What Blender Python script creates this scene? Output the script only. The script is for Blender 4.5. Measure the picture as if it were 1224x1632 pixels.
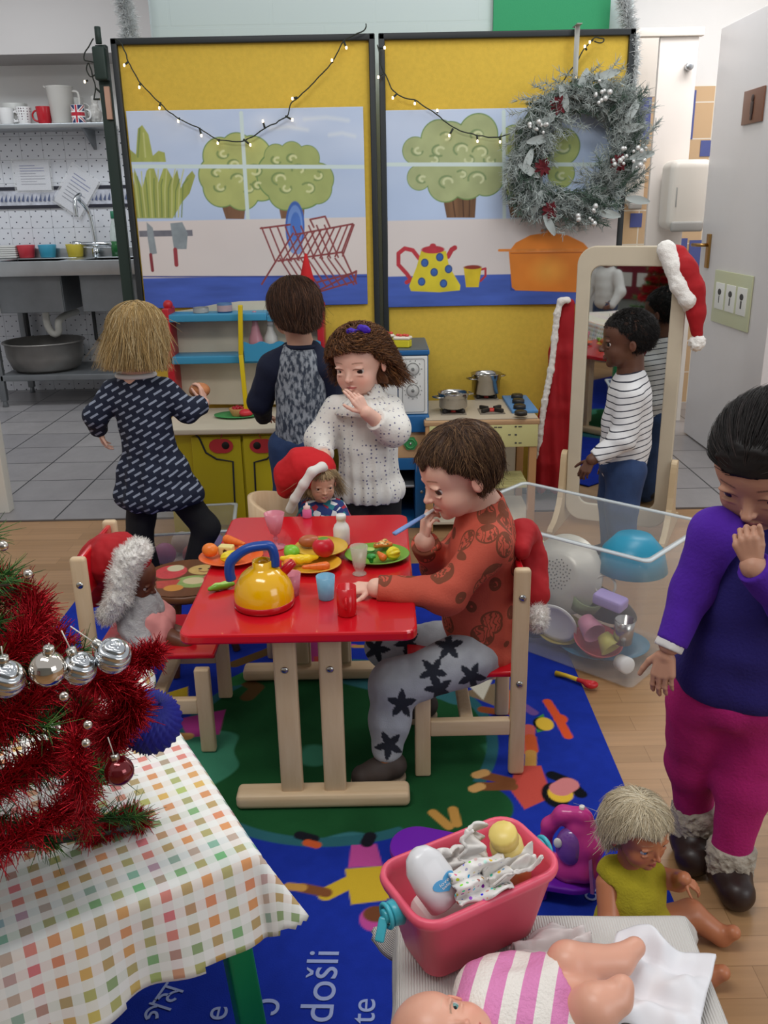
import bpy, math, random
import numpy as np
from mathutils import Vector, Matrix
random.seed(7); RNG = np.random.default_rng(7)
SC = bpy.context.scene
for _o in list(bpy.data.objects): bpy.data.objects.remove(_o)

# ------------------------------------------------------------------ camera
CAM_H = 1.25; F_PX = 1413.0; PITCH = math.radians(19.0); ROLL = math.radians(1.1)
cam_d = bpy.data.cameras.new('camera'); cam = bpy.data.objects.new('camera', cam_d)
SC.collection.objects.link(cam); SC.camera = cam
cam_d.sensor_fit = 'VERTICAL'; cam_d.sensor_height = 32.0; cam_d.lens = 32.0 * F_PX / 1632.0
cam.matrix_world = Matrix.Translation((0, 0, CAM_H)) @ Matrix.Rotation(math.pi/2 - PITCH, 4, 'X') @ Matrix.Rotation(-ROLL, 4, 'Z')
cam_d.clip_start = 0.02

def ray(px, py):
    u = (px-612)/F_PX; v = (py-816)/F_PX
    a = u*math.cos(ROLL) - v*math.sin(ROLL); b = u*math.sin(ROLL) + v*math.cos(ROLL)
    return np.array([a, math.cos(PITCH)-b*math.sin(PITCH), -math.sin(PITCH)-b*math.cos(PITCH)])
def atY(px, py, Y):
    d = ray(px, py); return np.array([0, 0, CAM_H]) + d*(Y/d[1])
def atZ(px, py, Z):
    d = ray(px, py); return np.array([0, 0, CAM_H]) + d*((Z-CAM_H)/d[2])

# ------------------------------------------------------------------ light
SC.view_settings.view_transform = 'Standard'; SC.view_settings.look = 'None'
SC.view_settings.gamma = 1.0; SC.view_settings.exposure = 0.0
SC.view_settings.use_curve_mapping = False
w = bpy.data.worlds.new('world'); SC.world = w; w.use_nodes = True
w.node_tree.nodes['Background'].inputs[0].default_value = (0.93, 0.96, 1.0, 1)
w.node_tree.nodes['Background'].inputs[1].default_value = 0.55
def area(name, loc, target, sx, sy, power, col=(1, 1, 1)):
    l = bpy.data.lights.new(name, 'AREA'); l.shape = 'RECTANGLE'; l.size = sx; l.size_y = sy
    l.energy = power; l.color = col
    o = bpy.data.objects.new(name, l); SC.collection.objects.link(o); o.location = loc
    o.rotation_euler = (Vector(target)-Vector(loc)).to_track_quat('-Z', 'Y').to_euler()
    return o
area('ceiling_light', (-0.6, 0.6, 3.0), (-0.3, 1.8, 0), 1.6, 0.5, 32, (1, .98, .95))
area('ceiling_light', (0.9, 2.6, 3.0), (0.6, 2.9, 0), 1.6, 0.5, 20, (1, .98, .95))
area('window_light', (3.2, -1.2, 2.0), (0, 2.4, 0.6), 2.2, 1.6, 40, (.93, .97, 1))
area('kitchen_light', (-2.2, 5.2, 2.7), (-2.2, 5.4, 0), 1.2, 0.5, 20, (.9, .96, 1))
area('washroom_light', (1.9, 4.6, 2.7), (1.9, 4.7, 0), 1.2, 0.6, 24, (1, .98, .97))

# ------------------------------------------------------------------ materials
def lin(c):
    if isinstance(c, str):
        c = c.lstrip('#'); c = [int(c[i:i+2], 16)/255 for i in (0, 2, 4)]
    return tuple((x/12.92 if x <= .04045 else ((x+.055)/1.055)**2.4) for x in c[:3])
_mats = {}
def mat(name, col='#888888', rough=.5, metal=0, spec=.5, bump=0, bscale=60, noise=0, nscale=8, trans=0, alpha=1, ior=1.45,
        emit=0, coat=0, sheen=0, vcol=False, sub=0, thin=False):
    if name in _mats: return _mats[name]
    m = bpy.data.materials.new(name); m.use_nodes = True; nt = m.node_tree; b = nt.nodes['Principled BSDF']
    c = lin(col)
    I = b.inputs
    I['Base Color'].default_value = (*c, 1); I['Roughness'].default_value = rough; I['Metallic'].default_value = metal
    I['Specular IOR Level'].default_value = spec; I['Transmission Weight'].default_value = trans; I['Alpha'].default_value = alpha
    I['IOR'].default_value = ior; I['Coat Weight'].default_value = coat; I['Sheen Weight'].default_value = sheen
    if sub: I['Subsurface Weight'].default_value = sub; I['Subsurface Radius'].default_value = (.012, .005, .003)
    if emit: I['Emission Color'].default_value = (*c, 1); I['Emission Strength'].default_value = emit
    src = None
    if vcol:
        a = nt.nodes.new('ShaderNodeVertexColor'); a.layer_name = 'Col'; src = a.outputs[0]
        nt.links.new(src, I['Base Color'])
    if noise or bump:
        tc = nt.nodes.new('ShaderNodeTexCoord')
    if noise:
        n = nt.nodes.new('ShaderNodeTexNoise'); n.inputs['Scale'].default_value = nscale; n.inputs['Detail'].default_value = 4
        nt.links.new(tc.outputs['Object'], n.inputs['Vector'])
        mr = nt.nodes.new('ShaderNodeMapRange'); mr.inputs[1].default_value = .3; mr.inputs[2].default_value = .7
        mr.inputs[3].default_value = 1-noise; mr.inputs[4].default_value = 1+noise
        nt.links.new(n.outputs['Fac'], mr.inputs[0])
        hs = nt.nodes.new('ShaderNodeHueSaturation'); hs.inputs['Color'].default_value = (*c, 1)
        if src: nt.links.new(src, hs.inputs['Color'])
        nt.links.new(mr.outputs[0], hs.inputs['Value']); nt.links.new(hs.outputs[0], I['Base Color'])
    if bump:
        n = nt.nodes.new('ShaderNodeTexNoise'); n.inputs['Scale'].default_value = bscale; n.inputs['Detail'].default_value = 3
        nt.links.new(tc.outputs['Object'], n.inputs['Vector'])
        bp = nt.nodes.new('ShaderNodeBump'); bp.inputs['Strength'].default_value = bump; bp.inputs['Distance'].default_value = .004
        nt.links.new(n.outputs['Fac'], bp.inputs['Height']); nt.links.new(bp.outputs[0], I['Normal'])
    _mats[name] = m; return m
class NG:
    """tiny node helper on top of a mat()"""
    def __init__(s, m): s.m = m; s.nt = m.node_tree; s.b = s.nt.nodes['Principled BSDF']
    def n(s, t, **k):
        x = s.nt.nodes.new('ShaderNode'+t)
        for a, v in k.items():
            if a.startswith('i_'):
                x.inputs[int(a[2:]) if a[2:].isdigit() else a[2:].replace('_', ' ')].default_value = v
            else: setattr(x, a, v)
        return x
    def l(s, a, b): s.nt.links.new(a, b)
    def coord(s, scale=(1, 1, 1), rot=(0, 0, 0), which='Object'):
        tc = s.n('TexCoord'); mp = s.n('Mapping'); mp.inputs['Scale'].default_value = scale; mp.inputs['Rotation'].default_value = rot
        s.l(tc.outputs[which], mp.inputs['Vector']); return mp.outputs[0]
    def math(s, op, a, b=None, c=None):
        x = s.n('Math', operation=op)
        for i, v in enumerate((a, b, c)):
            if v is None: continue
            if hasattr(v, 'links'): s.l(v, x.inputs[i])
            else: x.inputs[i].default_value = v
        return x.outputs[0]
    def mix(s, f, a, b):
        x = s.n('Mix', data_type='RGBA')
        for sock, v in ((x.inputs[0], f), (x.inputs[6], a), (x.inputs[7], b)):
            if hasattr(v, 'links'): s.l(v, sock)
            elif isinstance(v, (int, float)): sock.default_value = v
            else: sock.default_value = (*lin(v), 1)
        return x.outputs[2]
    def base(s, o): s.l(o, s.b.inputs['Base Color'])
    def bump(s, h, st=.3, d=.004):
        bp = s.n('Bump', i_Strength=st, i_Distance=d); s.l(h, bp.inputs['Height']); s.l(bp.outputs[0], s.b.inputs['Normal'])

# ------------------------------------------------------------------ objects
def link(o, parent=None):
    SC.collection.objects.link(o)
    if parent is not None: o.parent = parent
    return o
def tag(o, label=None, cat=None, group=None, kind=None):
    if label: o['label'] = label
    if cat: o['category'] = cat
    if group: o['group'] = group
    if kind: o['kind'] = kind
    return o
def thing(name, label, cat, loc=(0, 0, 0), rz=0, group=None, rot=None):
    o = bpy.data.objects.new(name, None); o.empty_display_size = .05
    SC.collection.objects.link(o); o.location = [float(v) for v in loc]
    o.rotation_euler = rot if rot is not None else (0, 0, rz)
    return tag(o, label, cat, group)
def copy_tree(o, parent=None, label=None, loc=None, rz=None):
    c = o.copy(); SC.collection.objects.link(c)
    if parent is not None: c.parent = parent
    if label: c['label'] = label
    if loc is not None: c.location = [float(v) for v in loc]
    if rz is not None: c.rotation_euler = (0, 0, rz)
    for ch in list(o.children): copy_tree(ch, c)
    return c
def T(x=0, y=0, z=0): return Matrix.Translation((float(x), float(y), float(z)))
def R(a, ax='Z'): return Matrix.Rotation(a, 4, ax)
def S(x, y, z): return Matrix.Diagonal((x, y, z, 1))
def frame(o, zdir, xdir=None):
    """matrix whose z axis is zdir at origin o"""
    z = Vector([float(v) for v in zdir]).normalized()
    x = Vector([float(v) for v in xdir]) if xdir is not None else (Vector((1, 0, 0)) if abs(z.x) < .9 else Vector((0, 1, 0)))
    y = z.cross(x).normalized(); x = y.cross(z).normalized()
    m = Matrix((x, y, z)).transposed().to_4x4(); m.translation = Vector([float(v) for v in o]); return m

class MB:
    def __init__(s): s.v = []; s.f = []; s.mi = []; s.sm = []; s.mats = []; s.c = []; s.n = 0; s.M = Matrix.Identity(4)
    def _m(s, m):
        if m is None: return 0
        if m not in s.mats: s.mats.append(m)
        return s.mats.index(m)
    def raw(s, V, Fc, m=None, smooth=True, M=None, col=None):
        V = np.asarray(V, float).reshape(-1, 3)
        mm = np.array(s.M @ M if M is not None else s.M)
        V = V @ mm[:3, :3].T + mm[:3, 3]
        s.v.append(V); k = s._m(m)
        for f in Fc: s.f.append(tuple(int(i)+s.n for i in f))
        s.mi += [k]*len(Fc); s.sm += [smooth]*len(Fc)
        cc = np.ones((len(V), 4)); 
        if col is not None: cc[:, :3] = lin(col) if isinstance(col, (str, tuple)) else col
        s.c.append(cc); s.n += len(V); return s
    def box(s, c, d, m=None, bev=0.0, M=None, col=None, seg=2):
        x, y, z = [v/2 for v in d]; b = min(bev, x*.98, y*.98, z*.98)
        if b <= 0:
            V = [(i*x, j*y, k*z) for i in (-1, 1) for j in (-1, 1) for k in (-1, 1)]
            Fc = [(0, 1, 3, 2), (4, 6, 7, 5), (0, 4, 5, 1), (2, 3, 7, 6), (0, 2, 6, 4), (1, 5, 7, 3)]
            sm = False
        else:   # rounded box: sphere grid pushed out to the corners
            n = seg*2+2; a = []
            for i in range(n):
                t = i/(n-1) if n > 1 else 0
                a.append(t)
            V = []; idx = {}; Fc = []
            def pt(p):
                q = [0, 0, 0]
                core = (x-b, y-b, z-b)
                cc = [math.copysign(core[i], p[i]) if abs(p[i]) > 1e-9 else 0 for i in range(3)]
                L = math.sqrt(sum(v*v for v in p))
                return [cc[i] + p[i]/L*b for i in range(3)]
            g = []
            for i in range(seg+1): g.append(-1 + i/seg*0.999999)
            g = [-(math.tan(math.pi/4*(1-i/seg))) - 1e-6 for i in range(seg+1)]
            g = g + [-v for v in reversed(g)]
            K = len(g)
            for ax in range(3):
                for sg in (-1, 1):
                    base = len(V)
                    for i in range(K):
                        for j in range(K):
                            p = [0, 0, 0]; p[ax] = sg; p[(ax+1) % 3] = g[i]; p[(ax+2) % 3] = g[j]
                            V.append(pt(p))
                    for i in range(K-1):
                        for j in range(K-1):
                            q = (base+i*K+j, base+(i+1)*K+j, base+(i+1)*K+j+1, base+i*K+j+1)
                            Fc.append(q if sg > 0 else q[::-1])
            sm = True
        MM = T(*c) @ (M if M is not None else Matrix.Identity(4))
        return s.raw(V, Fc, m, sm, MM, col)
    def bar(s, a, b, w, d, m=None, bev=.004, up=(0, 0, 1), col=None):
        a = Vector([float(v) for v in a]); b = Vector([float(v) for v in b]); L = (b-a).length
        return s.box((0, 0, 0), (w, d, L), m, bev, None, col) if L == 0 else s._bar(a, b, L, w, d, m, bev, up, col)
    def _bar(s, a, b, L, w, d, m, bev, up, col):
        z = (b-a)/L; u = Vector(up)
        if abs(z.dot(u)) > .95: u = Vector((0, 1, 0))
        x = u.cross(z).normalized(); y = z.cross(x)
        MM = Matrix((x, y, z)).transposed().to_4x4(); MM.translation = (a+b)/2
        old = s.M; s.M = old @ MM; s.box((0, 0, 0), (w, d, L), m, bev, None, col); s.M = old; return s
    def lathe(s, prof, n=32, m=None, M=None, smooth=True, closed=False, col=None, sx=1, sy=1):
        V = []; Fc = []; k = len(prof)
        for i in range(n):
            a = 2*math.pi*i/n; ca, sa = math.cos(a)*sx, math.sin(a)*sy
            V += [(max(r, 1e-5)*ca, max(r, 1e-5)*sa, z) for r, z in prof]
        for i in range(n):
            j = (i+1) % n
            for q in range(k-1 if not closed else k):
                q2 = (q+1) % k
                Fc.append((i*k+q, j*k+q, j*k+q2, i*k+q2))
        return s.raw(V, Fc, m, smooth, M, col)
    def cyl(s, a, b, r, r2=None, n=24, m=None, col=None):
        a = np.array(a, float); b = np.array(b, float); L = float(np.linalg.norm(b-a)); r2 = r if r2 is None else r2
        e = min(r, r2)*.08
        return s.lathe([(0, 0), (r-e, 0), (r, e), (r2, L-e), (r2-e, L), (0, L)], n, m, frame(a, b-a), True, False, col)
    def sph(s, c, r, m=None, n=24, col=None, M=None):
        r = (r, r, r) if isinstance(r, (int, float)) else r
        k = max(6, n//2); prof = [(math.sin(math.pi*i/k), -math.cos(math.pi*i/k)) for i in range(k+1)]
        MM = T(*c) @ (M if M is not None else Matrix.Identity(4)) @ S(*r)
        return s.lathe(prof, n, m, MM, True, False, col)
    def tube(s, pts, r, n=8, m=None, caps=True, col=None, flat=None, M=None):
        P = np.array([[float(q) for q in p] for p in pts]); k = len(P)
        rr = np.full(k, r) if np.isscalar(r) else np.array(r, float)
        Tn = np.gradient(P, axis=0); Tn /= np.linalg.norm(Tn, axis=1, keepdims=True)+1e-12
        u = np.cross(Tn[0], [0, 0, 1.]);
        if np.linalg.norm(u) < 1e-3: u = np.array([1., 0, 0])
        u /= np.linalg.norm(u); V = []; Fc = []
        for i in range(k):
            u = u - Tn[i]*(u@Tn[i]); u /= np.linalg.norm(u)+1e-12; v = np.cross(Tn[i], u)
            for j in range(n):
                a = 2*math.pi*j/n; fl = 1 if flat is None else flat
                V.append(P[i] + rr[i]*(u*math.cos(a) + v*fl*math.sin(a)))
        for i in range(k-1):
            for j in range(n):
                j2 = (j+1) % n; Fc.append((i*n+j, i*n+j2, (i+1)*n+j2, (i+1)*n+j))
        if caps: Fc += [tuple(range(n))[::-1], tuple((k-1)*n+j for j in range(n))]
        return s.raw(V, Fc, m, True, M, col)
    def prism(s, poly, z0, z1, m=None, M=None, col=None, smooth=False):
        n = len(poly); V = [(p[0], p[1], z0) for p in poly] + [(p[0], p[1], z1) for p in poly]
        Fc = [tuple(range(n))[::-1], tuple(range(n, 2*n))] + [(i, (i+1) % n, n+(i+1) % n, n+i) for i in range(n)]
        return s.raw(V, Fc, m, smooth, M, col)
    def torus(s, c, R_, r, n=32, k=10, m=None, M=None, col=None, arc=2*math.pi):
        closed = arc >= 2*math.pi-1e-6; N = n if closed else n+1
        V = []; Fc = []
        for i in range(N):
            a = arc*i/n
            for j in range(k):
                b = 2*math.pi*j/k; rr = R_+r*math.cos(b); V.append((rr*math.cos(a), rr*math.sin(a), r*math.sin(b)))
        for i in range(n):
            i2 = (i+1) % N
            for j in range(k):
                j2 = (j+1) % k; Fc.append((i*k+j, i2*k+j, i2*k+j2, i*k+j2))
        return s.raw(V, Fc, m, True, T(*c) @ (M if M is not None else Matrix.Identity(4)), col)
    def build(s, name, m=None, parent=None, loc=None, label=None, vcol=False, auto=None):
        V = np.concatenate(s.v) if s.v else np.zeros((0, 3))
        me = bpy.data.meshes.new(name); me.from_pydata(V.tolist(), [], s.f)
        ms = s.mats if s.mats else [m]
        for x in ms:
            if x is not None: me.materials.append(x)
        me.polygons.foreach_set('material_index', s.mi)
        me.polygons.foreach_set('use_smooth', s.sm)
        if vcol:
            at = me.color_attributes.new('Col', 'FLOAT_COLOR', 'POINT'); at.data.foreach_set('color', np.concatenate(s.c).astype(np.float32).ravel())
        if auto:
            try: me.set_sharp_from_angle(angle=math.radians(auto))
            except Exception: pass
        me.update(); o = bpy.data.objects.new(name, me); link(o, parent)
        if loc is not None: o.location = [float(v) for v in loc]
        if label: o['label'] = label
        return o
def rrect(w, h, r, n=6):
    P = []
    for cx, cy, a0 in ((w/2-r, h/2-r, 0), (-w/2+r, h/2-r, 90), (-w/2+r, -h/2+r, 180), (w/2-r, -h/2+r, 270)):
        for i in range(n+1):
            a = math.radians(a0+90*i/n); P.append((cx+r*math.cos(a), cy+r*math.sin(a)))
    return P
def smoothpath(pts, n=8):
    P = np.array([[float(v) for v in p] for p in pts]); k = len(P); out = []
    for i in range(k-1):
        p0 = P[max(i-1, 0)]; p1 = P[i]; p2 = P[i+1]; p3 = P[min(i+2, k-1)]
        for t in np.arange(n)/n:
            out.append(.5*((2*p1)+(-p0+p2)*t+(2*p0-5*p1+4*p2-p3)*t*t+(-p0+3*p1-3*p2+p3)*t**3))
    out.append(P[-1]); return np.array(out)

# ------------------------------------------------------------------ noise
def _h(i, j, k, seed):
    n = (i*374761393 + j*668265263 + k*2147483647 + seed*974711) & 0xffffffff
    n = ((n ^ (n >> 13))*1274126177) & 0xffffffff
    return ((n ^ (n >> 16)) & 0xffff)/65535.0*2-1
def vnoise(P, seed=0):
    P = np.asarray(P, np.float64); I = np.floor(P).astype(np.int64); f = P-I; u = f*f*(3-2*f)
    r = 0
    for a in (0, 1):
        for b in (0, 1):
            for c in (0, 1):
                wgt = (u[..., 0] if a else 1-u[..., 0])*(u[..., 1] if b else 1-u[..., 1])*(u[..., 2] if c else 1-u[..., 2])
                r = r + wgt*_h(I[..., 0]+a, I[..., 1]+b, I[..., 2]+c, seed)
    return r
def fbm(P, o=3, seed=0):
    P = np.asarray(P, np.float64)
    return sum(vnoise(P*2**i, seed+i)/2**i for i in range(o))

# ------------------------------------------------------------------ implicit surfaces
class SDF:
    def __init__(s, k=.012): s.p = []; s.k = k
    def cap(s, a, b, r1, r2=None, k=None, sub=False, flat=None):
        s.p.append(('c', np.array(a, float), np.array(b, float), r1, r1 if r2 is None else r2, s.k if k is None else k, sub, flat)); return s
    def chain(s, pts, rs, k=None):
        for i in range(len(pts)-1): s.cap(pts[i], pts[i+1], rs[i], rs[i+1], k)
        return s
    def ell(s, c, r, R3=None, k=None, sub=False):
        s.p.append(('e', np.array(c, float), np.array(r, float), np.eye(3) if R3 is None else np.array(R3, float), None, s.k if k is None else k, sub, None)); return s
    def box(s, c, h, rad, R3=None, k=None, sub=False):
        s.p.append(('b', np.array(c, float), np.array(h, float), np.eye(3) if R3 is None else np.array(R3, float), rad, s.k if k is None else k, sub, None)); return s
    def bounds(s, q):
        if q[0] == 'c':
            r = max(q[3], q[4]); return np.minimum(q[1], q[2])-r, np.maximum(q[1], q[2])+r
        e = np.abs(q[3]) @ (q[2]+(q[4] or 0)); return q[1]-e, q[1]+e
    def ev(s, q, X):
        if q[0] == 'c':
            a, b = q[1], q[2]; ab = b-a; L = ab@ab+1e-12
            t = np.clip(((X-a)@ab)/L, 0, 1); d = np.linalg.norm(X-a-t[..., None]*ab, axis=-1)
            return d-(q[3]+(q[4]-q[3])*t)
        Y = (X-q[1]) @ q[3]
        if q[0] == 'e':
            k0 = np.linalg.norm(Y/q[2], axis=-1); k1 = np.linalg.norm(Y/q[2]**2, axis=-1)
            return k0*(k0-1)/(k1+1e-9)
        D = np.abs(Y)-q[2]
        return np.linalg.norm(np.maximum(D, 0), axis=-1)+np.minimum(D.max(-1), 0)-q[4]
    def mesh(s, h=.004, disp=None, clip=None, noiseamp=.006):
        """returns V,F (quads). clip: fn(X)->d, surface kept where d<0"""
        B = [s.bounds(q) for q in s.p if not q[6]]
        lo = np.min([b[0] for b in B], 0)-.012-h*2-noiseamp; hi = np.max([b[1] for b in B], 0)+.012+h*2+noiseamp
        n = np.ceil((hi-lo)/h).astype(int)+1
        D = np.full(n, .05, np.float32)
        for q in s.p:
            b0, b1 = s.bounds(q); k = q[5]; mg = k+3*h+noiseamp
            i0 = np.maximum(np.floor((b0-mg-lo)/h).astype(int), 0); i1 = np.minimum(np.ceil((b1+mg-lo)/h).astype(int)+1, n)
            if (i1 <= i0).any(): continue
            g = np.stack(np.meshgrid(*[lo[a]+h*np.arange(i0[a], i1[a]) for a in range(3)], indexing='ij'), -1)
            d = s.ev(q, g).astype(np.float32); sl = tuple(slice(i0[a], i1[a]) for a in range(3)); A = D[sl]
            if q[6]:
                d = -d; hh = np.maximum(k-np.abs(A-d), 0)/max(k, 1e-6); D[sl] = np.maximum(A, d)+hh*hh*k*.25
            else:
                hh = np.maximum(k-np.abs(A-d), 0)/max(k, 1e-6); D[sl] = np.minimum(A, d)-hh*hh*k*.25
        if disp or clip:
            # only near the surface
            idx = np.where(np.abs(D) < .03); X = lo+h*np.stack(idx, -1)
            v = D[idx]
            if disp: v = v+disp(X)
            if clip: v = np.maximum(v, clip(X))
            D[idx] = v
            if clip:
                idx = np.where(D <= -.03); X = lo+h*np.stack(idx, -1); D[idx] = np.maximum(D[idx], clip(X))
        return nets(D, lo, h)
def nets(D, lo, h):
    ins = D < 0; n = np.array(D.shape)
    c = np.zeros(n-1, np.int8)
    for a in (0, 1):
        for b in (0, 1):
            for e in (0, 1): c += ins[a:n[0]-1+a, b:n[1]-1+b, e:n[2]-1+e]
    I = np.stack(np.where((c > 0) & (c < 8)), -1)
    if not len(I): return np.zeros((0, 3)), np.zeros((0, 4), int)
    cid = np.full(n-1, -1, np.int64); cid[tuple(I.T)] = np.arange(len(I))
    acc = np.zeros((len(I), 3)); cnt = np.zeros(len(I))
    offs = np.array([(a, b, e) for a in (0, 1) for b in (0, 1) for e in (0, 1)])
    for p in offs:
        for ax in range(3):
            if p[ax]: continue
            q = p.copy(); q[ax] = 1
            v0 = D[tuple((I+p).T)]; v1 = D[tuple((I+q).T)]; mk = (v0 < 0) != (v1 < 0)
            t = np.where(mk, v0/(v0-v1+1e-20), 0)
            pt = p + t[:, None]*(q-p); acc += np.where(mk[:, None], pt, 0); cnt += mk
    V = lo+h*(I+acc/np.maximum(cnt, 1)[:, None]); Fs = []
    for ax in range(3):
        sl0 = [slice(None)]*3; sl1 = [slice(None)]*3; sl0[ax] = slice(0, -1); sl1[ax] = slice(1, None)
        A = ins[tuple(sl0)]; Bq = ins[tuple(sl1)]; E = np.stack(np.where(A != Bq), -1)
        u, w_ = (ax+1) % 3, (ax+2) % 3
        E = E[(E[:, u] > 0) & (E[:, w_] > 0) & (E[:, u] < n[u]-1) & (E[:, w_] < n[w_]-1)]
        if not len(E): continue
        fl = A[tuple(E.T)]
        def g(du, dw):
            q = E.copy(); q[:, u] -= du; q[:, w_] -= dw; return cid[tuple(q.T)]
        Q = np.stack([g(1, 1), g(0, 1), g(0, 0), g(1, 0)], -1)
        Q = np.where(fl[:, None], Q, Q[:, ::-1]); Fs.append(Q[(Q >= 0).all(1)])
    return V, np.concatenate(Fs)
def relax(V, Fq, it=1, lam=.5):
    for _ in range(it):
        acc = np.zeros_like(V); cnt = np.zeros(len(V))
        for i in range(4):
            a = Fq[:, i]; b = Fq[:, (i+1) % 4]
            np.add.at(acc, a, V[b]); np.add.at(cnt, a, 1); np.add.at(acc, b, V[a]); np.add.at(cnt, b, 1)
        V = V+(acc/np.maximum(cnt, 1)[:, None]-V)*lam
    return V
def mkmesh(name, parts, m, parent=None, colfn=None, label=None):
    """parts: list of (V,F) quads -> one object"""
    Vs = []; Fs = []; n = 0
    for V, Fq in parts:
        Vs.append(V); Fs.append(Fq+n); n += len(V)
    V = np.concatenate(Vs); Fq = np.concatenate(Fs)
    me = bpy.data.meshes.new(name); me.vertices.add(len(V)); me.vertices.foreach_set('co', V.astype(np.float32).ravel())
    me.loops.add(Fq.size); me.loops.foreach_set('vertex_index', Fq.astype(np.int32).ravel())
    me.polygons.add(len(Fq)); me.polygons.foreach_set('loop_start', np.arange(0, Fq.size, Fq.shape[1], dtype=np.int32))
    me.polygons.foreach_set('use_smooth', np.ones(len(Fq), bool))
    me.update(calc_edges=True); me.validate()
    me.materials.append(m)
    if colfn:
        C = np.ones((len(V), 4), np.float32); C[:, :3] = colfn(V)
        at = me.color_attributes.new('Col', 'FLOAT_COLOR', 'POINT'); at.data.foreach_set('color', C.ravel())
    o = bpy.data.objects.new(name, me); link(o, parent)
    if label: o['label'] = label
    return o
def origin_to(o, p):
    """move an object's origin to p without moving its mesh"""
    p = np.array(p, float); me = o.data; n = len(me.vertices); a = np.empty(n*3, np.float32)
    me.vertices.foreach_get('co', a); a = a.reshape(-1, 3)-p.astype(np.float32); me.vertices.foreach_set('co', a.ravel()); me.update()
    o.location = p
# ------------------------------------------------------------------ painted surfaces (colour laid on a fine vertex grid)
class Paint:
    def __init__(s, W, H, nx, ny, bg):   # W,H in metres; painting coords: x 0..1, y 0..1 (y down)
        s.W, s.H, s.nx, s.ny = W, H, nx, ny
        s.X, s.Y = np.meshgrid(np.linspace(0, 1, nx), np.linspace(0, 1, ny)); s.asp = W/H
        s.C = np.ones((ny, nx, 3))*np.array(lin(bg))
    def noise(s, f, seed=0, fy=None): return fbm(np.stack([s.X*f*s.asp, s.Y*(fy or f), s.X*0+seed], -1), 3, seed)
    def put(s, a, col, var=0, f=30, seed=0, fy=None):
        c = np.array(lin(col))*np.ones_like(s.C)
        if var: c = c*(1+var*s.noise(f, seed, fy))[..., None]
        a = np.clip(a, 0, 1)[..., None]; s.C = s.C*(1-a)+np.clip(c, 0, 1)*a; return s
    def e(s): return 1.0/s.nx
    def ell(s, cx, cy, rx, ry, rot=0):
        x = (s.X-cx)*s.asp; y = s.Y-cy; ca, sa = math.cos(rot), math.sin(rot); x, y = x*ca+y*sa, -x*sa+y*ca
        d = np.sqrt((x/(rx*s.asp))**2+(y/ry)**2); return (1-d)*min(rx*s.asp, ry)*s.ny*.9+.5
    def rect(s, x0, y0, x1, y1):
        return np.minimum(np.minimum(s.X-x0, x1-s.X)*s.nx, np.minimum(s.Y-y0, y1-s.Y)*s.ny)+.5
    def poly(s, pts):
        P = np.array(pts, float); ins = np.zeros_like(s.X, bool); n = len(P); dm = np.full_like(s.X, 9.)
        for i in range(n):
            x0, y0 = P[i]; x1, y1 = P[(i+1) % n]
            c = ((y0 > s.Y) != (y1 > s.Y)) & (s.X < (x1-x0)*(s.Y-y0)/((y1-y0) or 1e-9)+x0); ins ^= c
            dm = np.minimum(dm, s._seg(x0, y0, x1, y1))
        return np.where(ins, dm, -dm)*s.ny+.5
    def _seg(s, x0, y0, x1, y1):
        ax, ay = x0*s.asp, y0; bx, by = x1*s.asp, y1; X = s.X*s.asp; dx, dy = bx-ax, by-ay
        t = np.clip(((X-ax)*dx+(s.Y-ay)*dy)/(dx*dx+dy*dy+1e-12), 0, 1)
        return np.hypot(X-ax-t*dx, s.Y-ay-t*dy)
    def line(s, pts, w_):
        d = np.full_like(s.X, 9.)
        for i in range(len(pts)-1): d = np.minimum(d, s._seg(*pts[i], *pts[i+1]))
        return (w_/2-d)*s.ny+.5
    def build(s, name, m, parent=None, zfn=None, mask=None, label=None):
        """grid in local X (right) / Z (up); origin lower left"""
        V = np.stack([s.X*s.W, s.X*0, (1-s.Y)*s.H], -1).reshape(-1, 3)
        if zfn: V[:, 1] = zfn(s.X, s.Y).ravel()
        i = np.arange((s.ny-1)*s.nx).reshape(s.ny-1, s.nx)[:, :-1]
        Fq = np.stack([i+s.nx, i+s.nx+1, i+1, i], -1)
        if mask is not None: Fq = Fq[mask[:-1, :-1]]
        Fq = Fq.reshape(-1, 4)
        C = s.C.reshape(-1, 3)
        o = mkmesh(name, [(V, Fq)], m, parent, lambda V: C, label); return o
def textmesh(mb, txt, size, M, m=None, ext=.0006, col=None):
    cu = bpy.data.curves.new('t', 'FONT'); cu.body = txt; cu.size = size; cu.extrude = ext; cu.align_x = 'CENTER'; cu.align_y = 'CENTER'
    o = bpy.data.objects.new('t', cu); SC.collection.objects.link(o)
    dg = bpy.context.evaluated_depsgraph_get(); me = bpy.data.meshes.new_from_object(o.evaluated_get(dg))
    V = [tuple(v.co) for v in me.vertices]; Fc = [tuple(p.vertices) for p in me.polygons]
    bpy.data.objects.remove(o); bpy.data.curves.remove(cu); bpy.data.meshes.remove(me)
    if V: mb.raw(V, Fc, m, False, M, col)
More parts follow.
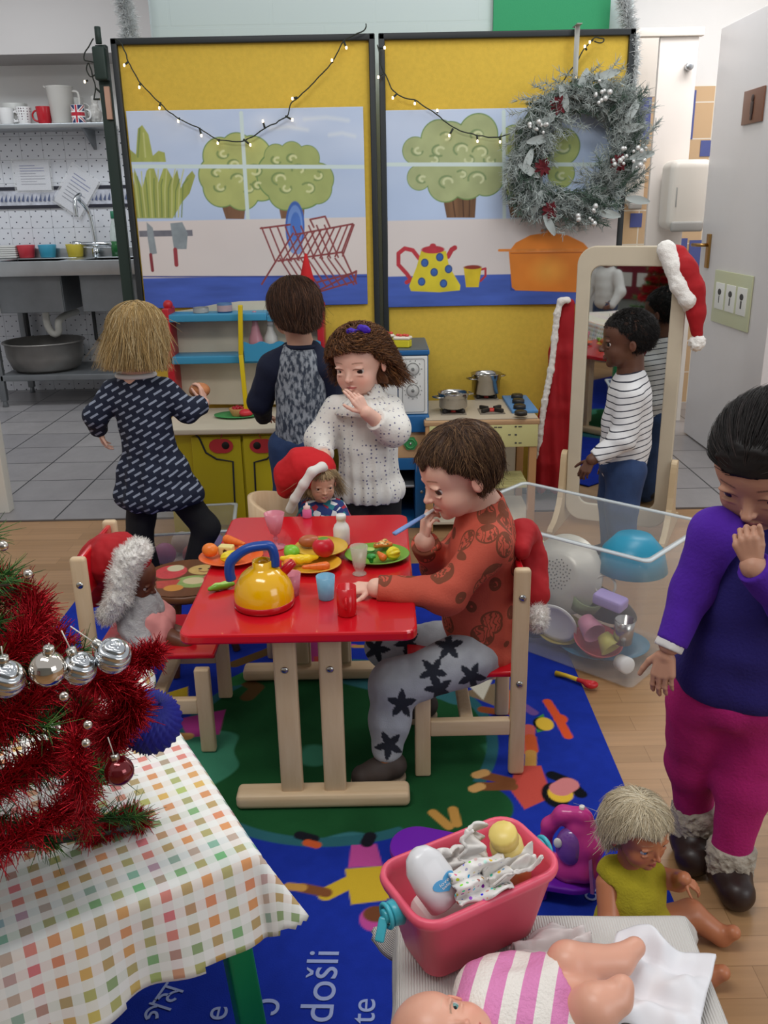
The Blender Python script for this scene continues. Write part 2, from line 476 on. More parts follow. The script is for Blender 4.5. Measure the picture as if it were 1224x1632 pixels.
# ================================================================== ROOM
def struct(o): o['kind'] = 'structure'; return o
m = mat('laminate', '#b48a62', .38, noise=.06, nscale=3); g = NG(m)
br = g.n('TexBrick', offset=.37, i_Scale=1.0, i_Mortar_Size=.0007, i_Bias=0, i_Brick_Width=.62, i_Row_Height=.066)
br.inputs['Color1'].default_value = (*lin('#ad865f'), 1); br.inputs['Color2'].default_value = (*lin('#9d7851'), 1); br.inputs['Mortar'].default_value = (*lin('#84623f'), 1)
g.l(g.coord((1, 1, 1)), br.inputs['Vector'])
n1 = g.n('TexNoise', i_Scale=9.0, i_Detail=6.0); g.l(g.coord((.25, 6, 1)), n1.inputs['Vector'])
hs = g.n('HueSaturation'); g.l(br.outputs[0], hs.inputs['Color']); g.l(g.math('MULTIPLY_ADD', n1.outputs[0], .5, .72), hs.inputs['Value']); g.base(hs.outputs[0])
LAM = m
m = mat('floor_tiles', '#8d8a8b', .32); g = NG(m)
br = g.n('TexBrick', offset=0.0, i_Scale=1.0, i_Mortar_Size=.004, i_Bias=-.2, i_Brick_Width=.326, i_Row_Height=.326)
br.inputs['Color1'].default_value = (*lin('#9b9797'), 1); br.inputs['Color2'].default_value = (*lin('#8b888a'), 1); br.inputs['Mortar'].default_value = (*lin('#3b3a3c'), 1)
tc = g.n('TexCoord'); mp = g.n('Mapping'); mp.inputs['Location'].default_value = (.12, .03, 0); g.l(tc.outputs['Object'], mp.inputs[0]); g.l(mp.outputs[0], br.inputs['Vector'])
n1 = g.n('TexNoise', i_Scale=5.0, i_Detail=6.0, i_Roughness=.7); g.l(g.coord((1.5, .8, 1)), n1.inputs['Vector'])
hs = g.n('HueSaturation'); g.l(br.outputs[0], hs.inputs['Color']); g.l(g.math('MULTIPLY_ADD', n1.outputs[0], .5, .75), hs.inputs['Value']); g.base(hs.outputs[0])
TIL = m
YB = 3.6
struct(MB().box((0, (YB-2.6)/2, -.025), (7.0, YB+2.6, .05), LAM).build('floor'))
struct(MB().box((0, (YB+7.0)/2, -.025), (9.0, 7.0-YB, .05), TIL).build('floor'))
struct(MB().box((0, YB, .001), (7.0, .018, .003), mat('threshold', '#4c4039', .5)).build('trim_1'))
wl = mat('wall_white', '#e6e4e2', .7, noise=.015, nscale=2)
wg = mat('wall_shade_grey', '#b3aeac', .8, noise=.03, nscale=1.5)  # grey puts the weaker light on the kitchen bulkhead into its colour
# far kitchen wall with dotted white tiles
def dot_tiles(name, base='#dfe0e6', w_=.15, dot='#4b4c5a'):
    m = mat(name, base, .25); g = NG(m)
    co = g.coord((1, 1, 1))
    sx = g.n('SeparateXYZ'); g.l(co, sx.inputs[0])
    def cell(v, p, off=0.0):
        f = g.math('FRACT', g.math('DIVIDE', g.math('ADD', v, 50+off), p)); return g.math('MULTIPLY', g.math('SUBTRACT', f, .5), p)
    # dots on two interleaved grids
    def dots(off):
        a = cell(sx.outputs[0], .072, off); b = cell(sx.outputs[2], .072, off)
        r = g.math('SQRT', g.math('ADD', g.math('MULTIPLY', a, a), g.math('MULTIPLY', b, b))); return g.math('LESS_THAN', r, .0048)
    d = g.math('MAXIMUM', dots(0), dots(.036))
    a = g.math('GREATER_THAN', g.math('ABSOLUTE', cell(sx.outputs[0], w_)), w_/2-.0018); b = g.math('GREATER_THAN', g.math('ABSOLUTE', cell(sx.outputs[2], w_)), w_/2-.0018)
    g.base(g.mix(d, g.mix(g.math('MAXIMUM', a, b), base, '#b9bac0'), dot)); return m
DT = dot_tiles('dotted_wall_tiles')
wb = MB(); wb.box((-2.6, 6.68, 1.5), (4.4, .12, 3.0), wl)
o = struct(wb.build('wall_back'))
struct(MB().box((-2.6, 6.61, .89), (4.4, .03, 1.78), DT).build('wall_back'))
bd = MB()
z0 = atY(50, 325, 6.59)[2]; z1 = atY(50, 305, 6.59)[2]
bd.box((-2.6, 6.592, (z0+z1)/2), (4.3, .008, z1-z0+.03), mat('tile_border', '#c9cbd6', .3, noise=.25, nscale=22))
bd.box((-2.6, 6.586, z1+.02), (4.3, .008, .022), mat('border_line', '#2c2c38', .3)); bd.box((-2.6, 6.586, z0-.02), (4.3, .008, .022), mat('border_line'))
for i in range(120):
    x = -4.2+i*.03; bd.raw([(x, 6.583, z0+.02), (x+.02, 6.583, z1-.025+.01*(i % 2)), (x+.018, 6.583, z0+.015)], [(0, 1, 2)], mat('border_motif', '#5b6688', .3), False)
struct(bd.build('trim_2'))
struct(MB().box((-2.9, 6.4, 2.9), (3.9, .45, 1.42), wg).build('ceiling'))
struct(MB().box((-4.6, 5.3, 1.6), (.1, 3.0, 3.2), wl).build('wall_left'))
# pillar wall behind the boards
pb = mat('painted_brick', '#cfdfdf', .55); g = NG(pb)
br = g.n('TexBrick', offset=.5, i_Scale=1.0, i_Mortar_Size=.006, i_Brick_Width=.42, i_Row_Height=.14)
for k_ in ('Color1', 'Color2'): br.inputs[k_].default_value = (1, 1, 1, 1)
br.inputs['Mortar'].default_value = (0, 0, 0, 1)
g.l(g.coord((1, 1, 1), (math.pi/2, 0, 0)), br.inputs['Vector']); g.bump(br.outputs[0], .35, .01)
struct(MB().box((.07, 4.22, 1.6), (2.0, .26, 3.2), pb, bev=.05).build('wall_center'))
tag(MB().box(((atY(786, 20, 4.08)[0]+atY(971, 20, 4.08)[0])/2, 4.075, 2.35), (atY(971, 20, 4.08)[0]-atY(786, 20, 4.08)[0], .02, .86), mat('green_felt', '#3fa573', .9, bump=.2, bscale=300)).build('notice_board'),
    'plain green notice board mounted on the wall above the right yellow board', 'notice board')
# white door edge at far left
dp = MB(); a = atZ(8, 818, 0)
dp.box((a[0]-.06, a[1]+.03, .45), (.16, .06, .9), mat('gloss_white', '#dedad0', .3), bev=.004)
struct(dp.build('trim_3'))

# ---- washroom on the right
cream = mat('cubicle_cream', '#ded5cb', .4)
tw = mat('tan_tiles', '#c9a57e', .3); g = NG(tw)
br = g.n('TexBrick', offset=0.0, i_Scale=1.0, i_Mortar_Size=.004, i_Brick_Width=.2, i_Row_Height=.2)
br.inputs['Color1'].default_value = (*lin('#cfae86'), 1); br.inputs['Color2'].default_value = (*lin('#c8a57c'), 1); br.inputs['Mortar'].default_value = (*lin('#e0d5c4'), 1)
g.l(g.coord((1, 1, 1), (math.pi/2, 0, 0)), br.inputs['Vector']); g.base(br.outputs[0])
YW = 5.75
struct(MB().box((2.2, YW+.06, 1.6), (2.6, .12, 3.2), wl).build('wall_right'))
zt = atY(1120, 138, YW)[2]
t = MB(); t.box((2.2, YW-.01, zt/2), (2.6, .02, zt), tw)
blue = mat('blue_tiles', '#4a5492', .3)
def tq(x0, y0, x1, y1):
    a = atY(x0, y0, YW-.02); b = atY(x1, y1, YW-.02); t.box(((a[0]+b[0])/2, YW-.022, (a[2]+b[2])/2), (abs(b[0]-a[0]), .006, abs(b[2]-a[2])), blue)
tq(1117, 224, 1136, 249); tq(1099, 383, 1119, 430); tq(1016, 152, 1034, 222); tq(1005, 340, 1022, 362); tq(1080, 380, 1092, 420); tq(1096, 144, 1103, 222)
struct(t.build('wall_right'))
struct(MB().box((2.66, 4.9, 1.6), (.1, 1.7, 3.2), wl).build('wall_right'))
# cubicle: header, fixed panel, door panel
c = thing('toilet_cubicle', 'cream toilet cubicle front with header rail and hinged door beside the tiled washroom wall', 'toilet cubicle', (1.7, 5.3, 0))
def panel(nm, x0, x1, ytop, ybot, Y, th, m_, par=c):
    a = atY(x0, 200, Y); b = atY(x1, 200, Y); z1 = atY(x0, ytop, Y)[2]; z0 = max(atY(x1, ybot, Y)[2], .12); mb = MB()
    mb.box(((a[0]+b[0])/2-1.7, Y-5.3, (z0+z1)/2), (b[0]-a[0], th, z1-z0), m_, bev=.004); return mb.build(nm, None, par)
panel('header_rail', 1000, 1108, 46, 58, 5.2, .05, cream)
panel('door', 1041, 1101, 60, 700, 5.21, .03, mat('cubicle_door', '#e6ddd6', .35))
panel('side_panel', 1000, 1040, 60, 155, 5.6, .03, cream)
for px_ in (1000, 1038, 1104):
    q_ = atY(px_, 400, 5.22)[0]-1.7; mb = MB(); mb.box((q_, -.07, .45), (.03, .03, .9), cream, bev=.003); mb.build('support_post', None, c)
hb = MB(); p = atY(1098, 106, 5.17); hb.cyl((p[0]-1.7, -.11, p[2]), (p[0]-1.7, -.15, p[2]), .02, m=mat('chrome_dull', '#b9bcc0', .3, 1)); hb.build('hinge', None, c)
def dispenser(name, label, x0, x1, y0, y1, Y, dep):
    a = atY(x0, y0, Y); b = atY(x1, y1, Y); w_ = b[0]-a[0]; h_ = a[2]-b[2]
    t = thing(name, label, 'dispenser', ((a[0]+b[0])/2, Y, b[2]))
    mb = MB(); mb.box((0, dep/2, h_/2+.01), (w_, dep, h_-.02), mat('dispenser_white', '#e2dad0', .35), bev=.045, seg=4); mb.build('body', None, t)
    mb = MB(); mb.box((-w_*.05, -.002, h_*.1), (w_*.75, .03, h_*.14), mat('dispenser_grey', '#a9a6a2', .35), bev=.012); mb.build('outlet', None, t)
    mb = MB(); mb.box((-w_*.34, .0, h_*.5), (.006, .01, h_*.26), mat('dispenser_grey'), bev=.002); mb.build('gauge_slot', None, t)
    return t
dispenser('towel_dispenser', 'cream paper towel dispenser on the tiled wall beside the open white door', 1072, 1130, 254, 372, 4.98, .2)
dispenser('soap_dispenser', 'white dispenser inside the cubicle, half hidden by the wreathed board', 1004, 1027, 256, 336, 5.62, .1)
# open door leaf along Y
dl = mat('door_white', '#dcd8d8', .35, noise=.01)
XD = 1.71
dr = MB(); dr.box((XD+.022, 4.43, 1.03), (.044, .94, 2.04), dl, bev=.003); door = struct(dr.build('door_1'))
def onX(px, py, X): d = ray(px, py); q = np.array([0, 0, CAM_H])+d*(X/d[0]); return q
h1 = onX(1130, 400, XD)
t = thing('door_handle', None, None); t.location = (XD, h1[1], h1[2]); t.parent = door
mb = MB(); mb.box((-.006, 0, 0), (.012, .045, .17), mat('brass', '#b08a52', .3, 1), bev=.004); mb.tube([(-.01, 0, .03), (-.05, 0, .03), (-.055, .03, .03), (-.055, .1, .028)], .009, 10, mat('brass')); mb.build('lever', None, t)
def plate(nm, label, cat, xs, ys, m_, th=.008):
    a = onX(xs[0], ys[0], XD); b = onX(xs[1], ys[1], XD); mb = MB()
    zz = (onX((xs[0]+xs[1])/2, ys[0], XD)[2], onX((xs[0]+xs[1])/2, ys[1], XD)[2])
    th_ = thing(nm, label, cat, (XD-.002, (a[1]+b[1])/2, zz[1])); mb.box((-th/2, 0, (zz[0]-zz[1])/2), (th, abs(a[1]-b[1]), zz[0]-zz[1]), m_, bev=.002); mb.build('plate' if cat != 'notice' else 'paper', None, th_); return th_, abs(a[1]-b[1]), zz[0]-zz[1]
s_, w_, h_ = plate('door_sign', 'small brown sign with a dark figure high on the open white door', 'sign', (1190, 1216), (142, 196), mat('sign_brown', '#7c5340', .4))
mb = MB(); mb.sph((-.011, 0, h_*.73), (.003, .016, .016), mat('sign_dark', '#3c2a26', .5)); mb.box((-.011, 0, h_*.45), (.004, .03, h_*.36), mat('sign_dark'), bev=.002); mb.box((-.011, 0, h_*.2), (.004, .02, h_*.2), mat('sign_dark'), bev=.002); mb.build('figure', None, s_)
s_, w_, h_ = plate('door_notice', 'pale green laminated notice with three small white pictures on the open white door', 'notice', (1143, 1194), (434, 522), mat('notice_green', '#c3c7a5', .3))
for i in range(3):
    mb = MB(); y = w_*(.3-.3*i); mb.box((-.0095, y, h_*.52), (.004, w_*.24, h_*.5), mat('card_white', '#e4e4df', .4), bev=.001)
    mb.sph((-.012, y, h_*.6), (.001, w_*.05, h_*.06), mat('ink', '#40403e', .6)); mb.box((-.012, y, h_*.46), (.001, .008+.004*i, h_*.14), mat('ink')); mb.build('picture_card', None, s_)

# ---- room behind the camera (seen in the mirror)
struct(MB().box((0, -2.65, 1.5), (7.0, .1, 3.0), mat('wall_back_grey', '#8e9391', .8)).build('wall_front'))
struct(MB().box((-3.5, .5, 1.5), (.1, 6.2, 3.0), wl).build('wall_left'))
mbd = thing('display_board', 'maroon display board with rows of small white cards, seen in the mirror', 'display board', (-2.6, -2.58, .2))
mb = MB(); mb.box((0, 0, .75), (1.5, .03, 1.5), mat('maroon_felt', '#7d2233', .9), bev=.004); mb.build('board', None, mbd)
for i in range(6):
    for j in range(5):
        mb = MB(); mb.box((-.6+i*.2+.07*math.sin(j), .02, .22+j*.24), (.13, .004, .15), mat('card_white')); mb.build('picture_card', None, mbd)
# ================================================================== DISPLAY BOARDS
YBD = 3.85
fr_m = mat('board_frame', '#23282b', .45)
felt = mat('yellow_felt', '#d9b748', .95, bump=.25, bscale=350, noise=.05, nscale=60)
def board(label, px0, px1, x_off=0):
    a = atY(px0, 56, YBD); b = atY(px1, 56, YBD); W = b[0]-a[0]; Hh = 1.885
    t = thing('display_board', label, 'display board', ((a[0]+b[0])/2, YBD, 0), group=None)
    MB().box((0, .022, Hh/2+.02), (W-.03, .02, Hh-.06), felt, bev=.002).build('felt_panel', None, t)
    mb = MB()
    for sx in (-1, 1): mb.box((sx*(W/2-.012), .015, Hh/2), (.024, .045, Hh), fr_m, bev=.004)
    for z in (Hh-.012, .012): mb.box((0, .015, z), (W, .045, .024), fr_m, bev=.004)
    mb.build('frame', None, t)
    for sx in (-1, 1):
        MB().box((sx*(W/2-.1), .03, .011), (.04, .34, .022), fr_m, bev=.004).build('foot', None, t)
    return t
b1 = board('left yellow display board in a black frame with the painted window poster and draining rack', 175, 597)
b2 = board('right yellow display board in a black frame with the painted teapot poster and wreath', 603, 1013)
# side clamp post of the left board with a knob
t = thing('hinge_post', 'narrow dark green folded board edge standing left of the left yellow board', 'post', (atY(160, 60, 3.9)[0], 3.9, 0))
p0 = atY(160, 60, 3.9)
MB().box((-.0, 0, .94), (.045, .03, 1.86), mat('dark_green_metal', '#24352f', .5), bev=.004).build('upright', None, t)
mb = MB(); mb.box((0, -.03, 1.80), (.05, .05, .12), mat('dark_green_metal'), bev=.008); mb.cyl((0, -.03, 1.87), (0, -.03, 1.93), .012, m=mat('dark_green_metal')); mb.build('clamp', None, t)
mb = MB(); mb.box((.01, -.02, 1.66), (.022, .02, .12), mat('masking', '#c9a08a', .7), bev=.002); mb.build('tape', None, t)

# ---- posters (flat sheets of painted paper)
pv = mat('poster_paper', '#ffffff', .6, vcol=True)
def poster(name, label, c0, c1, ny):
    a = atY(*c0, YBD-.008); b = atY(*c1, YBD-.008); W = b[0]-a[0]; H_ = a[2]-b[2]
    P = Paint(W, H_, int(ny*W/H_), ny, '#b7cae8')
    def q(x, y):
        w3 = atY(x, y, YBD-.008); return ((w3[0]-a[0])/W, (a[2]-w3[2])/H_)
    def Q(l): return [q(*z) for z in l]
    return P, q, Q, a, b, W, H_
def finish(P, name, label, a, b):
    o = P.build(name, pv, None, zfn=lambda X, Y: .0035*np.sin(X*9+1)*np.sin(Y*5)); o.location = (a[0], YBD-.004, b[2])
    md = o.modifiers.new('s', 'SOLIDIFY'); md.thickness = .0006
    return tag(o, label, 'poster')
def blob(P, q, pts, col, r=1.0, var=.08, edge='#6f8f55', seed=0):
    for (x, y, rr) in pts:
        c = q(x, y); k = rr/F_PX*4.15/P.W; ky = rr/F_PX*4.15/P.H
        if edge: P.put(P.ell(c[0], c[1], k*1.06, ky*1.06), edge, .1, 20, seed)
    for (x, y, rr) in pts:
        c = q(x, y); k = rr/F_PX*4.15/P.W; ky = rr/F_PX*4.15/P.H
        P.put(P.ell(c[0], c[1], k, ky), col, var, 14, seed+3)
def swirls(P, q, pts, col, dark):
    for i, (x, y, r) in enumerate(pts):
        L = [q(x+r*math.cos(t_), y+r*.8*math.sin(t_)) for t_ in np.linspace(.2+i, 3.6+i, 9)]
        P.put(P.line(L, .013)*.5, dark); L = [q(x+2+r*.6*math.cos(t_), y+r*.5*math.sin(t_)) for t_ in np.linspace(1+i, 4.6+i, 9)]
        P.put(P.line(L, .014)*.55, col)
# left poster
P, q, Q, a, b, W, H_ = poster('l', '', (200, 177), (586, 485), 330)
P.C *= (1+.05*P.noise(3, 1))[..., None]
P.put((.6-P.Y)*2*(.7+.5*P.noise(2.2, 9, 7)), '#c9d7ee')
for (x, y, l) in ((460, 205, 60), (520, 190, 70), (470, 240, 40), (545, 215, 40)): P.put(P.line([q(x-l/2, y), q(x, y-3), q(x+l/2, y+2)], .03)*.12, '#dfe7ee')
gr = '#a3ab5a'; dk = '#758a4c'; lt = '#c5c986'
bush = [(205, 348), (196, 300), (203, 285), (212, 318), (213, 268), (226, 300), (233, 272), (243, 262), (252, 290), (262, 262), (275, 285), (282, 270), (288, 300), (297, 282), (306, 272), (311, 280), (302, 308), (290, 322), (275, 348)]
P.put(P.poly(Q([(205, 258), (204, 236), (216, 246), (219, 205), (226, 199), (236, 214), (243, 248), (252, 240), (262, 243), (264, 258)])), gr, .15, 25, 4, 6)
P.put(P.poly(Q(bush)), gr, .15, 25, 4, 6)
for i in range(16):
    x = 208+i*5.2; P.put(P.line(Q([(x+3, 346), (x+(x-243)*.12, 300+6*math.sin(i*2)), (x+(x-243)*.3, 278+8*math.sin(i*3))]), .008)*.6, dk if i % 2 else lt)
P.put(P.line(Q([(219, 250), (222, 205)]), .01)*.5, dk); P.put(P.line(Q([(231, 250), (228, 212)]), .01)*.5, lt)
tk = '#7d5a41'
P.put(P.poly(Q([(350, 318), (392, 318), (389, 349), (360, 349)])), tk, .2, 40, 2, 5)
P.put(P.poly(Q([(442, 318), (486, 318), (484, 349), (448, 349)])), tk, .2, 40, 2, 5)
blob(P, q, [(352, 250, 24), (378, 240, 22), (402, 250, 26), (345, 280, 24), (352, 300, 24), (385, 305, 24), (415, 285, 28), (380, 275, 40)], '#b3ba72', seed=1)
blob(P, q, [(440, 250, 16), (465, 246, 16), (490, 252, 16), (445, 280, 30), (480, 290, 34), (508, 285, 20), (455, 305, 24), (505, 300, 20)], '#a5b06d', seed=5)
swirls(P, q, [(355, 245, 9), (345, 275, 8), (372, 262, 9), (378, 285, 10), (405, 272, 12), (395, 300, 9), (350, 298, 9), (410, 295, 8), (445, 285, 12), (475, 270, 10), (490, 300, 11), (505, 280, 9), (455, 300, 9), (440, 255, 8), (465, 252, 8)], '#d2d69f', '#7e935a')
wf = '#cfe0de'
P.put(P.line(Q([(188, 265), (586, 266)]), .02)*.85, wf); P.put(P.line(Q([(384, 180), (388, 240), (395, 349)]), .02)*.85, wf)
P.put((P.Y-q(400, 349)[1])*P.ny, '#dcd3cf', .035, 3, 7)
P.put((P.Y-q(400, 440)[1])*P.ny, '#4560b8', .14, 5, 8, 30)
P.put(P.line(Q([(205, 441), (586, 441)]), .008)*.7, '#2f3f88')
# knives on a rack
P.put(P.rect(*q(221, 368), *q(307, 376)), '#73737c', .1)
P.put(P.poly(Q([(233, 354), (243, 363), (250, 404), (239, 406), (235, 380)])), '#8e979c', .12, 30, 1)
P.put(P.poly(Q([(271, 356), (290, 354), (299, 372), (297, 397), (277, 397)])), '#8b959a', .12, 30, 2)
P.put(P.line(Q([(240, 406), (243, 431)]), .017), '#86323a'); P.put(P.line(Q([(279, 398), (281, 422)]), .022), '#9a3a42')
# draining rack
rk = '#8a3f41'
P.put(P.ell(*q(470, 362), .042, .132, .05), '#3f66b4', .1, 9); P.put(P.ell(*q(470, 362), .034, .112, .05), '#6f93d4', .1, 9); P.put(P.ell(*q(471, 363), .024, .08, .05), '#4a74c2', .1, 9); P.put(P.ell(*q(472, 395), .03, .035, .3), '#7d98cc', .1)
for i in range(9):
    x0 = 417+i*12.5; P.put(P.line(Q([(x0, 363-i*.5), (x0+22, 418-i)]), .0085), rk, .1)
    x1 = 470+i*10.5; P.put(P.line(Q([(x1+10, 372-i*1.7), (x1-20+i*1.5, 416-i)]), .0085), rk, .1)
    x2 = 446+i*11; P.put(P.line(Q([(x2, 412), (x2+30, 460-i*.8)]), .0085), rk, .1)
for L in ([(415, 364), (462, 358)], [(470, 374), (562, 357)], [(443, 416), (545, 402)], [(467, 372), (417, 453)], [(545, 402), (568, 452)], [(500, 362), (494, 350), (518, 345), (526, 363)], [(510, 462), (568, 432), (566, 448)], [(505, 450), (568, 434)], [(562, 357), (545, 402)], [(462, 450), (510, 463)], [(567, 448), (512, 464)]):
    P.put(P.line(Q(L), .0095), rk, .1)
finish(P, 'painted_poster', 'painted poster of trees seen through a window above knives and a red draining rack', a, b)
# right poster
P, q, Q, a, b, W, H_ = poster('r', '', (610, 176), (979, 483), 330)
P.C *= (1+.05*P.noise(3, 11))[..., None]; P.put((.5-P.Y)*2*(.6+.5*P.noise(2.2, 19, 7)), '#c9d7ee')
for x0, x1, xb0, xb1 in ((703, 760, 712, 757), (806, 860, 814, 850)):
    P.put(P.poly(Q([(x0, 300), (x1, 300), (xb1, 347), (xb0, 347)])), '#77563b', .25, 40, 2, 5)
    for xx in (.3, .6, .8): P.put(P.line(Q([(x0+(x1-x0)*xx, 308), (xb0+(xb1-xb0)*xx, 345)]), .008)*.7, '#4e3323')
blob(P, q, [(662, 240, 17), (700, 222, 24), (718, 225, 24), (762, 215, 26), (740, 245, 36), (775, 245, 25), (700, 248, 28), (668, 283, 16), (710, 292, 24), (745, 285, 26), (775, 282, 24), (690, 272, 18)], '#a9b382', seed=21)
blob(P, q, [(820, 225, 20), (822, 292, 18), (836, 285, 22), (897, 234, 23), (895, 277, 18), (850, 240, 26)], '#a9b56e', seed=25)
swirls(P, q, [(665, 240, 9), (700, 240, 11), (735, 238, 12), (765, 242, 12), (690, 255, 9), (745, 255, 10), (780, 255, 9), (672, 285, 8), (712, 290, 12), (760, 285, 14), (735, 278, 8), (825, 250, 10), (897, 235, 12), (895, 280, 9), (828, 295, 9), (760, 215, 10), (710, 218, 9)], '#ccd3a6', '#7d9364')
P.put(P.line(Q([(612, 262), (996, 262)]), .02)*.85, wf); P.put(P.line(Q([(803, 178), (804, 348)]), .02)*.85, wf)
P.put((P.Y-q(800, 348)[1])*P.ny, '#dbd3d0', .03, 3, 7)
P.put((P.Y-q(800, 437)[1])*P.ny, '#4460b6', .13, 5, 8, 26)
P.put(P.line(Q([(815, 438), (815, 462), (930, 466)]), .012)*.4, '#2d3f86')
# teapot
rd = '#b8333f'
P.put(P.line(Q([(668, 412), (658, 399), (645, 396), (635, 404), (635, 422), (648, 436), (655, 446), (648, 450)]), .022), rd, .12)
P.put(P.line(Q([(714, 409), (720, 398), (725, 395)]), .026), rd, .12)
P.put(P.poly(Q([(671, 400), (711, 400), (716, 425), (734, 455), (733, 463), (700, 466), (655, 464), (652, 456), (664, 425)])), '#d9c82f', .12, 12, 4)
P.put(P.ell(*q(690, 398), .05, .02), rd, .1); P.put(P.ell(*q(690, 392), .014, .013), rd)
for x, y in ((677, 419), (701, 410), (692, 434), (715, 429), (672, 449), (707, 452)): P.put(P.ell(*q(x, y), .0165, .0225), '#1d3f7c'); P.put(P.ell(*q(x, y), .012, .017), '#3b64ad', .15, 30)
P.put(P.line(Q([(766, 430), (774, 428), (774, 440), (766, 448)]), .012), rd)
P.put(P.poly(Q([(739, 426), (768, 426), (763, 458), (743, 458)])), '#d8be26', .12, 14); P.put(P.ell(*q(753.5, 426), .038, .011), '#8e3424')
# casserole
og = '#e0832c'
P.put(P.poly(Q([(812, 400), (822, 387), (845, 375), (875, 370), (905, 375), (930, 387), (942, 400)])), og, .13, 7, 3)
P.put(P.poly(Q([(811, 401), (944, 400), (934, 462), (928, 466), (822, 463), (816, 458)])), og, .15, 6, 5)
P.put(P.line(Q([(796, 399), (950, 398)]), .014), '#e38a3a', .1); P.put(P.line(Q([(815, 404), (940, 402)]), .006)*.8, '#b05a1d')
P.put(P.line(Q([(864, 368), (887, 367)]), .014), og); P.put(P.line(Q([(876, 368), (876, 374)]), .018), og)
P.put(P.ell(*q(873, 432), .1, .09)*.03, '#e9a545', .15, 8)
finish(P, 'painted_poster', 'painted poster of a spotted teapot, yellow cup and large orange casserole below trees', a, b)

# ---- wreath
def strands(mb, base, dirs, L, r, m_, seg=3, bend=None, n=3, col=None):
    """batch of thin tapered needles (triangular ribbons)"""
    base = np.asarray(base, float); dirs = np.asarray(dirs, float); dirs = dirs/(np.linalg.norm(dirs, axis=1, keepdims=True)+1e-9)
    N = len(base); L = np.full(N, L) if np.isscalar(L) else np.asarray(L)
    up = np.cross(dirs, RNG.normal(size=(N, 3))); up /= np.linalg.norm(up, axis=1, keepdims=True)+1e-9; sd = np.cross(dirs, up)
    V = []; 
    ts = np.linspace(0, 1, seg+1)
    bd_ = np.zeros((N, 3)) if bend is None else bend
    for t_ in ts:
        c = base+dirs*(L*t_)[:, None]+bd_*(t_**2)
        rr = r*(1-.75*t_)
        for j in range(3):
            a_ = 2*math.pi*j/3; V.append(c+(up*math.cos(a_)+sd*math.sin(a_))*rr)
    V = np.stack(V, 1); k = V.shape[1]; V = V.reshape(-1, 3)
    one = [];
    for i in range(seg):
        for j in range(3):
            j2 = (j+1) % 3; one.append((i*3+j, i*3+j2, (i+1)*3+j2, (i+1)*3+j))
    Fq = (np.array(one)[None]+(np.arange(N)*k)[:, None, None]).reshape(-1, 4)
    if mb is None: return V, Fq
    mb.raw(V, Fq, m_, True, None, col)
wc = atY(917, 243, 3.79); wr_ = .207
wt = thing('christmas_wreath', 'frosted grey-green fir wreath with berries hanging on the right yellow board', 'wreath', wc)
needle = mat('frosted_needles', '#aab3b0', .8, noise=.25, nscale=25); needle2 = mat('green_needles', '#4f6457', .7)
for m_, cnt in ((needle, 520), (needle2, 120)):
    Vs = []
    for i in range(cnt):
        a_ = RNG.uniform(0, 2*math.pi); rr = wr_+RNG.uniform(-.07, .052); c0 = np.array([rr*math.cos(a_), RNG.uniform(-.055, .015), rr*math.sin(a_)])
        tdir = np.array([-math.sin(a_)*RNG.choice([-1, 1])+.8*math.cos(a_)*RNG.uniform(-.5, 1), RNG.uniform(-.7, 0), math.cos(a_)+.8*math.sin(a_)*RNG.uniform(-.5, 1)])
        tdir /= np.linalg.norm(tdir); k = 34; tt = RNG.uniform(0, .095, k)
        dn = tdir*.7+RNG.normal(size=(k, 3))*.55
        Vs.append((c0+tdir*tt[:, None], dn))
    Vb = np.concatenate([v[0] for v in Vs]); Dn = np.concatenate([v[1] for v in Vs])
    mb = MB(); V, Fq = strands(None, Vb, Dn, RNG.uniform(.02, .04, len(Vb)), .0017, m_)
    mkmesh('foliage', [(V, Fq)], m_, wt)
mb = MB(); mb.torus((0, 0, 0), wr_, .038, 48, 10, needle2, R(math.pi/2, 'X')); mb.build('ring', None, wt)
def leafV(L, W_):
    P_ = []; n = 7
    for i in range(n+1):
        t_ = i/n; wd = W_*math.sin(math.pi*min(1, t_*.9+.06))**.7; z = .12*L*math.sin(t_*2.2)
        P_ += [(-wd/2, t_*L, z), (0, t_*L, z-.12*W_), (wd/2, t_*L, z)]
    Fq = [];
    for i in range(n):
        for j in (0, 1): Fq.append((i*3+j, i*3+j+1, (i+1)*3+j+1, (i+1)*3+j))
    return P_, Fq
sl = mat('silver_leaf', '#a9b1af', .6)
for i, (ang, rr, tw_) in list(enumerate([(200, .23, 20), (170, .21, 80), (225, .2, -160), (240, .26, 150), (150, .19, 60), (95, .2, 20), (60, .23, -40), (48, .24, -70), (20, .26, -100), (5, .25, 190), (335, .24, 10), (318, .26, 100), (80, .26, 75), (110, .25, 160), (290, .24, 100), (30, .2, 30), (352, .2, 80), (190, .24, 120)]))[::1]:
    a_ = math.radians(ang); mb = MB(); V, Fq = leafV(.1, .032)
    mb.raw(V, Fq, sl, True, T(rr*math.cos(a_), -.075, rr*math.sin(a_)) @ R(math.radians(tw_), 'Y') @ R(math.radians(80), 'X')); mb.build('leaf', None, wt)
pr = mat('berry_pearl', '#d9dad8', .2, metal=.35)
for cx, cz, n_ in ((-.1, .19, 0), (.06, .2, 9), (-.16, .09, 10), (.15, -.03, 8), (.22, -.02, 8), (.045, -.235, 8), (-.02, .11, 0)):
    mb = MB()
    for i in range(n_):
        a_ = RNG.uniform(0, 6.28); r_ = .045*math.sqrt(RNG.uniform(0, 1)); mb.sph((cx+r_*math.cos(a_), -.09-RNG.uniform(0, .02), cz+r_*math.sin(a_)), RNG.uniform(.006, .011), pr, 12)
    if n_: mb.build('berry_cluster', None, wt)
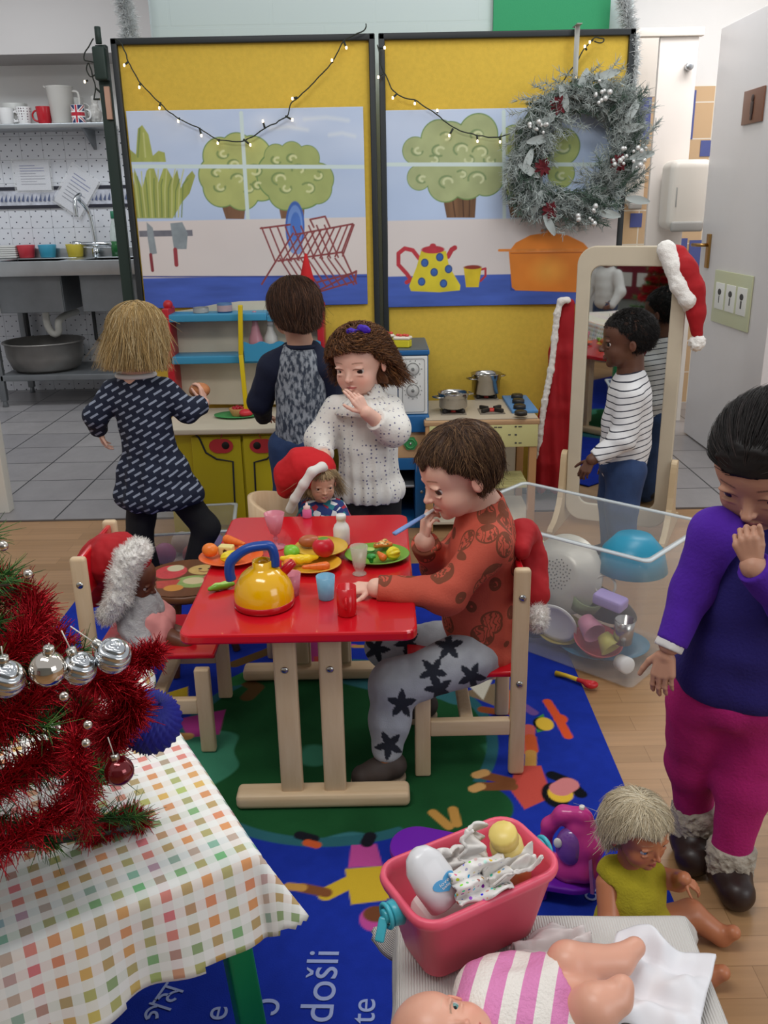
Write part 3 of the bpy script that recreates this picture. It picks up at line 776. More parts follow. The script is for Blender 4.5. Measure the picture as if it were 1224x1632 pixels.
rf = mat('red_flower', '#5e121c', .8, noise=.2, nscale=80)
for cx, cz in ((-.09, .165), (-.14, -.055), (-.105, -.215), (.155, -.045)):
    mb = MB()
    for i in range(11):
        V, Fq = leafV(.036, .014); mb.raw(V, Fq, rf, True, T(cx, -.08, cz) @ R(i*2.4, 'Y') @ R(math.radians(60+20*(i % 3)), 'X'))
    mb.build('flower', None, wt)
mb = MB(); p1 = atY(916, 46, 3.815)-wc
mb.box((p1[0]*.5+.0, p1[1], p1[2]/2+.13), (.02, .003, p1[2]-.26+.03), mat('hook_strap', '#a9a9a3', .35, metal=.4), bev=.001); mb.box((p1[0]*.5, .03, p1[2]+.012), (.02, .09, .003), mat('hook_strap')); mb.box((p1[0]*.5, -.0, .2), (.02, .003, .12), mat('hook_strap'), M=R(.25, 'X')); mb.build('hanging_strap', None, wt)

# ---- fairy lights
wire = mat('wire_green', '#232a22', .5); bulb = mat('bulb_warm', '#ffd79a', .3, emit=9)
def lights(label, pix, bulbs, Y=3.818):
    P_ = smoothpath([atY(x, y, Y) for x, y in pix], 6)
    P_ = P_+np.stack([vnoise(P_*45, 3), P_[:, 0]*0, vnoise(P_*45, 5)], -1)*.0035
    t = thing('fairy_lights', label, 'fairy lights', P_[0]); mb = MB(); mb.tube(P_-P_[0], .0026, 6, wire); mb.build('wire', None, t)
    for (x0, y0, x1, y1) in bulbs:
        a_ = atY(x0, y0, Y)-P_[0]; b_ = atY(x1, y1, Y-.006)-P_[0]; mb = MB(); mb.cyl(a_, a_+(b_-a_)*.8, .004, n=8, m=wire); h_ = mb.build('socket', None, t)
        mb = MB(); mb.sph(b_, (.0042, .0042, .006), bulb, 10); mb.build('bulb', None, h_)
lights('string of fairy lights drooping across the left yellow board and its poster', [(182, 62), (195, 72), (205, 100), (222, 130), (255, 165), (286, 190), (318, 205), (350, 222), (390, 224), (420, 206), (455, 186), (462, 168), (478, 152), (505, 126), (530, 98), (548, 66), (580, 48), (583, 38)],
       [(205, 98, 198, 104), (224, 132, 222, 139), (256, 163, 254, 172), (286, 188, 284, 193), (318, 204, 321, 216), (350, 222, 347, 228), (388, 222, 399, 231), (422, 204, 419, 193), (455, 185, 466, 191), (474, 155, 466, 157), (530, 100, 529, 96), (548, 66, 552, 76)])
lights('string of fairy lights drooping across the right yellow board to the wreath', [(602, 70), (607, 100), (614, 120), (630, 148), (645, 156), (662, 160), (690, 178), (722, 203), (745, 212), (775, 218), (800, 217), (830, 208), (868, 192), (880, 160), (900, 125), (918, 100), (935, 72), (948, 60), (962, 62), (960, 68), (946, 66)],
       [(605, 77, 613, 76), (610, 117, 603, 123), (632, 150, 626, 156), (662, 160, 661, 165), (697, 180, 697, 176), (722, 205, 716, 216), (760, 215, 761, 225), (797, 217, 797, 226), (868, 186, 872, 183), (912, 118, 918, 124), (935, 80, 932, 74), (945, 64, 940, 67)])
lights('short tangle of fairy lights dangling beside the clamp of the left board', [(149, 62), (138, 80), (134, 95), (150, 100), (156, 112), (146, 122), (138, 112), (142, 100), (148, 122), (152, 140), (150, 160)], [(150, 120, 163, 121), (140, 128, 135, 130), (152, 140, 162, 149), (150, 158, 162, 158)], Y=3.9)
# ---- tinsel
def tinsel(label, pts, R_, n_, mcol, metal=.9, w_=.0016, rough=.25, name='tinsel_garland', par=None, L=None):
    P_ = smoothpath(pts, 10); idx = RNG.integers(0, len(P_), n_); base = P_[idx]+RNG.normal(size=(n_, 3))*.003
    d = RNG.normal(size=(n_, 3)); V, Fq = strands(None, base, d, RNG.uniform(.5, 1.1, n_)*R_, w_, None, 2)
    o = mkmesh(name, [(V, Fq)], mat(mcol[0], mcol[1], rough, metal=metal), par)
    return tag(o, label, 'tinsel') if label else o
tinsel('silver tinsel hanging down the wall above the left yellow board', [atY(x, y, 3.97) for x, y in ((206, -30), (196, 0), (203, 25), (206, 60), (206, 100))], .05, 2600, ('tinsel_silver', '#e3e7e8'), metal=.2, w_=.0024)
tinsel('silver tinsel hanging down the wall above the right end of the right board', [atY(x, y, 3.97) for x, y in ((1000, -30), (995, 0), (1000, 30), (1004, 60), (1006, 100))], .045, 2200, ('tinsel_silver', '#e3e7e8'), metal=.2, w_=.0024)
tinsel('thin silver tinsel strand running down the right edge of the right board', [atY(x, y, 3.85) for x, y in ((1013, 60), (1014, 100), (1010, 140), (1012, 180), (1010, 220), (1016, 250), (1008, 280))], .026, 1500, ('tinsel_silver', '#e3e7e8'), metal=.2, w_=.0018)

# ================================================================== KITCHEN (far left)
steel = mat('stainless', '#a9adb0', .28, metal=.85, noise=.12, nscale=6); steel_d = mat('stainless_dull', '#7e8184', .45, metal=.6, noise=.15, nscale=5)
zs = .955; ys0 = 5.93; x0 = -3.6; x1 = atY(215, 410, ys0)[0]+.05
sk = thing('sink_unit', 'long stainless steel double sink unit on legs in the kitchen at the left', 'sink unit', (-2.6, 6.2, 0))
def L_(x, y, z): return (x+2.6, y-6.2, z)
mb = MB(); bas = [(-2.31, .42), (-1.77, .40)]
# top: strips around two basins
def hbox(mb, xa, xb, ya, yb, za, zb, m_, bev=.004): mb.box(L_((xa+xb)/2, (ya+yb)/2, (za+zb)/2), (xb-xa, yb-ya, zb-za), m_, bev=bev)
cx = []
xe = x0
for c_, w_ in bas:
    hbox(mb, xe, c_-w_/2, 5.93, 6.55, zs-.03, zs, steel); xe = c_+w_/2
    hbox(mb, c_-w_/2, c_+w_/2, 5.93, 6.03, zs-.03, zs, steel); hbox(mb, c_-w_/2, c_+w_/2, 6.43, 6.55, zs-.03, zs, steel)
hbox(mb, xe, x1+.6, 5.93, 6.55, zs-.03, zs, steel)
hbox(mb, x0, x1+.6, 5.925, 5.94, zs-.09, zs+.004, steel, .003); hbox(mb, x0, x1+.6, 6.54, 6.56, zs-.03, zs+.06, steel, .003)
mb.build('worktop', None, sk)
for c_, w_ in bas:
    mb = MB(); zb = zs-.33; t_ = .006
    hbox(mb, c_-w_/2, c_+w_/2, 6.03, 6.43, zb, zb+t_, steel_d); hbox(mb, c_-w_/2-t_, c_-w_/2, 6.03, 6.43, zb, zs-.004, steel_d); hbox(mb, c_+w_/2, c_+w_/2+t_, 6.03, 6.43, zb, zs-.004, steel_d)
    hbox(mb, c_-w_/2, c_+w_/2, 6.024, 6.03, zb, zs-.004, steel_d); hbox(mb, c_-w_/2, c_+w_/2, 6.43, 6.436, zb, zs-.004, steel_d); bo = mb.build('basin', None, sk)
    mb = MB(); q0 = L_(c_+.02, 6.2, zb)
    mb.tube(smoothpath([(q0[0], q0[1], q0[2]), (q0[0], q0[1], q0[2]-.1), (q0[0]+.03, q0[1], q0[2]-.16), (q0[0]+.07, q0[1], q0[2]-.15), (q0[0]+.08, q0[1], q0[2]-.08), (q0[0]+.1, q0[1]+.1, q0[2]-.05), (q0[0]+.1, q0[1]+.33, q0[2]-.05)], 6), .024, 12, mat('pipe_white', '#d5d3cc', .4)); mb.build('waste_pipe', None, bo)
sf = atZ(10, 648, 0)
for X_, Y_ in ((sf[0], 6.0), (sf[0], 6.5), (-.9, 6.0), (-.9, 6.5)):
    mb = MB(); mb.box(L_(X_, Y_, .49), (.04, .04, .9), steel_d, bev=.003); mb.cyl(L_(X_, Y_, .0), L_(X_, Y_, .05), .02, .012, m=steel_d); mb.build('leg', None, sk)
mb = MB(); zsh = atY(100, 597, 5.98)[2]; hbox(mb, sf[0], -.9, 5.98, 6.52, zsh-.04, zsh, steel_d); mb.build('lower_shelf', None, sk)
mb = MB(); mb.tube([L_(-2.06, 6.5, .7), L_(-2.06, 6.5, .38), L_(-1.95, 6.5, .33), L_(-1.6, 6.5, .33)],   .014, 8, mat('pipe_dark', '#3d3e40', .5)); mb.build('supply_pipe', None, sk); mb = MB(); mb.tube([L_(-2.55, 6.5, .7), L_(-2.55, 6.5, .3)], .02, 8, mat('pipe_dark')); mb.build('supply_pipe', None, sk)
# tap
tp = thing('mixer_tap', 'tall curved chrome mixer tap on the back of the steel sink', 'tap', (atY(150, 384, 6.47)[0], 6.485, zs))
ch = mat('chrome', '#d5d9dc', .12, metal=1)
mb = MB(); a_ = atY(118, 330, 6.3); hx = a_[0]-tp.location.x
mb.tube(smoothpath([(0, 0, 0), (0, 0, .15), (-.02, 0, .3), (-.06, -.05, .385), (hx*.6, -.1, .41), (hx, -.15, .37), (hx, -.16, .27)], 8), .014, 12, ch); mb.build('spout', None, tp)
mb = MB(); mb.cyl((-.11, 0, .085), (.11, 0, .085), .016, m=ch); mb.cyl((0, 0, 0), (0, 0, .06), .026, m=ch); mb.build('mixer_body', None, tp)
for s_ in (-1, 1):
    mb = MB(); mb.cyl((s_*.1, 0, .085), (s_*.155, 0, .085), .021, .024, 12, ch); mb.build('tap_knob', None, tp)
# large metal pan on the shelf
pn = thing('metal_pan', 'very large round aluminium pan on the lower shelf under the steel sink', 'pan', (atY(72, 560, 6.22)[0], 6.22, zsh))
al = mat('aluminium', '#8f8b87', .38, metal=.7, noise=.12, nscale=7)
mb = MB(); mb.lathe([(0, 0), (.19, 0), (.225, .02), (.255, .1), (.262, .19), (.272, .195), (.272, .2), (.256, .2), (.25, .1), (.21, .015), (0, .01)], 48, al); mb.build('bowl', None, pn)
mb = MB(); mb.torus((0, 0, .197), .27, .006, 48, 8, al); mb.build('rim', None, pn)
# shelf
zz = atY(80, 196, 6.3)[2]; se = atY(168, 196, 6.3)[0]
sh = thing('wall_shelf', 'stainless steel wall shelf holding mugs above the dotted kitchen tiles', 'shelf', (-2.6, 6.45, zz))
mb = MB(); mb.box(((se+2.6-1.2)/2, 0, -.015), (se+2.6+1.2, .29, .03), steel, bev=.004); mb.build('board', None, sh)
for bx in (atY(137, 210, 6.4)[0]+2.6, -.7):
    mb = MB(); mb.prism([(0, 0), (.25, 0), (.02, -.12), (0, -.12)], -.008, .008, steel_d, T(bx, .13, -.03) @ R(-math.pi/2, 'Z') @ R(math.pi/2, 'X')); mb.build('bracket', None, sh)
def mug(name, label, px, r, h, m_, Z, Y=6.42, handle=True, cat='mug', side=1, group=None, hm=None):
    X = atY(px, 180, Y)[0] if Z > 1.5 else atY(px, 385, Y)[0]
    t = thing(name, label, cat, (X, Y, Z), group=group)
    mb = MB(); mb.lathe([(0, 0), (r*.78, 0), (r*.82, .004), (r, h*.97), (r*.98, h), (r*.92, h*.97), (r*.76, .01), (0, .008)], 32, m_); mb.build('cup' if handle else 'bowl', None, t)
    if handle:
        mb = MB(); mb.torus((0, 0, 0), h*.3, .006, 16, 8, hm or m_, T(side*r*.9, 0, h*.5) @ R(math.pi/2, 'X')); mb.build('handle', None, t)
    return t
wm = mat('china_white', '#dedcdb', .25)
dm = mat('china_dots', '#e0dedd', .25); g = NG(dm); vo = g.n('TexVoronoi', i_Scale=62.0); vo.inputs['Randomness'].default_value = .1; g.l(g.coord(), vo.inputs['Vector']); g.base(g.mix(g.math('LESS_THAN', vo.outputs[0], .3), '#e0dedd', '#6b5b62'))
mug('mug', 'plain white mug at the left end of the kitchen wall shelf', 10, .052, .105, wm, zz)
mug('mug', 'white mug with small dark dots on the kitchen wall shelf', 38, .05, .11, dm, zz, side=-1)
mug('mug', 'plain red mug on the kitchen wall shelf', 70, .05, .11, mat('china_red', '#b01c28', .25), zz, side=-1)
um = mat('union_flag', '#26345e', .3, vcol=True)
P = Paint(2, 1, 128, 64, '#26345e')
for c_, w_ in (('#e4e2e0', .3), ('#b32032', .1)):
    P.put(P.line([(0, 0), (1, 1)], w_*.7), c_); P.put(P.line([(1, 0), (0, 1)], w_*.7), c_)
for c_, w_ in (('#e4e2e0', .34), ('#b32032', .2)):
    P.put(P.line([(.5, 0), (.5, 1)], w_), c_); P.put(P.line([(0, .5), (1, .5)], w_), c_)
uX = atY(125, 180, 6.37)[0]; t = thing('mug', 'mug with a Union Jack flag design on the kitchen wall shelf', 'mug', (uX, 6.37, zz))
ang = (P.X-.5)*math.radians(150); V = np.stack([.046*np.sin(ang), -.046*np.cos(ang), (1-P.Y)*.108], -1).reshape(-1, 3)
i_ = np.arange((P.ny-1)*P.nx).reshape(P.ny-1, P.nx)[:, :-1]; Fq = np.stack([i_+P.nx, i_+P.nx+1, i_+1, i_], -1).reshape(-1, 4); Cc = P.C.reshape(-1, 3)
mkmesh('flag_print', [(V, Fq)], um, t, lambda V: Cc)
mb = MB(); mb.lathe([(0, 0), (.045, 0), (.045, .11), (.041, .11), (.04, .01), (0, .01)], 32, wm); mb.build('cup', None, t)
mb = MB(); mb.torus((0, 0, 0), .03, .006, 16, 8, wm, T(.045, .02, .055) @ R(math.pi/2, 'X')); mb.build('handle', None, t)
mug('mug', 'tall pale mug behind the Union Jack mug on the kitchen wall shelf', 122, .055, .17, mat('china_grey', '#c9c8c4', .3), zz, Y=6.52)
mug('bowl', 'pale grey bowl behind the mugs at the left of the kitchen wall shelf', 24, .085, .14, mat('china_grey'), zz, Y=6.51, handle=False, cat='bowl')
jg = thing('measuring_jug', 'tall translucent white plastic jug between the red mug and the Union Jack mug', 'jug', (atY(99, 180, 6.44)[0], 6.44, zz))
jm = mat('jug_plastic', '#d3cfc9', .35, alpha=.8)
mb = MB(); mb.lathe([(0, 0), (.065, 0), (.07, .01), (.085, .225), (.088, .23), (.082, .225), (.066, .012), (0, .01)], 32, jm); mb.build('body', None, jg)
mb = MB(); mb.tube(smoothpath([(.08, 0, .2), (.12, 0, .19), (.118, 0, .1), (.072, 0, .06)], 6), .008, 8, jm); mb.build('handle', None, jg)
mb = MB(); mb.tube([(-.08, 0, .222), (-.105, 0, .236)], [.02, .01], 8, jm, flat=.6); mb.build('lip', None, jg)
cb = SDF(.02); cb.ell((0, 0, .06), (.045, .04, .06)); cb.ell((.01, 0, .13), (.02, .018, .05)); V, Fq = cb.mesh(.006, disp=lambda X: fbm(X*60, 2)*.008)
o = mkmesh('plastic_bag', [(V, Fq)], mat('clear_bag', '#c9c5c0', .25, alpha=.75, noise=.2, nscale=30)); o.location = (atY(150, 180, 6.43)[0], 6.43, zz); tag(o, 'crumpled clear plastic bag at the right end of the kitchen wall shelf', 'bag')
def dish(label, px, col, r=.062, h=.085, dx=0): mug('bowl', label, px, r, h, mat('bowl_'+label.split()[0], col, .35), zs+.001, Y=6.5, handle=False, cat='bowl')
dish('red plastic bowl behind the steel sink', 40, '#c63a46'); dish('blue plastic bowl behind the steel sink', 74, '#3f9cbb'); dish('yellow plastic bowl behind the steel sink near the tap', 118, '#c9b640')
mb = MB(); 
for i in range(6): mb.box((0, 0, .008+i*.014), (.13, .1, .012), mat('cloth_white', '#d5d3cf', .8), bev=.004)
tag(mb.build('paper_towel_stack', None, None, (atY(12, 385, 6.5)[0], 6.5, zs+.001)), 'stack of folded white paper towels left of the red bowl behind the sink', 'paper towels')
bt = thing('soap_bottle', 'clear bottle half full of green washing-up liquid behind the sink', 'bottle', (atY(184, 380, 6.49)[0], 6.49, zs+.001))
mb = MB(); mb.lathe([(0, 0), (.036, 0), (.036, .1), (.034, .102), (0, .102)], 24, mat('soap_green', '#2f6e3d', .2)); mb.build('liquid', None, bt)
mb = MB(); mb.lathe([(.037, .1), (.037, .15), (.026, .2), (.014, .24), (.014, .25)], 24, mat('bottle_clear', '#cfdcd3', .15, alpha=.45)); mb.build('bottle_neck', None, bt)
mb = MB(); mb.cyl((0, 0, .25), (0, 0, .3), .017, m=mat('cap_green', '#2f7a5c', .4)); mb.build('cap', None, bt)
# notices on the tiles
nm = mat('notice_paper', '#d9d9e0', .25)
def notice(label, c, w_, h_, rot, tilt=0):
    p = atY(*c, 6.575); t = thing('paper_notice', label, 'notice', (p[0], 6.575, p[2]), rot=(0, rot, 0))
    mb = MB(); mb.box((0, 0, 0), (w_, .003, h_), nm); mb.build('sheet', None, t)
    mb = MB(); mb.box((0, -.003, 0), (w_+.03, .002, h_+.03), mat('clear_sleeve', '#ffffff', .12, alpha=.18)); mb.build('plastic_sleeve', None, t)
    mb = MB()
    for i in range(8):
        l = w_*(.7 if i % 3 else .45); mb.box((-(w_*.7-l)/2, -.0022, h_*.34-i*h_*.09), (l, .001, h_*.022), mat('ink_blue', '#6f74a0', .6) if i < 3 else mat('ink_grey', '#8c8c98', .6))
    mb.build('printed_lines', None, t)
notice('white paper notice in a clear sleeve hanging straight on the dotted tiles', (52, 280), .24, .19, 0)
notice('white paper notice in a clear sleeve hanging crooked behind the tap', (122, 305), .2, .28, .62)
# ================================================================== RUG
rugm = mat('rug_pile', '#ffffff', .97, spec=.1, vcol=True, bump=.25, bscale=420)
rx0, rx1, ry0, ry1 = -1.05, .53, .55, 3.02
P = Paint(rx1-rx0, ry1-ry0, 460, 740, '#1a2f93')
def rq(x, y):
    w3 = atZ(x, y, 0.0); return ((w3[0]-rx0)/P.W, (ry1-w3[1])/P.H)
def Q(*l): return [rq(*z) for z in l]
def W2(X, Y): return ((X-rx0)/P.W, (ry1-Y)/P.H)
def circ(X, Y, r, ry=None): c = W2(X, Y); return P.ell(c[0], c[1], r/P.W, (ry or r)/P.H)
P.C *= (1+.08*P.noise(90, 5))[..., None]
P.put(circ(-.13, 1.9, .4), '#2c5f67'); P.put(circ(-.13, 1.9, .37), '#356c72', .12, 6)
nz = P.noise(4.2, 77)*.5+P.noise(9, 12)*.18
P.put(np.minimum(circ(-.13, 1.9, .372), (nz-.05)*60), '#1c4d2a', .14, 25, 3)
P.put(np.minimum(circ(-.13, 1.9, .372), (nz-.42)*60), '#3d7f63', .1, 25, 3)
P.put(circ(.13, 1.62, .14, .1), '#1c4d2a', .12, 25)
sk1, sk2, sk3 = '#c99a5e', '#7a4a2c', '#d8b13c'
def limb(col, w_, *pts): P.put(P.line(Q(*pts), w_/P.H*1.0), col)
def kid(parts):
    for kind, col, *a in parts:
        if kind == 'l': limb(col, *a)
        elif kind == 'p': P.put(P.poly(Q(*a)), col)
        elif kind == 'c': c = rq(a[0], a[1]); P.put(P.ell(c[0], c[1], a[2]/P.W, (a[3] if len(a) > 3 else a[2])/P.H), col)
kid([  # figure with the orange hat, right edge
    ('l', '#c05a50', .035, (842, 1165), (838, 1200)), ('p', '#3f8a3d', (852, 1150), (866, 1142), (870, 1168), (856, 1172)),
    ('c', '#141414', 862, 1158, .02, .03), ('c', sk3, 868, 1158, .022, .03), ('l', '#d0502a', .024, (872, 1122), (890, 1150), (905, 1178)), ('c', '#d0502a', 893, 1150, .018, .022),
    ('l', '#c2562e', .03, (845, 1180), (848, 1200)), ('l', '#b98a45', .028, (846, 1205), (845, 1235)),
    ('p', '#b94a3f', (822, 1225), (862, 1225), (880, 1275), (836, 1295), (812, 1262)), ('l', sk2, .03, (812, 1250), (770, 1240)), ('l', sk2, .03, (815, 1258), (765, 1258)), ('l', sk1, .026, (772, 1236), (760, 1240)), ('l', sk1, .026, (765, 1258), (755, 1262)),
    ('l', '#111318', .03, (880, 1240), (905, 1250), (925, 1270)), ('c', '#111318', 885, 1272, .03, .045), ('c', sk3, 893, 1270, .028, .03), ('l', '#6b4a8a', .026, (850, 1140), (835, 1130)), ('l', '#8e4a28', .03, (770, 1135), (800, 1140))])
kid([('l', '#c77a7a', .05, (905, 1255), (893, 1262)),
    ('p', '#b3488c', (560, 1352), (600, 1350), (610, 1385), (555, 1388)), ('l', '#1a1a22', .028, (585, 1348), (590, 1338)), ('l', '#1a1a22', .025, (478, 1336), (500, 1342)), ('l', '#c2562e', .02, (490, 1348), (505, 1352)),
    ('p', '#c3a32d', (550, 1390), (612, 1385), (617, 1440), (560, 1447)), ('l', '#c3a32d', .034, (556, 1412), (520, 1430)), ('l', sk2, .024, (520, 1428), (482, 1420)), ('l', '#b98a45', .02, (482, 1420), (460, 1418)), ('l', '#c3a32d', .034, (610, 1425), (640, 1430)),
    ('c', '#b3488c', 597, 1470, .028, .03), ('c', '#6b4028', 600, 1462, .025, .02),
    ('l', '#b98a45', .022, (690, 1300), (715, 1322)), ('l', '#b98a45', .022, (722, 1295), (728, 1318))])
kid([  # behind the table, left and centre
    ('p', '#c2a32d', (262, 1110), (300, 1098), (300, 1135), (270, 1145)), ('p', '#a0387e', (285, 1150), (360, 1135), (350, 1175), (300, 1180)), ('l', sk1, .03, (275, 1178), (300, 1178)),
    ('l', '#5a4326', .04, (375, 1062), (420, 1045), (455, 1030)), ('l', '#5a4326', .04, (395, 1115), (410, 1100), (395, 1092)), ('l', '#2f6e3d', .05, (375, 1090), (400, 1078)),
    ('p', '#a03a74', (493, 1022), (520, 1018), (530, 1068), (495, 1070)), ('p', '#b5483e', (500, 1050), (520, 1050), (522, 1068), (502, 1068)), ('c', sk1, 508, 1012, .03, .03),
    ('l', '#b3488c', .02, (550, 1032), (565, 1033)), ('l', '#b98a45', .018, (565, 1034), (600, 1034)),
    ('p', '#7c6a52', (735, 1108), (800, 1090), (790, 1130)), ('p', '#c9c3b2', (740, 1090), (790, 1075), (770, 1120)), ('l', '#c2562e', .04, (812, 1110), (815, 1135)), ('l', '#8e4a28', .03, (800, 1137), (820, 1140))])
P.put(circ(-.75, 2.6, .08), '#b5483e'); P.put(circ(-.9, 2.3, .07), '#c2a32d')
rug = P.build('rug', rugm); 
me = rug.data; n_ = len(me.vertices); a_ = np.empty(n_*3, np.float32); me.vertices.foreach_get('co', a_); a_ = a_.reshape(-1, 3); a_ = np.stack([a_[:, 0], a_[:, 2], np.full(n_, .008, np.float32)], -1); me.vertices.foreach_set('co', a_.ravel()); me.update()
rug.location = (rx0, ry0, 0); tag(rug, 'large blue play rug printed with a green globe, children and words', 'rug')
sd_ = rug.modifiers.new('s', 'SOLIDIFY'); sd_.thickness = .006; sd_.offset = -1
tx = MB(); tm = mat('rug_lettering', '#8f9bc4', .95)
def rt(txt, px, py, size, ang=90): q = atZ(px, py, .0)-np.array([rx0, ry0, 0]); textmesh(tx, txt, size, T(q[0], q[1], .0095) @ R(math.radians(ang)), tm, .0004)
rt('o došli', 510, 1603, .08, 88); rt('te', 580, 1618, .06, 88); rt('e', 345, 1622, .06, 88); rt('enu', 190, 1590, .065, 88); rt('গম', 262, 1606, .06, 70); rt('ɔ', 425, 1612, .07, 88); rt('cu', 938, 1428, .05, 80); rt('NC', 712, 922, .04, 0)
tx.build('lettering', None, rug)

# ================================================================== RED TABLE
red = mat('red_gloss', '#c1121f', .22, noise=.04, nscale=5, coat=.3)
birch = mat('birch', '#cdb18c', .45); g = NG(birch)
n1 = g.n('TexNoise', i_Scale=7.0, i_Detail=5.0); g.l(g.coord((9, 9, 1.2)), n1.inputs['Vector']); cr = g.mix(n1.outputs[0], '#bf9f78', '#d9c3a2'); g.base(cr)
birchx = mat('birch_x', '#cdb18c', .45); g = NG(birchx)
n1 = g.n('TexNoise', i_Scale=7.0, i_Detail=5.0); g.l(g.coord((1.2, 9, 9)), n1.inputs['Vector']); g.base(g.mix(n1.outputs[0], '#bf9f78', '#d9c3a2'))
bolt_m = mat('bolt', '#b9b9b5', .25, metal=1)
def bolts(parent, pts, ax='Y', r=.008):
    for p in pts:
        mb = MB(); d = {'Y': (0, -.004, 0), 'X': (-.004, 0, 0)}[ax]
        mb.lathe([(0, .004), (r*.6, .0035), (r, .001), (r, 0), (0, 0)], 16, bolt_m, frame(p, np.array(d))); mb.lathe([(0, .0045), (r*.3, .0045), (r*.3, .003)], 6, mat('bolt_dark', '#55534f', .5), frame(p, np.array(d))); mb.build('bolt', None, parent)
TX0, TX1, TY0, TY1, TZ = -.412, .062, 1.57, 2.275, .46
tb = thing('play_table', 'low red play table on birch trestle legs in the middle of the rug', 'table', ((TX0+TX1)/2, (TY0+TY1)/2, .01))
cx_, cy_ = tb.location.x, tb.location.y
mb = MB(); mb.prism(rrect(TX1-TX0, TY1-TY0, .028), TZ-.032, TZ-.01, red); o = mb.build('tabletop', None, tb)
bv = o.modifiers.new('b', 'BEVEL'); bv.width = .005; bv.segments = 2
for Y_, lx, back in ((1.645, (-.212, -.118), 0), (2.2, (-.234, -.122), 1)):
    X0 = -.335 if not back else -.4; X1 = .045
    mb = MB(); mb.box(((X0+X1)/2-cx_, Y_-cy_, .018), (X1-X0, .055, .036), birchx, bev=.012); mb.build('foot_beam', None, tb)
    for x in lx:
        mb = MB(); mb.box((x-cx_, Y_+(-.0 if not back else .0)-cy_, .225), (.048, .024, .40), birch, bev=.006); lg = mb.build('leg', None, tb)
        if not back: bolts(lg, [(x-cx_, Y_-.0125-cy_, .335)])
    if back:
        for x in (-.234, -.122):
            mb = MB(); mb.box((x-cx_+.0, Y_-.026-cy_, .24), (.04, .022, .37), birch, bev=.008); mb.build('brace', None, tb)
# ================================================================== CHAIRS
def make_chair(label, x, y, rz, hgt=.52, seat_z=.265, D_=.25, Wd=.27):
    """origin at floor centre; faces local -X"""
    t = thing('play_chair', label, 'chair', (x, y, .01), rz)
    for s_ in (-1, 1):
        yy = s_*(Wd/2-.011)
        mb = MB(); mb.box((-D_/2+.018, yy, .112), (.036, .022, .224), birch, bev=.005); mb.build('leg', None, t)
        mb = MB(); mb.box((D_/2-.018, yy, (hgt-.01)/2), (.036, .022, hgt-.01), birch, bev=.008); lg = mb.build('leg', None, t)
        bolts(lg, [(D_/2-.018, yy+s_*.0115, hgt-.075), (D_/2-.018, yy+s_*.0115, seat_z-.028)])
        mb = MB(); mb.box((0, yy, .125), (D_-.07, .02, .04), birchx, bev=.004); mb.build('side_rail', None, t)
    mb = MB(); mb.box((-.005, 0, .125), (.03, Wd-.05, .02), birch, bev=.004); mb.build('stretcher', None, t)
    mb = MB(); mb.box((-.012, 0, seat_z-.018), (D_+.0, Wd-.046, .014), red, bev=.005); mb.build('seat', None, t)
    mb = MB(); mb.box((D_/2-.018, 0, hgt-.068), (.014, Wd-.046, .10), red, bev=.005); mb.build('backrest', None, t)
    return t
chR = make_chair('birch and red play chair under the seated boy at the right side of the table', .185, 1.862, 0)
chL = make_chair('birch and red play chair left of the table with the dark-skinned doll on it', -.562, 1.975, math.pi, D_=.29)
# chair behind the table
ch3 = thing('curved_back_chair', 'pale wooden toddler chair with a curved back behind the table holding the small doll', 'chair', (-.235, 2.42, .01))
for sx in (-1, 1):
    for sy in (-1, 1):
        mb = MB(); mb.cyl((sx*.1, sy*.1, 0), (sx*.1, sy*.1, .25), .014, m=birch); mb.build('leg', None, ch3)
mb = MB(); mb.prism(rrect(.27, .26, .06), .25, .268, birch); mb.build('seat', None, ch3)
mb = MB(); a0 = 200
V = []; Fq = []
for i in range(25):
    a_ = math.radians(100+i*170/24); 
    for (r_, z_) in ((.155, .27), (.155, .42+.045*math.sin(math.pi*i/24)), (.14, .42+.045*math.sin(math.pi*i/24)), (.14, .27)): V.append((r_*math.sin(a_-math.radians(100))*1-.0 if 0 else r_*math.cos(a_), r_*.9*math.sin(a_)*1+.0, z_))
for i in range(24):
    for j in range(4): j2 = (j+1) % 4; Fq.append((i*4+j, (i+1)*4+j, (i+1)*4+j2, i*4+j2))
Fq += [(0, 1, 2, 3), (99, 98, 97, 96)]
mb.raw(V, Fq, birch, True); mb.build('backrest', None, ch3)
# round painted stool
st = thing('round_stool', 'small brown round stool with a painted apple picture between the left chair and the table', 'stool', (-.565, 2.33, .01))
sm_ = mat('stool_paint', '#6a3f22', .4, vcol=True); P = Paint(.27, .27, 130, 130, '#6b4226'); P.C *= (1+.15*P.noise(12, 3, 2))[..., None]
P.put(P.ell(.3, .35, .17, .19), '#c7484a', .1); P.put(P.ell(.33, .25, .09, .09), '#c9bf9c'); P.put(P.ell(.65, .3, .17, .14), '#c9a766', .08); P.put(P.ell(.6, .28, .02, .02), '#3a2418'); P.put(P.ell(.7, .28, .02, .02), '#3a2418')
P.put(P.line([(.6, .34), (.66, .37), (.71, .34)], .018), '#7a3a22'); P.put(P.ell(.6, .62, .2, .16), '#8aa05c', .1); P.put(P.ell(.6, .6, .12, .09), '#cdbb92'); P.put(P.poly([(.2, .6), (.45, .56), (.42, .8), (.25, .78)]), '#b5493f', .1); P.put(P.ell(.42, .78, .1, .08), '#c98a3c'); P.put(P.ell(.78, .52, .1, .12), '#c7484a', .1)
msk = ((P.X-.5)**2+(P.Y-.5)**2) < .249
o = P.build('painted_top', sm_, st, mask=msk); o.rotation_euler = (-math.pi/2, 0, 0); o.location = (-.135, -.135, .2535)
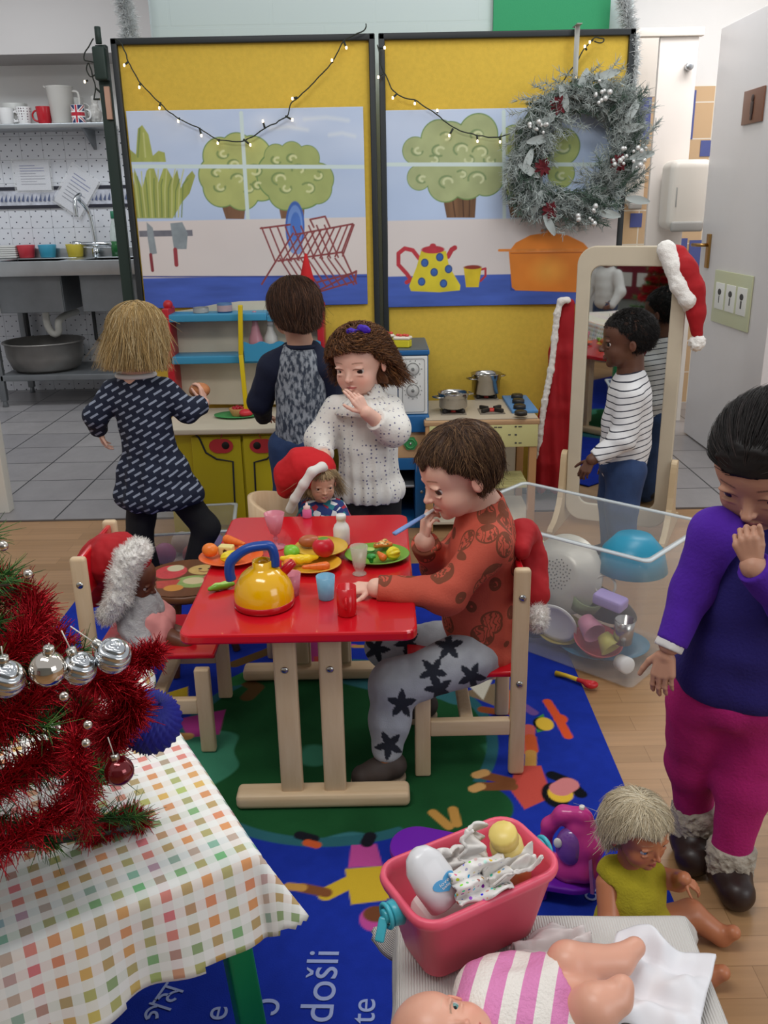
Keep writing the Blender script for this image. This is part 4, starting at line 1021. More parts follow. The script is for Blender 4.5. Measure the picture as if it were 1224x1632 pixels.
mb = MB(); mb.lathe([(0, .228), (.135, .228), (.14, .234), (.14, .247), (.134, .252), (0, .252)], 40, mat('stool_wood', '#6b4226', .4)); mb.build('seat', None, st)
for i in range(3):
    a_ = i*2.094+.3; mb = MB(); mb.cyl((.07*math.cos(a_), .07*math.sin(a_), .23), (.125*math.cos(a_), .125*math.sin(a_), 0), .014, .011, 12, mat('stool_wood')); mb.build('leg', None, st)
# clear toy bin on the floor
clear = mat('clear_plastic', '#dfe4e6', .12, alpha=.13, spec=.5)
def clear_box(name, label, c, ux, L_x, L_y, h, taper=.93, z0=.002, alpha_m=None, rim=.012):
    t = thing(name, label, 'storage box', (c[0], c[1], z0), ux); m_ = alpha_m or clear
    bx, by = L_x*taper/2, L_y*taper/2; tx_, ty_ = L_x/2, L_y/2
    def ring(x, y, z, r=.02): return [(p[0], p[1], z) for p in rrect(2*x, 2*y, r, 5)]
    zs_ = [0, .003, h*.5, h*.5+.004, h-.004]; V = []; k = 24
    for z, f in zip(zs_, (0, .02, .5, .56, 1)): V += ring(bx+(tx_-bx)*f, by+(ty_-by)*f, z)
    Fq = [tuple(range(k))[::-1]]
    for i in range(len(zs_)-1):
        for j in range(k): j2 = (j+1) % k; Fq.append((i*k+j, i*k+j2, (i+1)*k+j2, (i+1)*k+j))
    mb = MB(); mb.raw(V, Fq, m_, True); b_ = mb.build('tub', None, t)
    md = b_.modifiers.new('s', 'SOLIDIFY'); md.thickness = .0022; 
    V = ring(tx_, ty_, h-.006)+ring(tx_+rim, ty_+rim, h-.006)+ring(tx_+rim, ty_+rim, h)+ring(tx_-.002, ty_-.002, h)
    Fq = []
    for i in range(4):
        i2 = (i+1) % 4
        for j in range(k): j2 = (j+1) % k; Fq.append((i*k+j, i*k+j2, i2*k+j2, i2*k+j))
    mb = MB(); mb.raw(V, Fq, mat('clear_rim', '#dfe6e8', .2, alpha=.62), True); mb.build('rim', None, t)
    return t
clear_box('toy_bin', 'low clear plastic toy bin on the floor behind the walking girl and the left chair', (-.735, 3.13), .12, .34, .3, .16)
tf = {}
def ballish(name, label, cat, c, r, m_, group=None):
    mb = MB(); mb.sph((0, 0, 0), r, m_, 20); o = mb.build(name, None, None, c); return tag(o, label, cat, group)
for i, (dx, dy, col, nm_) in enumerate(((-.08, -.07, '#b06a8a', 'pink'), (.03, -.08, '#a65a4a', 'brick red'), (.09, .02, '#9a86b8', 'lilac'), (-.04, .05, '#c7b3a0', 'beige'))):
    ballish('play_ball', nm_+' ball lying in the low clear bin behind the walking girl', 'ball', (-.735+dx, 3.13+dy, .048), .042, mat('ball_%d' % i, col, .5))

# ================================================================== PLAY KITCHEN
ycab = mat('cab_yellow', '#bfae1c', .4); crm = mat('cream_board', '#cfc4ae', .55, noise=.04, nscale=9); bls = mat('shelf_blue', '#3b8fb5', .4); reds = mat('post_red', '#b3202c', .4); yel = mat('post_yellow', '#d3b812', .4)
YF = 3.4; kx0 = atY(262, 700, YF)[0]; kx1 = atY(515, 700, YF)[0]; kz = .445
dr = thing('play_dresser', 'toy kitchen dresser with blue shelves above a yellow cupboard with apple doors', 'play kitchen', ((kx0+kx1)/2, YF, 0)); kc = (kx0+kx1)/2
def K(x, y, z): return (x-kc, y-YF, z)
mb = MB(); mb.box(K(kc, YF+.18, .21), (kx1-kx0, .32, .42), ycab, bev=.003); mb.build('cupboard', None, dr)
mb = MB(); mb.box(K(kc, YF+.165, kz-.012), (kx1-kx0+.02, .39, .024), crm, bev=.006); mb.build('counter', None, dr)
def onF(x, y): return atY(x, y, YF-.004)
for dx0, dx1, ap in ((302, 383, 357), (385, 505, 412)):
    a_ = onF(dx0, 690); b_ = onF(dx1, 690); mb = MB(); mb.box(K((a_[0]+b_[0])/2, YF+.01, .22), (b_[0]-a_[0]-.004, .018, .37), ycab, bev=.003); d_ = mb.build('door', None, dr)
    c_ = onF(ap, 711); mb = MB(); s_ = 1 if ap < 400 else -1
    ap_ = []
    for i in range(40):
        t_ = 2*math.pi*i/40; r_ = .038*(1+.12*math.cos(2*t_)-.1*math.exp(-((t_-math.pi/2)/.35)**2)-.06*math.exp(-((t_-3*math.pi/2)/.3)**2)); ap_.append((r_*1.12*math.cos(t_), r_*.92*math.sin(t_)))
    mb.prism(ap_, 0, .003, mat('apple_red', '#c23a3c', .4), T(*K(c_[0]-s_*.012, YF+.0, c_[2])) @ R(math.pi/2, 'X'))
    mb.bar(K(c_[0]-s_*.012, YF-.002, c_[2]+.03), K(c_[0]-s_*.004, YF-.002, c_[2]+.048), .005, .003, mat('apple_red')); mb.build('painted_apple', None, d_)
    mb = MB(); q_ = K(c_[0]+s_*.006, YF-.001, c_[2]+.002); mb.cyl(q_, (q_[0], q_[1]-.004, q_[2]), .015, m=mat('black_hole', '#171310', .6)); mb.build('finger_hole', None, d_)
    # black line decoration
    mb = MB()
    L_ = [(309, 690), (318, 700), (328, 722), (345, 732), (371, 736), (374, 800), (374, 845)] if ap < 400 else [(440, 700), (436, 722), (425, 732), (405, 737), (408, 800), (412, 845)]
    pts_ = [K(*(onF(*z)*np.array([1, 0, 1])+np.array([0, YF+.0, 0]))) for z in L_]
    mb.tube(pts_, .004, 6, mat('line_black', '#22262c', .5)); mb.build('painted_line', None, d_)
YP = YF+.3
def bx(px0, py0, px1, py1, Y, th, m_, nm_, par=dr, bev=.004):
    a_ = atY(px0, py0, Y); b_ = atY(px1, py1, Y); mb = MB(); mb.box(K((a_[0]+b_[0])/2, Y+th/2, (a_[2]+b_[2])/2), (abs(b_[0]-a_[0]), th, abs(a_[2]-b_[2])), m_, bev=bev); return mb.build(nm_, None, par)
# back panel with curved top
pts_ = [atY(x, y, YP+.03) for x, y in ((270, 645), (270, 498), (300, 494), (340, 486), (380, 481), (420, 480), (470, 484), (515, 498), (522, 645))]
mb = MB(); mb.prism([(p[0]-kc, p[2]) for p in pts_], 0, .012, crm, T(0, YP+.05-YF, 0) @ R(math.pi/2, 'X')); mb.build('back_panel', None, dr)
for x in (268, 511):
    a_ = atY(x, 490, YP-.02); mb = MB(); mb.box(K(a_[0], YP-.02, (a_[2]+kz)/2), (.028, .12, a_[2]-kz), reds, bev=.005); q_ = K(a_[0], YP-.02, a_[2]); mb.sph((q_[0], q_[1], q_[2]+.01), .02, reds, 16); mb.build('post', None, dr)
bx(268, 502, 425, 511, YP-.08, .12, bls, 'shelf'); bx(268, 569, 385, 579, YP-.08, .12, bls, 'shelf'); bx(425, 503, 515, 511, YP-.08, .12, bls, 'shelf')
mb = MB(); mb.bar(K(*atY(383, 486, YP-.1)), K(*atY(384, 565, YP-.1)), .018, .018, yel, .003); mb.bar(K(*atY(384, 565, YP-.1)), K(*atY(393, 655, YP-.12)), .018, .018, yel, .003); mb.build('divider_post', None, dr)
a_ = atY(388, 545, YP-.1); b_ = atY(512, 574, YP-.1); W_ = b_[0]-a_[0]; H_ = a_[2]-b_[2]
mb = MB(); mb.prism([(0, 0), (W_, 0)]+[(W_*(1-i/24), H_-.006+.006*math.sin(i*1.1)) for i in range(25)], 0, .012, bls, T(a_[0]-kc, YP-.1-YF+.012, b_[2]) @ R(math.pi/2, 'X')); mb.build('wavy_rail', None, dr)
bx(388, 572, 512, 577, YP-.09, .12, bls, 'shelf')
def tin(label, px, py, r, h, c1, c2, Y=YP-.03):
    p = atY(px, py, Y); p[2] = atY(340, 502, YP-.02)[2] if 0 else p[2]; t = thing('toy_tin', label, 'tin', p); mb = MB(); mb.lathe([(0, 0), (r, 0), (r, h), (r*.93, h), (r*.93, h-.004), (0, h-.004)], 28, c1); mb.build('can', None, t)
    mb = MB(); mb.lathe([(r+.0006, h*.2), (r+.0006, h*.8)], 28, c2); mb.build('label_band', None, t); return t
zst = atY(340, 502, YP-.08)[2]
for L_, px, r_, h_, c1, c2 in (('short grey toy tin on the top shelf of the toy dresser', 320, .031, .025, mat('tin_grey', '#8b8d8c', .4, metal=.4), mat('tin_band', '#a4a5a2', .5)), ('blue and pink toy tin on the top shelf of the toy dresser', 358, .03, .04, mat('tin_blue', '#4a6d96', .4), mat('tin_pink', '#b59a9d', .5))):
    t = tin(L_, px, 500, r_, h_, c1, c2); t.location.z = zst+.0005; t.location.y = YP-.02
zr = atY(450, 572, YP-.09)[2]
t = thing('toy_bottle', 'translucent pink toy bottle behind the blue wavy rail of the dresser', 'bottle', (atY(408, 540, YP-.03)[0], YP-.03, zr+.001))
mb = MB(); mb.lathe([(0, 0), (.026, 0), (.03, .01), (.03, .07), (.02, .1), (.011, .14), (.012, .16), (0, .16)], 24, mat('pink_clear', '#c98b97', .25, alpha=.75)); mb.build('body', None, t); mb = MB(); mb.cyl((0, 0, .16), (0, 0, .185), .012, .008, m=mat('pink_lid', '#b97886', .4)); mb.build('cap', None, t)
t = thing('toy_bottle', 'frosted white toy bottle behind the blue wavy rail next to the pink bottle', 'bottle', (atY(432, 540, YP-.03)[0], YP-.03, zr+.001))
mb = MB(); mb.lathe([(0, 0), (.024, 0), (.027, .01), (.027, .08), (.013, .11), (.012, .13), (0, .13)], 24, mat('frost_clear', '#cfccc6', .3, alpha=.8)); mb.build('body', None, t); mb = MB(); mb.cyl((0, 0, .13), (0, 0, .15), .012, m=mat('china_white')); mb.build('cap', None, t)
# gnome on the top shelf
zt_ = atY(489, 448, YP+.03)[2]; gx = atY(489, 440, YP)[0]
t = thing('felt_gnome', 'little felt Father Christmas with a pointed red hat standing on the top of the dresser', 'ornament', (gx, YP-.005, zst+.0005))
s = SDF(.01).cap((0, 0, .03), (0, 0, .09), .028, .024).cap((0, -.004, .06), (0, -.012, .1), .022, .018); V, Fq = s.mesh(.004); mkmesh('beard', [(V, Fq)], mat('felt_white', '#d9d6cf', .9), t)
mb = MB(); hh = max(.06, zt_-zst+.04-.1); mb.lathe([(0, .095), (.034, .095), (.03, .12), (.018, .17), (.004, .225), (0, .227)], 24, mat('felt_red', '#bf1d22', .85)); mb.build('hat', None, t)
# green plate with tart and strawberry
px_ = atZ(378, 664, kz)
t = thing('toy_plate', 'green leaf-shaped toy plate on the dresser counter', 'plate', (px_[0], px_[1], kz+.0005)); mb = MB(); mb.lathe([(0, 0), (.05, 0), (.085, .008), (.085, .011), (.05, .003), (0, .003)], 36, mat('plate_leaf', '#3f9b55', .5), sx=1.1, sy=.75); mb.build('dish', None, t)
t = thing('toy_tart', 'toy fruit tart with red berries in a pastry case on the green plate', 'toy food', (px_[0]+.005, px_[1]+.01, kz+.004))
mb = MB(); n_ = 40; V = []; 
for z, r0 in ((0, .026), (.03, .038), (.03, .03), (.024, 0)):
    for i in range(n_): a_ = 2*math.pi*i/n_; rr = r0*(1+(.05*math.cos(a_*20) if z and r0 > .035 else 0)); V.append((rr*math.cos(a_), rr*math.sin(a_), z))
Fq = [];
for i in range(3):
    for j in range(n_): j2 = (j+1) % n_; Fq.append((i*n_+j, i*n_+j2, (i+1)*n_+j2, (i+1)*n_+j))
mb.raw(V, Fq, mat('pastry', '#bd9055', .7), True); mb.build('pastry_case', None, t)
for i in range(8): mb = MB(); a_ = i*2.4; r_ = .008*math.sqrt(i)+.002; mb.sph((r_*math.cos(a_), r_*math.sin(a_), .03), .0085, mat('berry_red', '#a81c28', .3), 10); mb.build('berry', None, t)
t = thing('toy_strawberry', 'red toy strawberry half lying in front of the toy tart', 'toy food', (px_[0]+.045, px_[1]-.03, kz+.009)); s = SDF(.01).ell((0, 0, .012), (.026, .02, .016)).ell((-.012, 0, .012), (.018, .018, .014)); V, Fq = s.mesh(.003); mkmesh('fruit', [(V, Fq)], mat('strawberry', '#cf2f3a', .4), t)

# ---- washer / oven unit
OX0, OX1, OY = atY(548, 600, 3.42)[0], atY(683, 610, 3.42)[0], 3.42
ov = thing('play_oven', 'blue and white toy washer and oven unit with two dials behind the curly-haired girl', 'play kitchen', ((OX0+OX1)/2, OY, 0)); kc = (OX0+OX1)/2; YFs = YF; YF = OY
navy = mat('unit_blue', '#1f5f95', .4); wht = mat('unit_white', '#dbdbd6', .4)
zc = atY(660, 566, OY)[2]; zt2 = zc+.018; z_b = atY(650, 660, OY)[2]; z_g = atY(650, 688, OY)[2]; z_h = atY(650, 730, OY)[2]
def kb(xa, xb, ya, yb, za, zb, m_, nm_, bev=.003, par=ov): mb = MB(); mb.box(K((xa+xb)/2, (ya+yb)/2, (za+zb)/2), (xb-xa, yb-ya, zb-za), m_, bev=bev); return mb.build(nm_, None, par)
kb(OX0, OX1, OY+.012, OY+.33, z_h, zt2-.018, navy, 'cabinet')
kb(OX0-.004, OX1+.004, OY-.0, OY+.34, zt2-.018, zt2, navy, 'top_edge'); kb(OX0, OX1, OY+.004, OY+.336, zt2, zt2+.002, mat('slate_top', '#5c6468', .5), 'top', 0)
xm = atY(634, 600, OY)[0]
kb(OX0+.004, xm-.002, OY, OY+.014, z_b, zc-.004, wht, 'door'); kb(xm+.002, OX1-.004, OY-.002, OY+.014, z_b, zc-.004, wht, 'dial_panel')
for yy, nn in ((588, 10), (622, 12)):
    c_ = K(*atY(658, yy, OY)); mb = MB(); mb.cyl((c_[0], -.002, c_[2]), (c_[0], -.006, c_[2]), .024, m=mat('dial_grey', '#c9c9c4', .5)); mb.torus((c_[0], -.007, c_[2]), .024, .0012, 32, 6, mat('dial_line', '#7b7d7a', .6), R(math.pi/2, 'X')); mb.cyl((c_[0], -.006, c_[2]), (c_[0], -.01, c_[2]), .006, m=mat('dial_line')); 
    for i in range(nn): a_ = 2*math.pi*i/nn; mb.box((c_[0]+.033*math.cos(a_), -.0035, c_[2]+.033*math.sin(a_)), (.006, .001, .002), mat('dial_line'), M=R(-a_+math.pi/2 if i % 2 else -a_, 'Y'))
    mb.build('dial', None, ov)
mb = MB(); a_ = K(*atY(641, 572, OY)); b_ = K(*atY(677, 656, OY)); L_ = [(p[0]+(a_[0]+b_[0])/2, -.0035, p[1]+(a_[2]+b_[2])/2) for p in rrect(b_[0]-a_[0], a_[2]-b_[2], .01)]; L_.append(L_[0]); mb.tube(L_, .0009, 5, mat('dial_line')); mb.build('printed_border', None, ov)
kb(OX0-.002, OX1+.002, OY-.02, OY+.02, z_g, z_b-.002, navy, 'ledge', .006)
kb(OX0+.002, OX1-.002, OY+.0, OY+.33, z_h, z_g-.002, mat('unit_wood', '#c59d72', .5), 'drawer_front')
c_ = K(*atY(654, 706, OY)); mb = MB(); 
gp = [];
for i in range(48): a_ = 2*math.pi*i/48; r_ = .026*(1+.07*math.cos(a_*6)); gp.append((r_*math.cos(a_), r_*math.sin(a_)))
mb.prism(gp, 0, .012, mat('dial_green', '#3f8f52', .4), T(c_[0], 0, c_[2]) @ R(math.pi/2, 'X')); mb.torus((c_[0], -.013, c_[2]), .018, .003, 32, 8, mat('dial_green'), R(math.pi/2, 'X')); mb.sph((c_[0], -.012, c_[2]), .006, mat('bolt'), 12); mb.build('green_knob', None, ov)
xw = OX1-.055
kb(xw, OX1, OY, OY+.33, 0, z_h, navy, 'side_panel'); kb(OX0, OX0+.03, OY, OY+.33, 0, z_h, navy, 'side_panel'); kb(OX0+.03, xw, OY+.3, OY+.32, 0, z_h, mat('oven_black', '#17171a', .4), 'oven_back'); kb(OX0+.03, xw, OY, OY+.3, 0, .03, navy, 'base'); kb(OX0+.03, xw, OY-.001, OY+.02, z_h-.05, z_h, navy, 'header')
zz_ = atY(640, 777, OY)[2]; kb(OX0+.032, xw-.002, OY+.01, OY+.28, zz_-.004, zz_+.006, mat('tray_grey', '#9fa2a4', .4, metal=.5), 'oven_tray')
mb = MB()
for i in range(9): mb.box(K((OX0+.03+xw)/2, OY+.25, .06+i*.022), (xw-OX0-.04, .02, .008), mat('vent_dark', '#2b2b30', .5), bev=.002)
mb.build('grille', None, ov)
bolts(ov, [K(*atY(672, 784, OY))], r=.007)
# cakes on top
def cake(label, px, py, Y, rz):
    a_ = atY(px, py, Y); t = thing('toy_cake', label, 'toy food', (a_[0], Y, zt2+.003), rz)
    mb = MB(); mb.prism([(-.03, -.02), (.03, -.02), (.036, .02), (-.0, .034), (-.034, .02)], 0, .03, mat('cake_yellow', '#d3c62b', .5)); o = mb.build('sponge', None, t); o.modifiers.new('b', 'BEVEL').width = .004
    mb = MB(); mb.prism([(-.032, -.022), (.032, -.022), (.038, .022), (-.0, .036), (-.036, .022)], .03, .042, mat('cake_cream', '#e6dccb', .5)); o = mb.build('icing', None, t); o.modifiers.new('b', 'BEVEL').width = .004
    for i in range(4): mb = MB(); mb.sph((-.018+.013*i, .005*(-1)**i, .046), (.008, .008, .006), mat('cake_red', '#cf4a3c', .5), 12); mb.build('topping', None, t)
cake('yellow toy cake slice at the back on the toy oven, beside the hair bow', 615, 548, 3.56, .3); cake('yellow toy cake slice at the front right of the toy oven top', 641, 556, 3.49, -.2)
# ---- hob / cooker
YF = YFs; HY = 3.36
hx0, hx1 = atY(676, 668, HY)[0], atY(861, 668, HY)[0]; hz = .466; kc = (hx0+hx1)/2; YF = HY
hb = thing('play_cooker', 'wooden toy cooker with gas burners and blue knob panel in front of the right board', 'play kitchen', (kc, HY, 0))
wd = mat('hob_wood', '#b8926a', .45, noise=.05, nscale=10); hobm = mat('hob_top', '#bdb09b', .4, noise=.03)
kb(hx0, hx1, HY, HY+.37, hz-.028, hz-.006, wd, 'worktop', .006, hb); kb(hx0+.008, hx1-.008, HY+.008, HY+.362, hz-.0055, hz, hobm, 'hob_plate', .001, hb)
def burner(px, py):
    c_ = atZ(px, py, hz); q_ = K(c_[0], c_[1], hz); mb = MB()
    mb.box((q_[0], q_[1], q_[2]+.002), (.1, .1, .003), mat('burner_plate', '#7d7468', .5), bev=.001); r_ = mb.build('burner_plate', None, hb)
    mb = MB(); mb.cyl((q_[0], q_[1], q_[2]+.003), (q_[0], q_[1], q_[2]+.012), .02, m=mat('burner_red', '#c33a34', .4)); mb.build('flame_disc', None, r_)
    mb = MB()
    for i in range(4):
        a_ = math.pi/4+i*math.pi/2; mb.bar((q_[0]+.018*math.cos(a_), q_[1]+.018*math.sin(a_), q_[2]+.012), (q_[0]+.058*math.cos(a_), q_[1]+.058*math.sin(a_), q_[2]+.012), .014, .014, mat('burner_black', '#25221f', .5), .003)
    mb.build('pan_support', None, r_); return (c_[0], c_[1], hz+.0195)
B1 = burner(722, 657); B2 = burner(774, 634); B3 = burner(783, 656)
a_ = atZ(800, 664, hz); b_ = atZ(842, 630, hz)
mb = MB(); p_ = K((atZ(827, 645, hz)[0]), (a_[1]+b_[1])/2, hz+.006); mb.box(p_, (.105, .3, .012), mat('knob_panel', '#4f86ba', .4), bev=.003); kp = mb.build('knob_panel', None, hb)
for i, yy in enumerate((634, 642, 651, 661)):
    c_ = atZ(824+i*2, yy, hz+.012); q_ = K(c_[0], c_[1], hz+.012); mb = MB(); mb.lathe([(0, .016), (.022, .016), (.025, .012), (.025, 0), (0, 0)], 24, mat('knob_black', '#2c2823', .4), T(*q_)); mb.build('knob', None, kp)
a_ = atY(768, 674, HY); b_ = atY(857, 712, HY)
kb(hx0+.02, hx1-.006, HY+.001, HY+.03, b_[2], a_[2], mat('front_cream', '#cfc98a', .45), 'front_panel', .003, hb)
mb = MB()
for x, y, w_ in ((790, 681, .012), (797, 681, .016), (822, 680, .008), (829, 680, .014), (812, 693, .01), (822, 693, .009), (822, 706, .008), (829, 706, .012), (786, 706, .012), (792, 692, .008)):
    q_ = K(*atY(x, y, HY)); mb.box((q_[0], .0005, q_[2]), (w_, .002, .006 if w_ < .01 else .004), mat('ink'), bev=.0005)
mb.build('printed_marks', None, hb)
for xx, yy in ((hx0+.02, HY+.02), (hx1-.022, HY+.02), (hx0+.02, HY+.34), (hx1-.022, HY+.34)):
    mb = MB(); mb.box(K(xx, yy, .22), (.03, .03, .436), mat('leg_wood', '#be8f5f', .5), bev=.003); mb.build('leg', None, hb)
kb(hx0+.035, hx1-.04, HY+.33, HY+.345, .03, hz-.03, crm, 'back_panel', .002, hb); kb(hx0+.01, hx1-.01, HY+.01, HY+.35, .03, .045, crm, 'base_shelf', .003, hb)
mb = MB(); zz_ = atY(800, 765, HY+.15)[2]
for i in range(10): mb.box(K((hx0+hx1)/2+.02, HY+.06+i*.022, zz_), (hx1-hx0-.09, .008, .012), mat('front_cream'), bev=.002)
mb.build('oven_rack', None, hb)
# pots
stl = mat('pot_steel', '#b5b2ad', .2, metal=1)
def pot(label, B, r, h):
    t = thing('toy_saucepan', label, 'saucepan', B)
    mb = MB(); mb.lathe([(0, 0), (r*.93, 0), (r, .006), (r, h*.7), (r*1.06, h*.72), (r*1.06, h-.003), (r*1.1, h), (r*1.02, h), (r*1.0, h*.74), (r*.95, .008), (0, .005)], 44, stl); mb.build('pan', None, t)
    for s_ in (-1, 1):
        mb = MB(); mb.tube(smoothpath([(s_*r*1.02, -.022, h*.8), (s_*(r+.028), -.018, h*.82), (s_*(r+.028), .018, h*.82), (s_*r*1.02, .022, h*.8)], 6), .003, 8, stl, M=R(.5)); mb.build('handle', None, t)
pot('wide short steel toy saucepan on the front left burner of the toy cooker', B1, .056, .062); pot('taller steel toy saucepan on the back burner of the toy cooker', B2, .06, .088)
YF = YFs

# ---- red cloak hanging on the right board
s = SDF(.03); top = atY(897, 478, 3.79); Yk = 3.77
A = [atY(905, 482, Yk), atY(898, 560, Yk), atY(893, 650, Yk), atY(886, 735, Yk), atY(884, 768, Yk)]; rr_ = [.03, .055, .08, .105, .1]
for i in range(4):
    for dx in (-.55, 0, .55):
        s.cap(A[i]+np.array([dx*rr_[i], 0, 0]), A[i+1]+np.array([dx*rr_[i+1], 0, 0]), rr_[i]*.45, rr_[i+1]*.45, .02)
Ax = A[0][0]
def fold(X): return .009*np.sin((X[:, 0]-Ax)*95+X[:, 2]*6)*np.clip((A[0][2]-X[:, 2])*4, 0, 1)+.003*fbm(X*14)
V, Fq = s.mesh(.007, disp=fold, clip=lambda X: X[:, 1]-(YBD-.022))
cl = thing('red_cloak', 'long red velvet cloak with white fur edge hanging on the right yellow board', 'cloak', A[0])
o = mkmesh('cloth', [(V-A[0], Fq)], mat('red_velvet', '#a3101c', .75, noise=.1, nscale=12), cl)
s = SDF(.012); E_ = [atY(x, y, Yk-.03) for x, y in ((905, 478), (893, 480), (888, 500), (884, 540), (878, 590), (868, 640), (861, 690), (859, 735))]; s.chain(E_, [.013]*8)
V, Fq = s.mesh(.005, disp=lambda X: fbm(X*120, 2)*.003); mkmesh('fur_edge', [(V-A[0], Fq)], mat('fur_white', '#ece8e2', .95, bump=.6, bscale=250), cl)

# ---- mirror
phi = math.radians(20); ma = atY(912, 600, 3.47); mbp = atY(1083, 600, 3.30); mw = np.linalg.norm((mbp-ma)[:2]); mang = math.atan2(mbp[1]-ma[1], mbp[0]-ma[0])
mt = atY(1000, 392, 3.38)[2]
mr_ = thing('standing_mirror', 'tall standing mirror in a rounded birch frame beside the striped-shirt boy', 'mirror', ((ma[0]+mbp[0])/2, (ma[1]+mbp[1])/2, 0), mang)
fw_ = .052; outer = [(p[0], p[1]+mt/2+.01) for p in rrect(mw, mt-.02, .07, 10)]; inner = [(p[0], p[1]+mt/2+.01) for p in rrect(mw-2*fw_, mt-.02-2*fw_-.04, .04, 10)]
n_ = len(outer); V = [(x, -.012, z) for x, z in outer]+[(x, -.012, z) for x, z in inner]+[(x, .012, z) for x, z in outer]+[(x, .012, z) for x, z in inner]; Fq = []
for i in range(n_):
    j = (i+1) % n_; Fq += [(i, j, n_+j, n_+i), (2*n_+j, 2*n_+i, 3*n_+i, 3*n_+j), (j, i, 2*n_+i, 2*n_+j), (n_+i, n_+j, 3*n_+j, 3*n_+i)]
mf = mat('mirror_frame', '#c9bda6', .45, noise=.03, nscale=14)
mb = MB(); mb.raw(V, Fq, mf, False); o = mb.build('frame', None, mr_); bv = o.modifiers.new('b', 'BEVEL'); bv.width = .004; bv.segments = 2; bv.limit_method = 'ANGLE'
mb = MB(); mb.prism([(p[0]*1.01, p[1]) for p in inner], -.002, .002, mat('mirror_glass', '#c9cdcc', .02, metal=1), R(math.pi/2, 'X')); mb.build('glass', None, mr_)
mb = MB(); mb.prism([(p[0], p[1]) for p in outer], -.014, -.0125, mf, R(math.pi/2, 'X')); mb.build('backing', None, mr_)
for s_ in (-1, 1):
    pr_ = [(-.2, 0), (.2, 0), (.2, .03), (.12, .05), (.05, .12), (.035, .26), (.02, .3), (-.02, .3), (-.035, .26), (-.06, .12), (-.13, .05), (-.2, .03)]
    pp = smoothpath([(p[0], 0, p[1]) for p in pr_]+[(-.2, 0, 0)], 3)[:, (0, 2)]
    mb = MB(); mb.prism([tuple(p) for p in pp], -.011, .011, mat('mirror_foot', '#ccb48f', .5), T(s_*(mw/2+.012), 0, 0) @ R(math.pi/2, 'Z') @ R(math.pi/2, 'X')); mb.build('foot', None, mr_)

# ---- big clear storage box with toys
FLc = np.array([.225, 2.48]); FRc = np.array([.672, 2.07]); BRc = np.array([.898, 2.352]); BLc = np.array([.452, 2.762])
cen = (FLc+BRc)/2; vx = FRc-FLc; vy = BLc-FLc; ang_ = math.atan2(vx[1], vx[0]); Lx, Ly = np.linalg.norm(vx), np.linalg.norm(vy); BH = .385
bigb = clear_box('storage_box', 'large clear plastic storage box full of toy dishes right of the seated boy', cen, ang_, Lx, Ly, BH, .94, .009)
def B(u, v, z): c, s_ = math.cos(ang_), math.sin(ang_); return (cen[0]+c*u-s_*v, cen[1]+s_*u+c*v, z+.012)   # u along long side, v across (− = camera side)
mb = MB(); mb.box((-.075, -Ly/2*.985-.003, .225), (.10, .001, .1), mat('label_white', '#dcdde0', .4)); mb.box((-.085, -Ly/2*.985-.0042, .265), (.075, .001, .018), mat('label_navy', '#243a6e', .4)); mb.box((-.036, -Ly/2*.985-.0042, .265), (.015, .001, .018), mat('label_navy')); 
textmesh(mb, 'Storage Boxes', .0105, T(-.085, -Ly/2*.985-.005, .265) @ R(math.pi/2, 'X'), mat('label_white'), .0001)
for i in range(6): mb.box((-.078+.008*(i % 2), -Ly/2*.985-.0042, .245-i*.011), (.07, .0008, .0025), mat('ink_grey'))
mb.build('label', None, bigb)
def toy(name, label, cat, prof, m_, loc, rot=(0, 0, 0), n=32, extra=None, sx=1, sy=1):
    t = thing(name, label, cat, loc, rot=rot); mb = MB(); mb.lathe(prof, n, m_, sx=sx, sy=sy); mb.build('body', None, t); return t
gy = mat('toy_grey', '#b9b5aa', .35, metal=.2)
co = thing('toy_colander', 'round grey toy colander with holes leaning against the clear box wall', 'colander', B(.0, -.105, .235), rot=(math.radians(100), 0, ang_+math.pi))
mb = MB(); mb.lathe([(0, .0), (.055, 0), (.07, .006), (.1, .045), (.118, .05), (.118, .054), (.098, .05), (.066, .01), (0, .004)][::1], 44, gy); mb.build('bowl', None, co)
co.rotation_euler = (math.radians(-109), 0, ang_)
mb = MB()
for i in range(61):
    r_ = .006*math.sqrt(i)*.98; a_ = i*2.4
    if r_ < .05: mb.lathe([(0, -.0012), (.0022, -.0012), (.0022, -.0006)], 8, mat('hole_dark', '#55534e', .6), T(r_*math.cos(a_), r_*math.sin(a_), 0))
o = mb.build('holes', None, co); o['kind'] = 'stuff'
for s_ in (-1, 1): mb = MB(); mb.torus((s_*.13, 0, .05), .03, .004, 24, 8, gy); mb.build('handle', None, co)
toy('toy_bowl', 'blue toy bowl turned upside down at the back of the clear storage box', 'bowl', [(0, .1), (.05, .1), (.085, .06), (.1, 0), (.096, 0), (.08, .058), (.048, .094), (0, .094)], mat('bowl_cyan', '#1f87a6', .35), B(.16, .035, .25))
toy('toy_plate', 'round white toy plate standing on edge inside the front of the clear box', 'plate', [(0, .0), (.045, 0), (.055, .006), (.066, .01), (.066, .013), (.052, .01), (.043, .004), (0, .004)], mat('plate_white', '#e2e0dc', .35), B(.02, -.125, .1), (math.radians(-83-180+8), 0, ang_+.15))
toy('toy_cup', 'pink toy cup inside the clear box beside the white plate', 'cup', [(0, 0), (.024, 0), (.033, .055), (.03, .055), (.022, .003), (0, .003)], mat('toy_pink', '#c9849a', .4), B(.1, -.105, .12), (1.9, .3, .4))
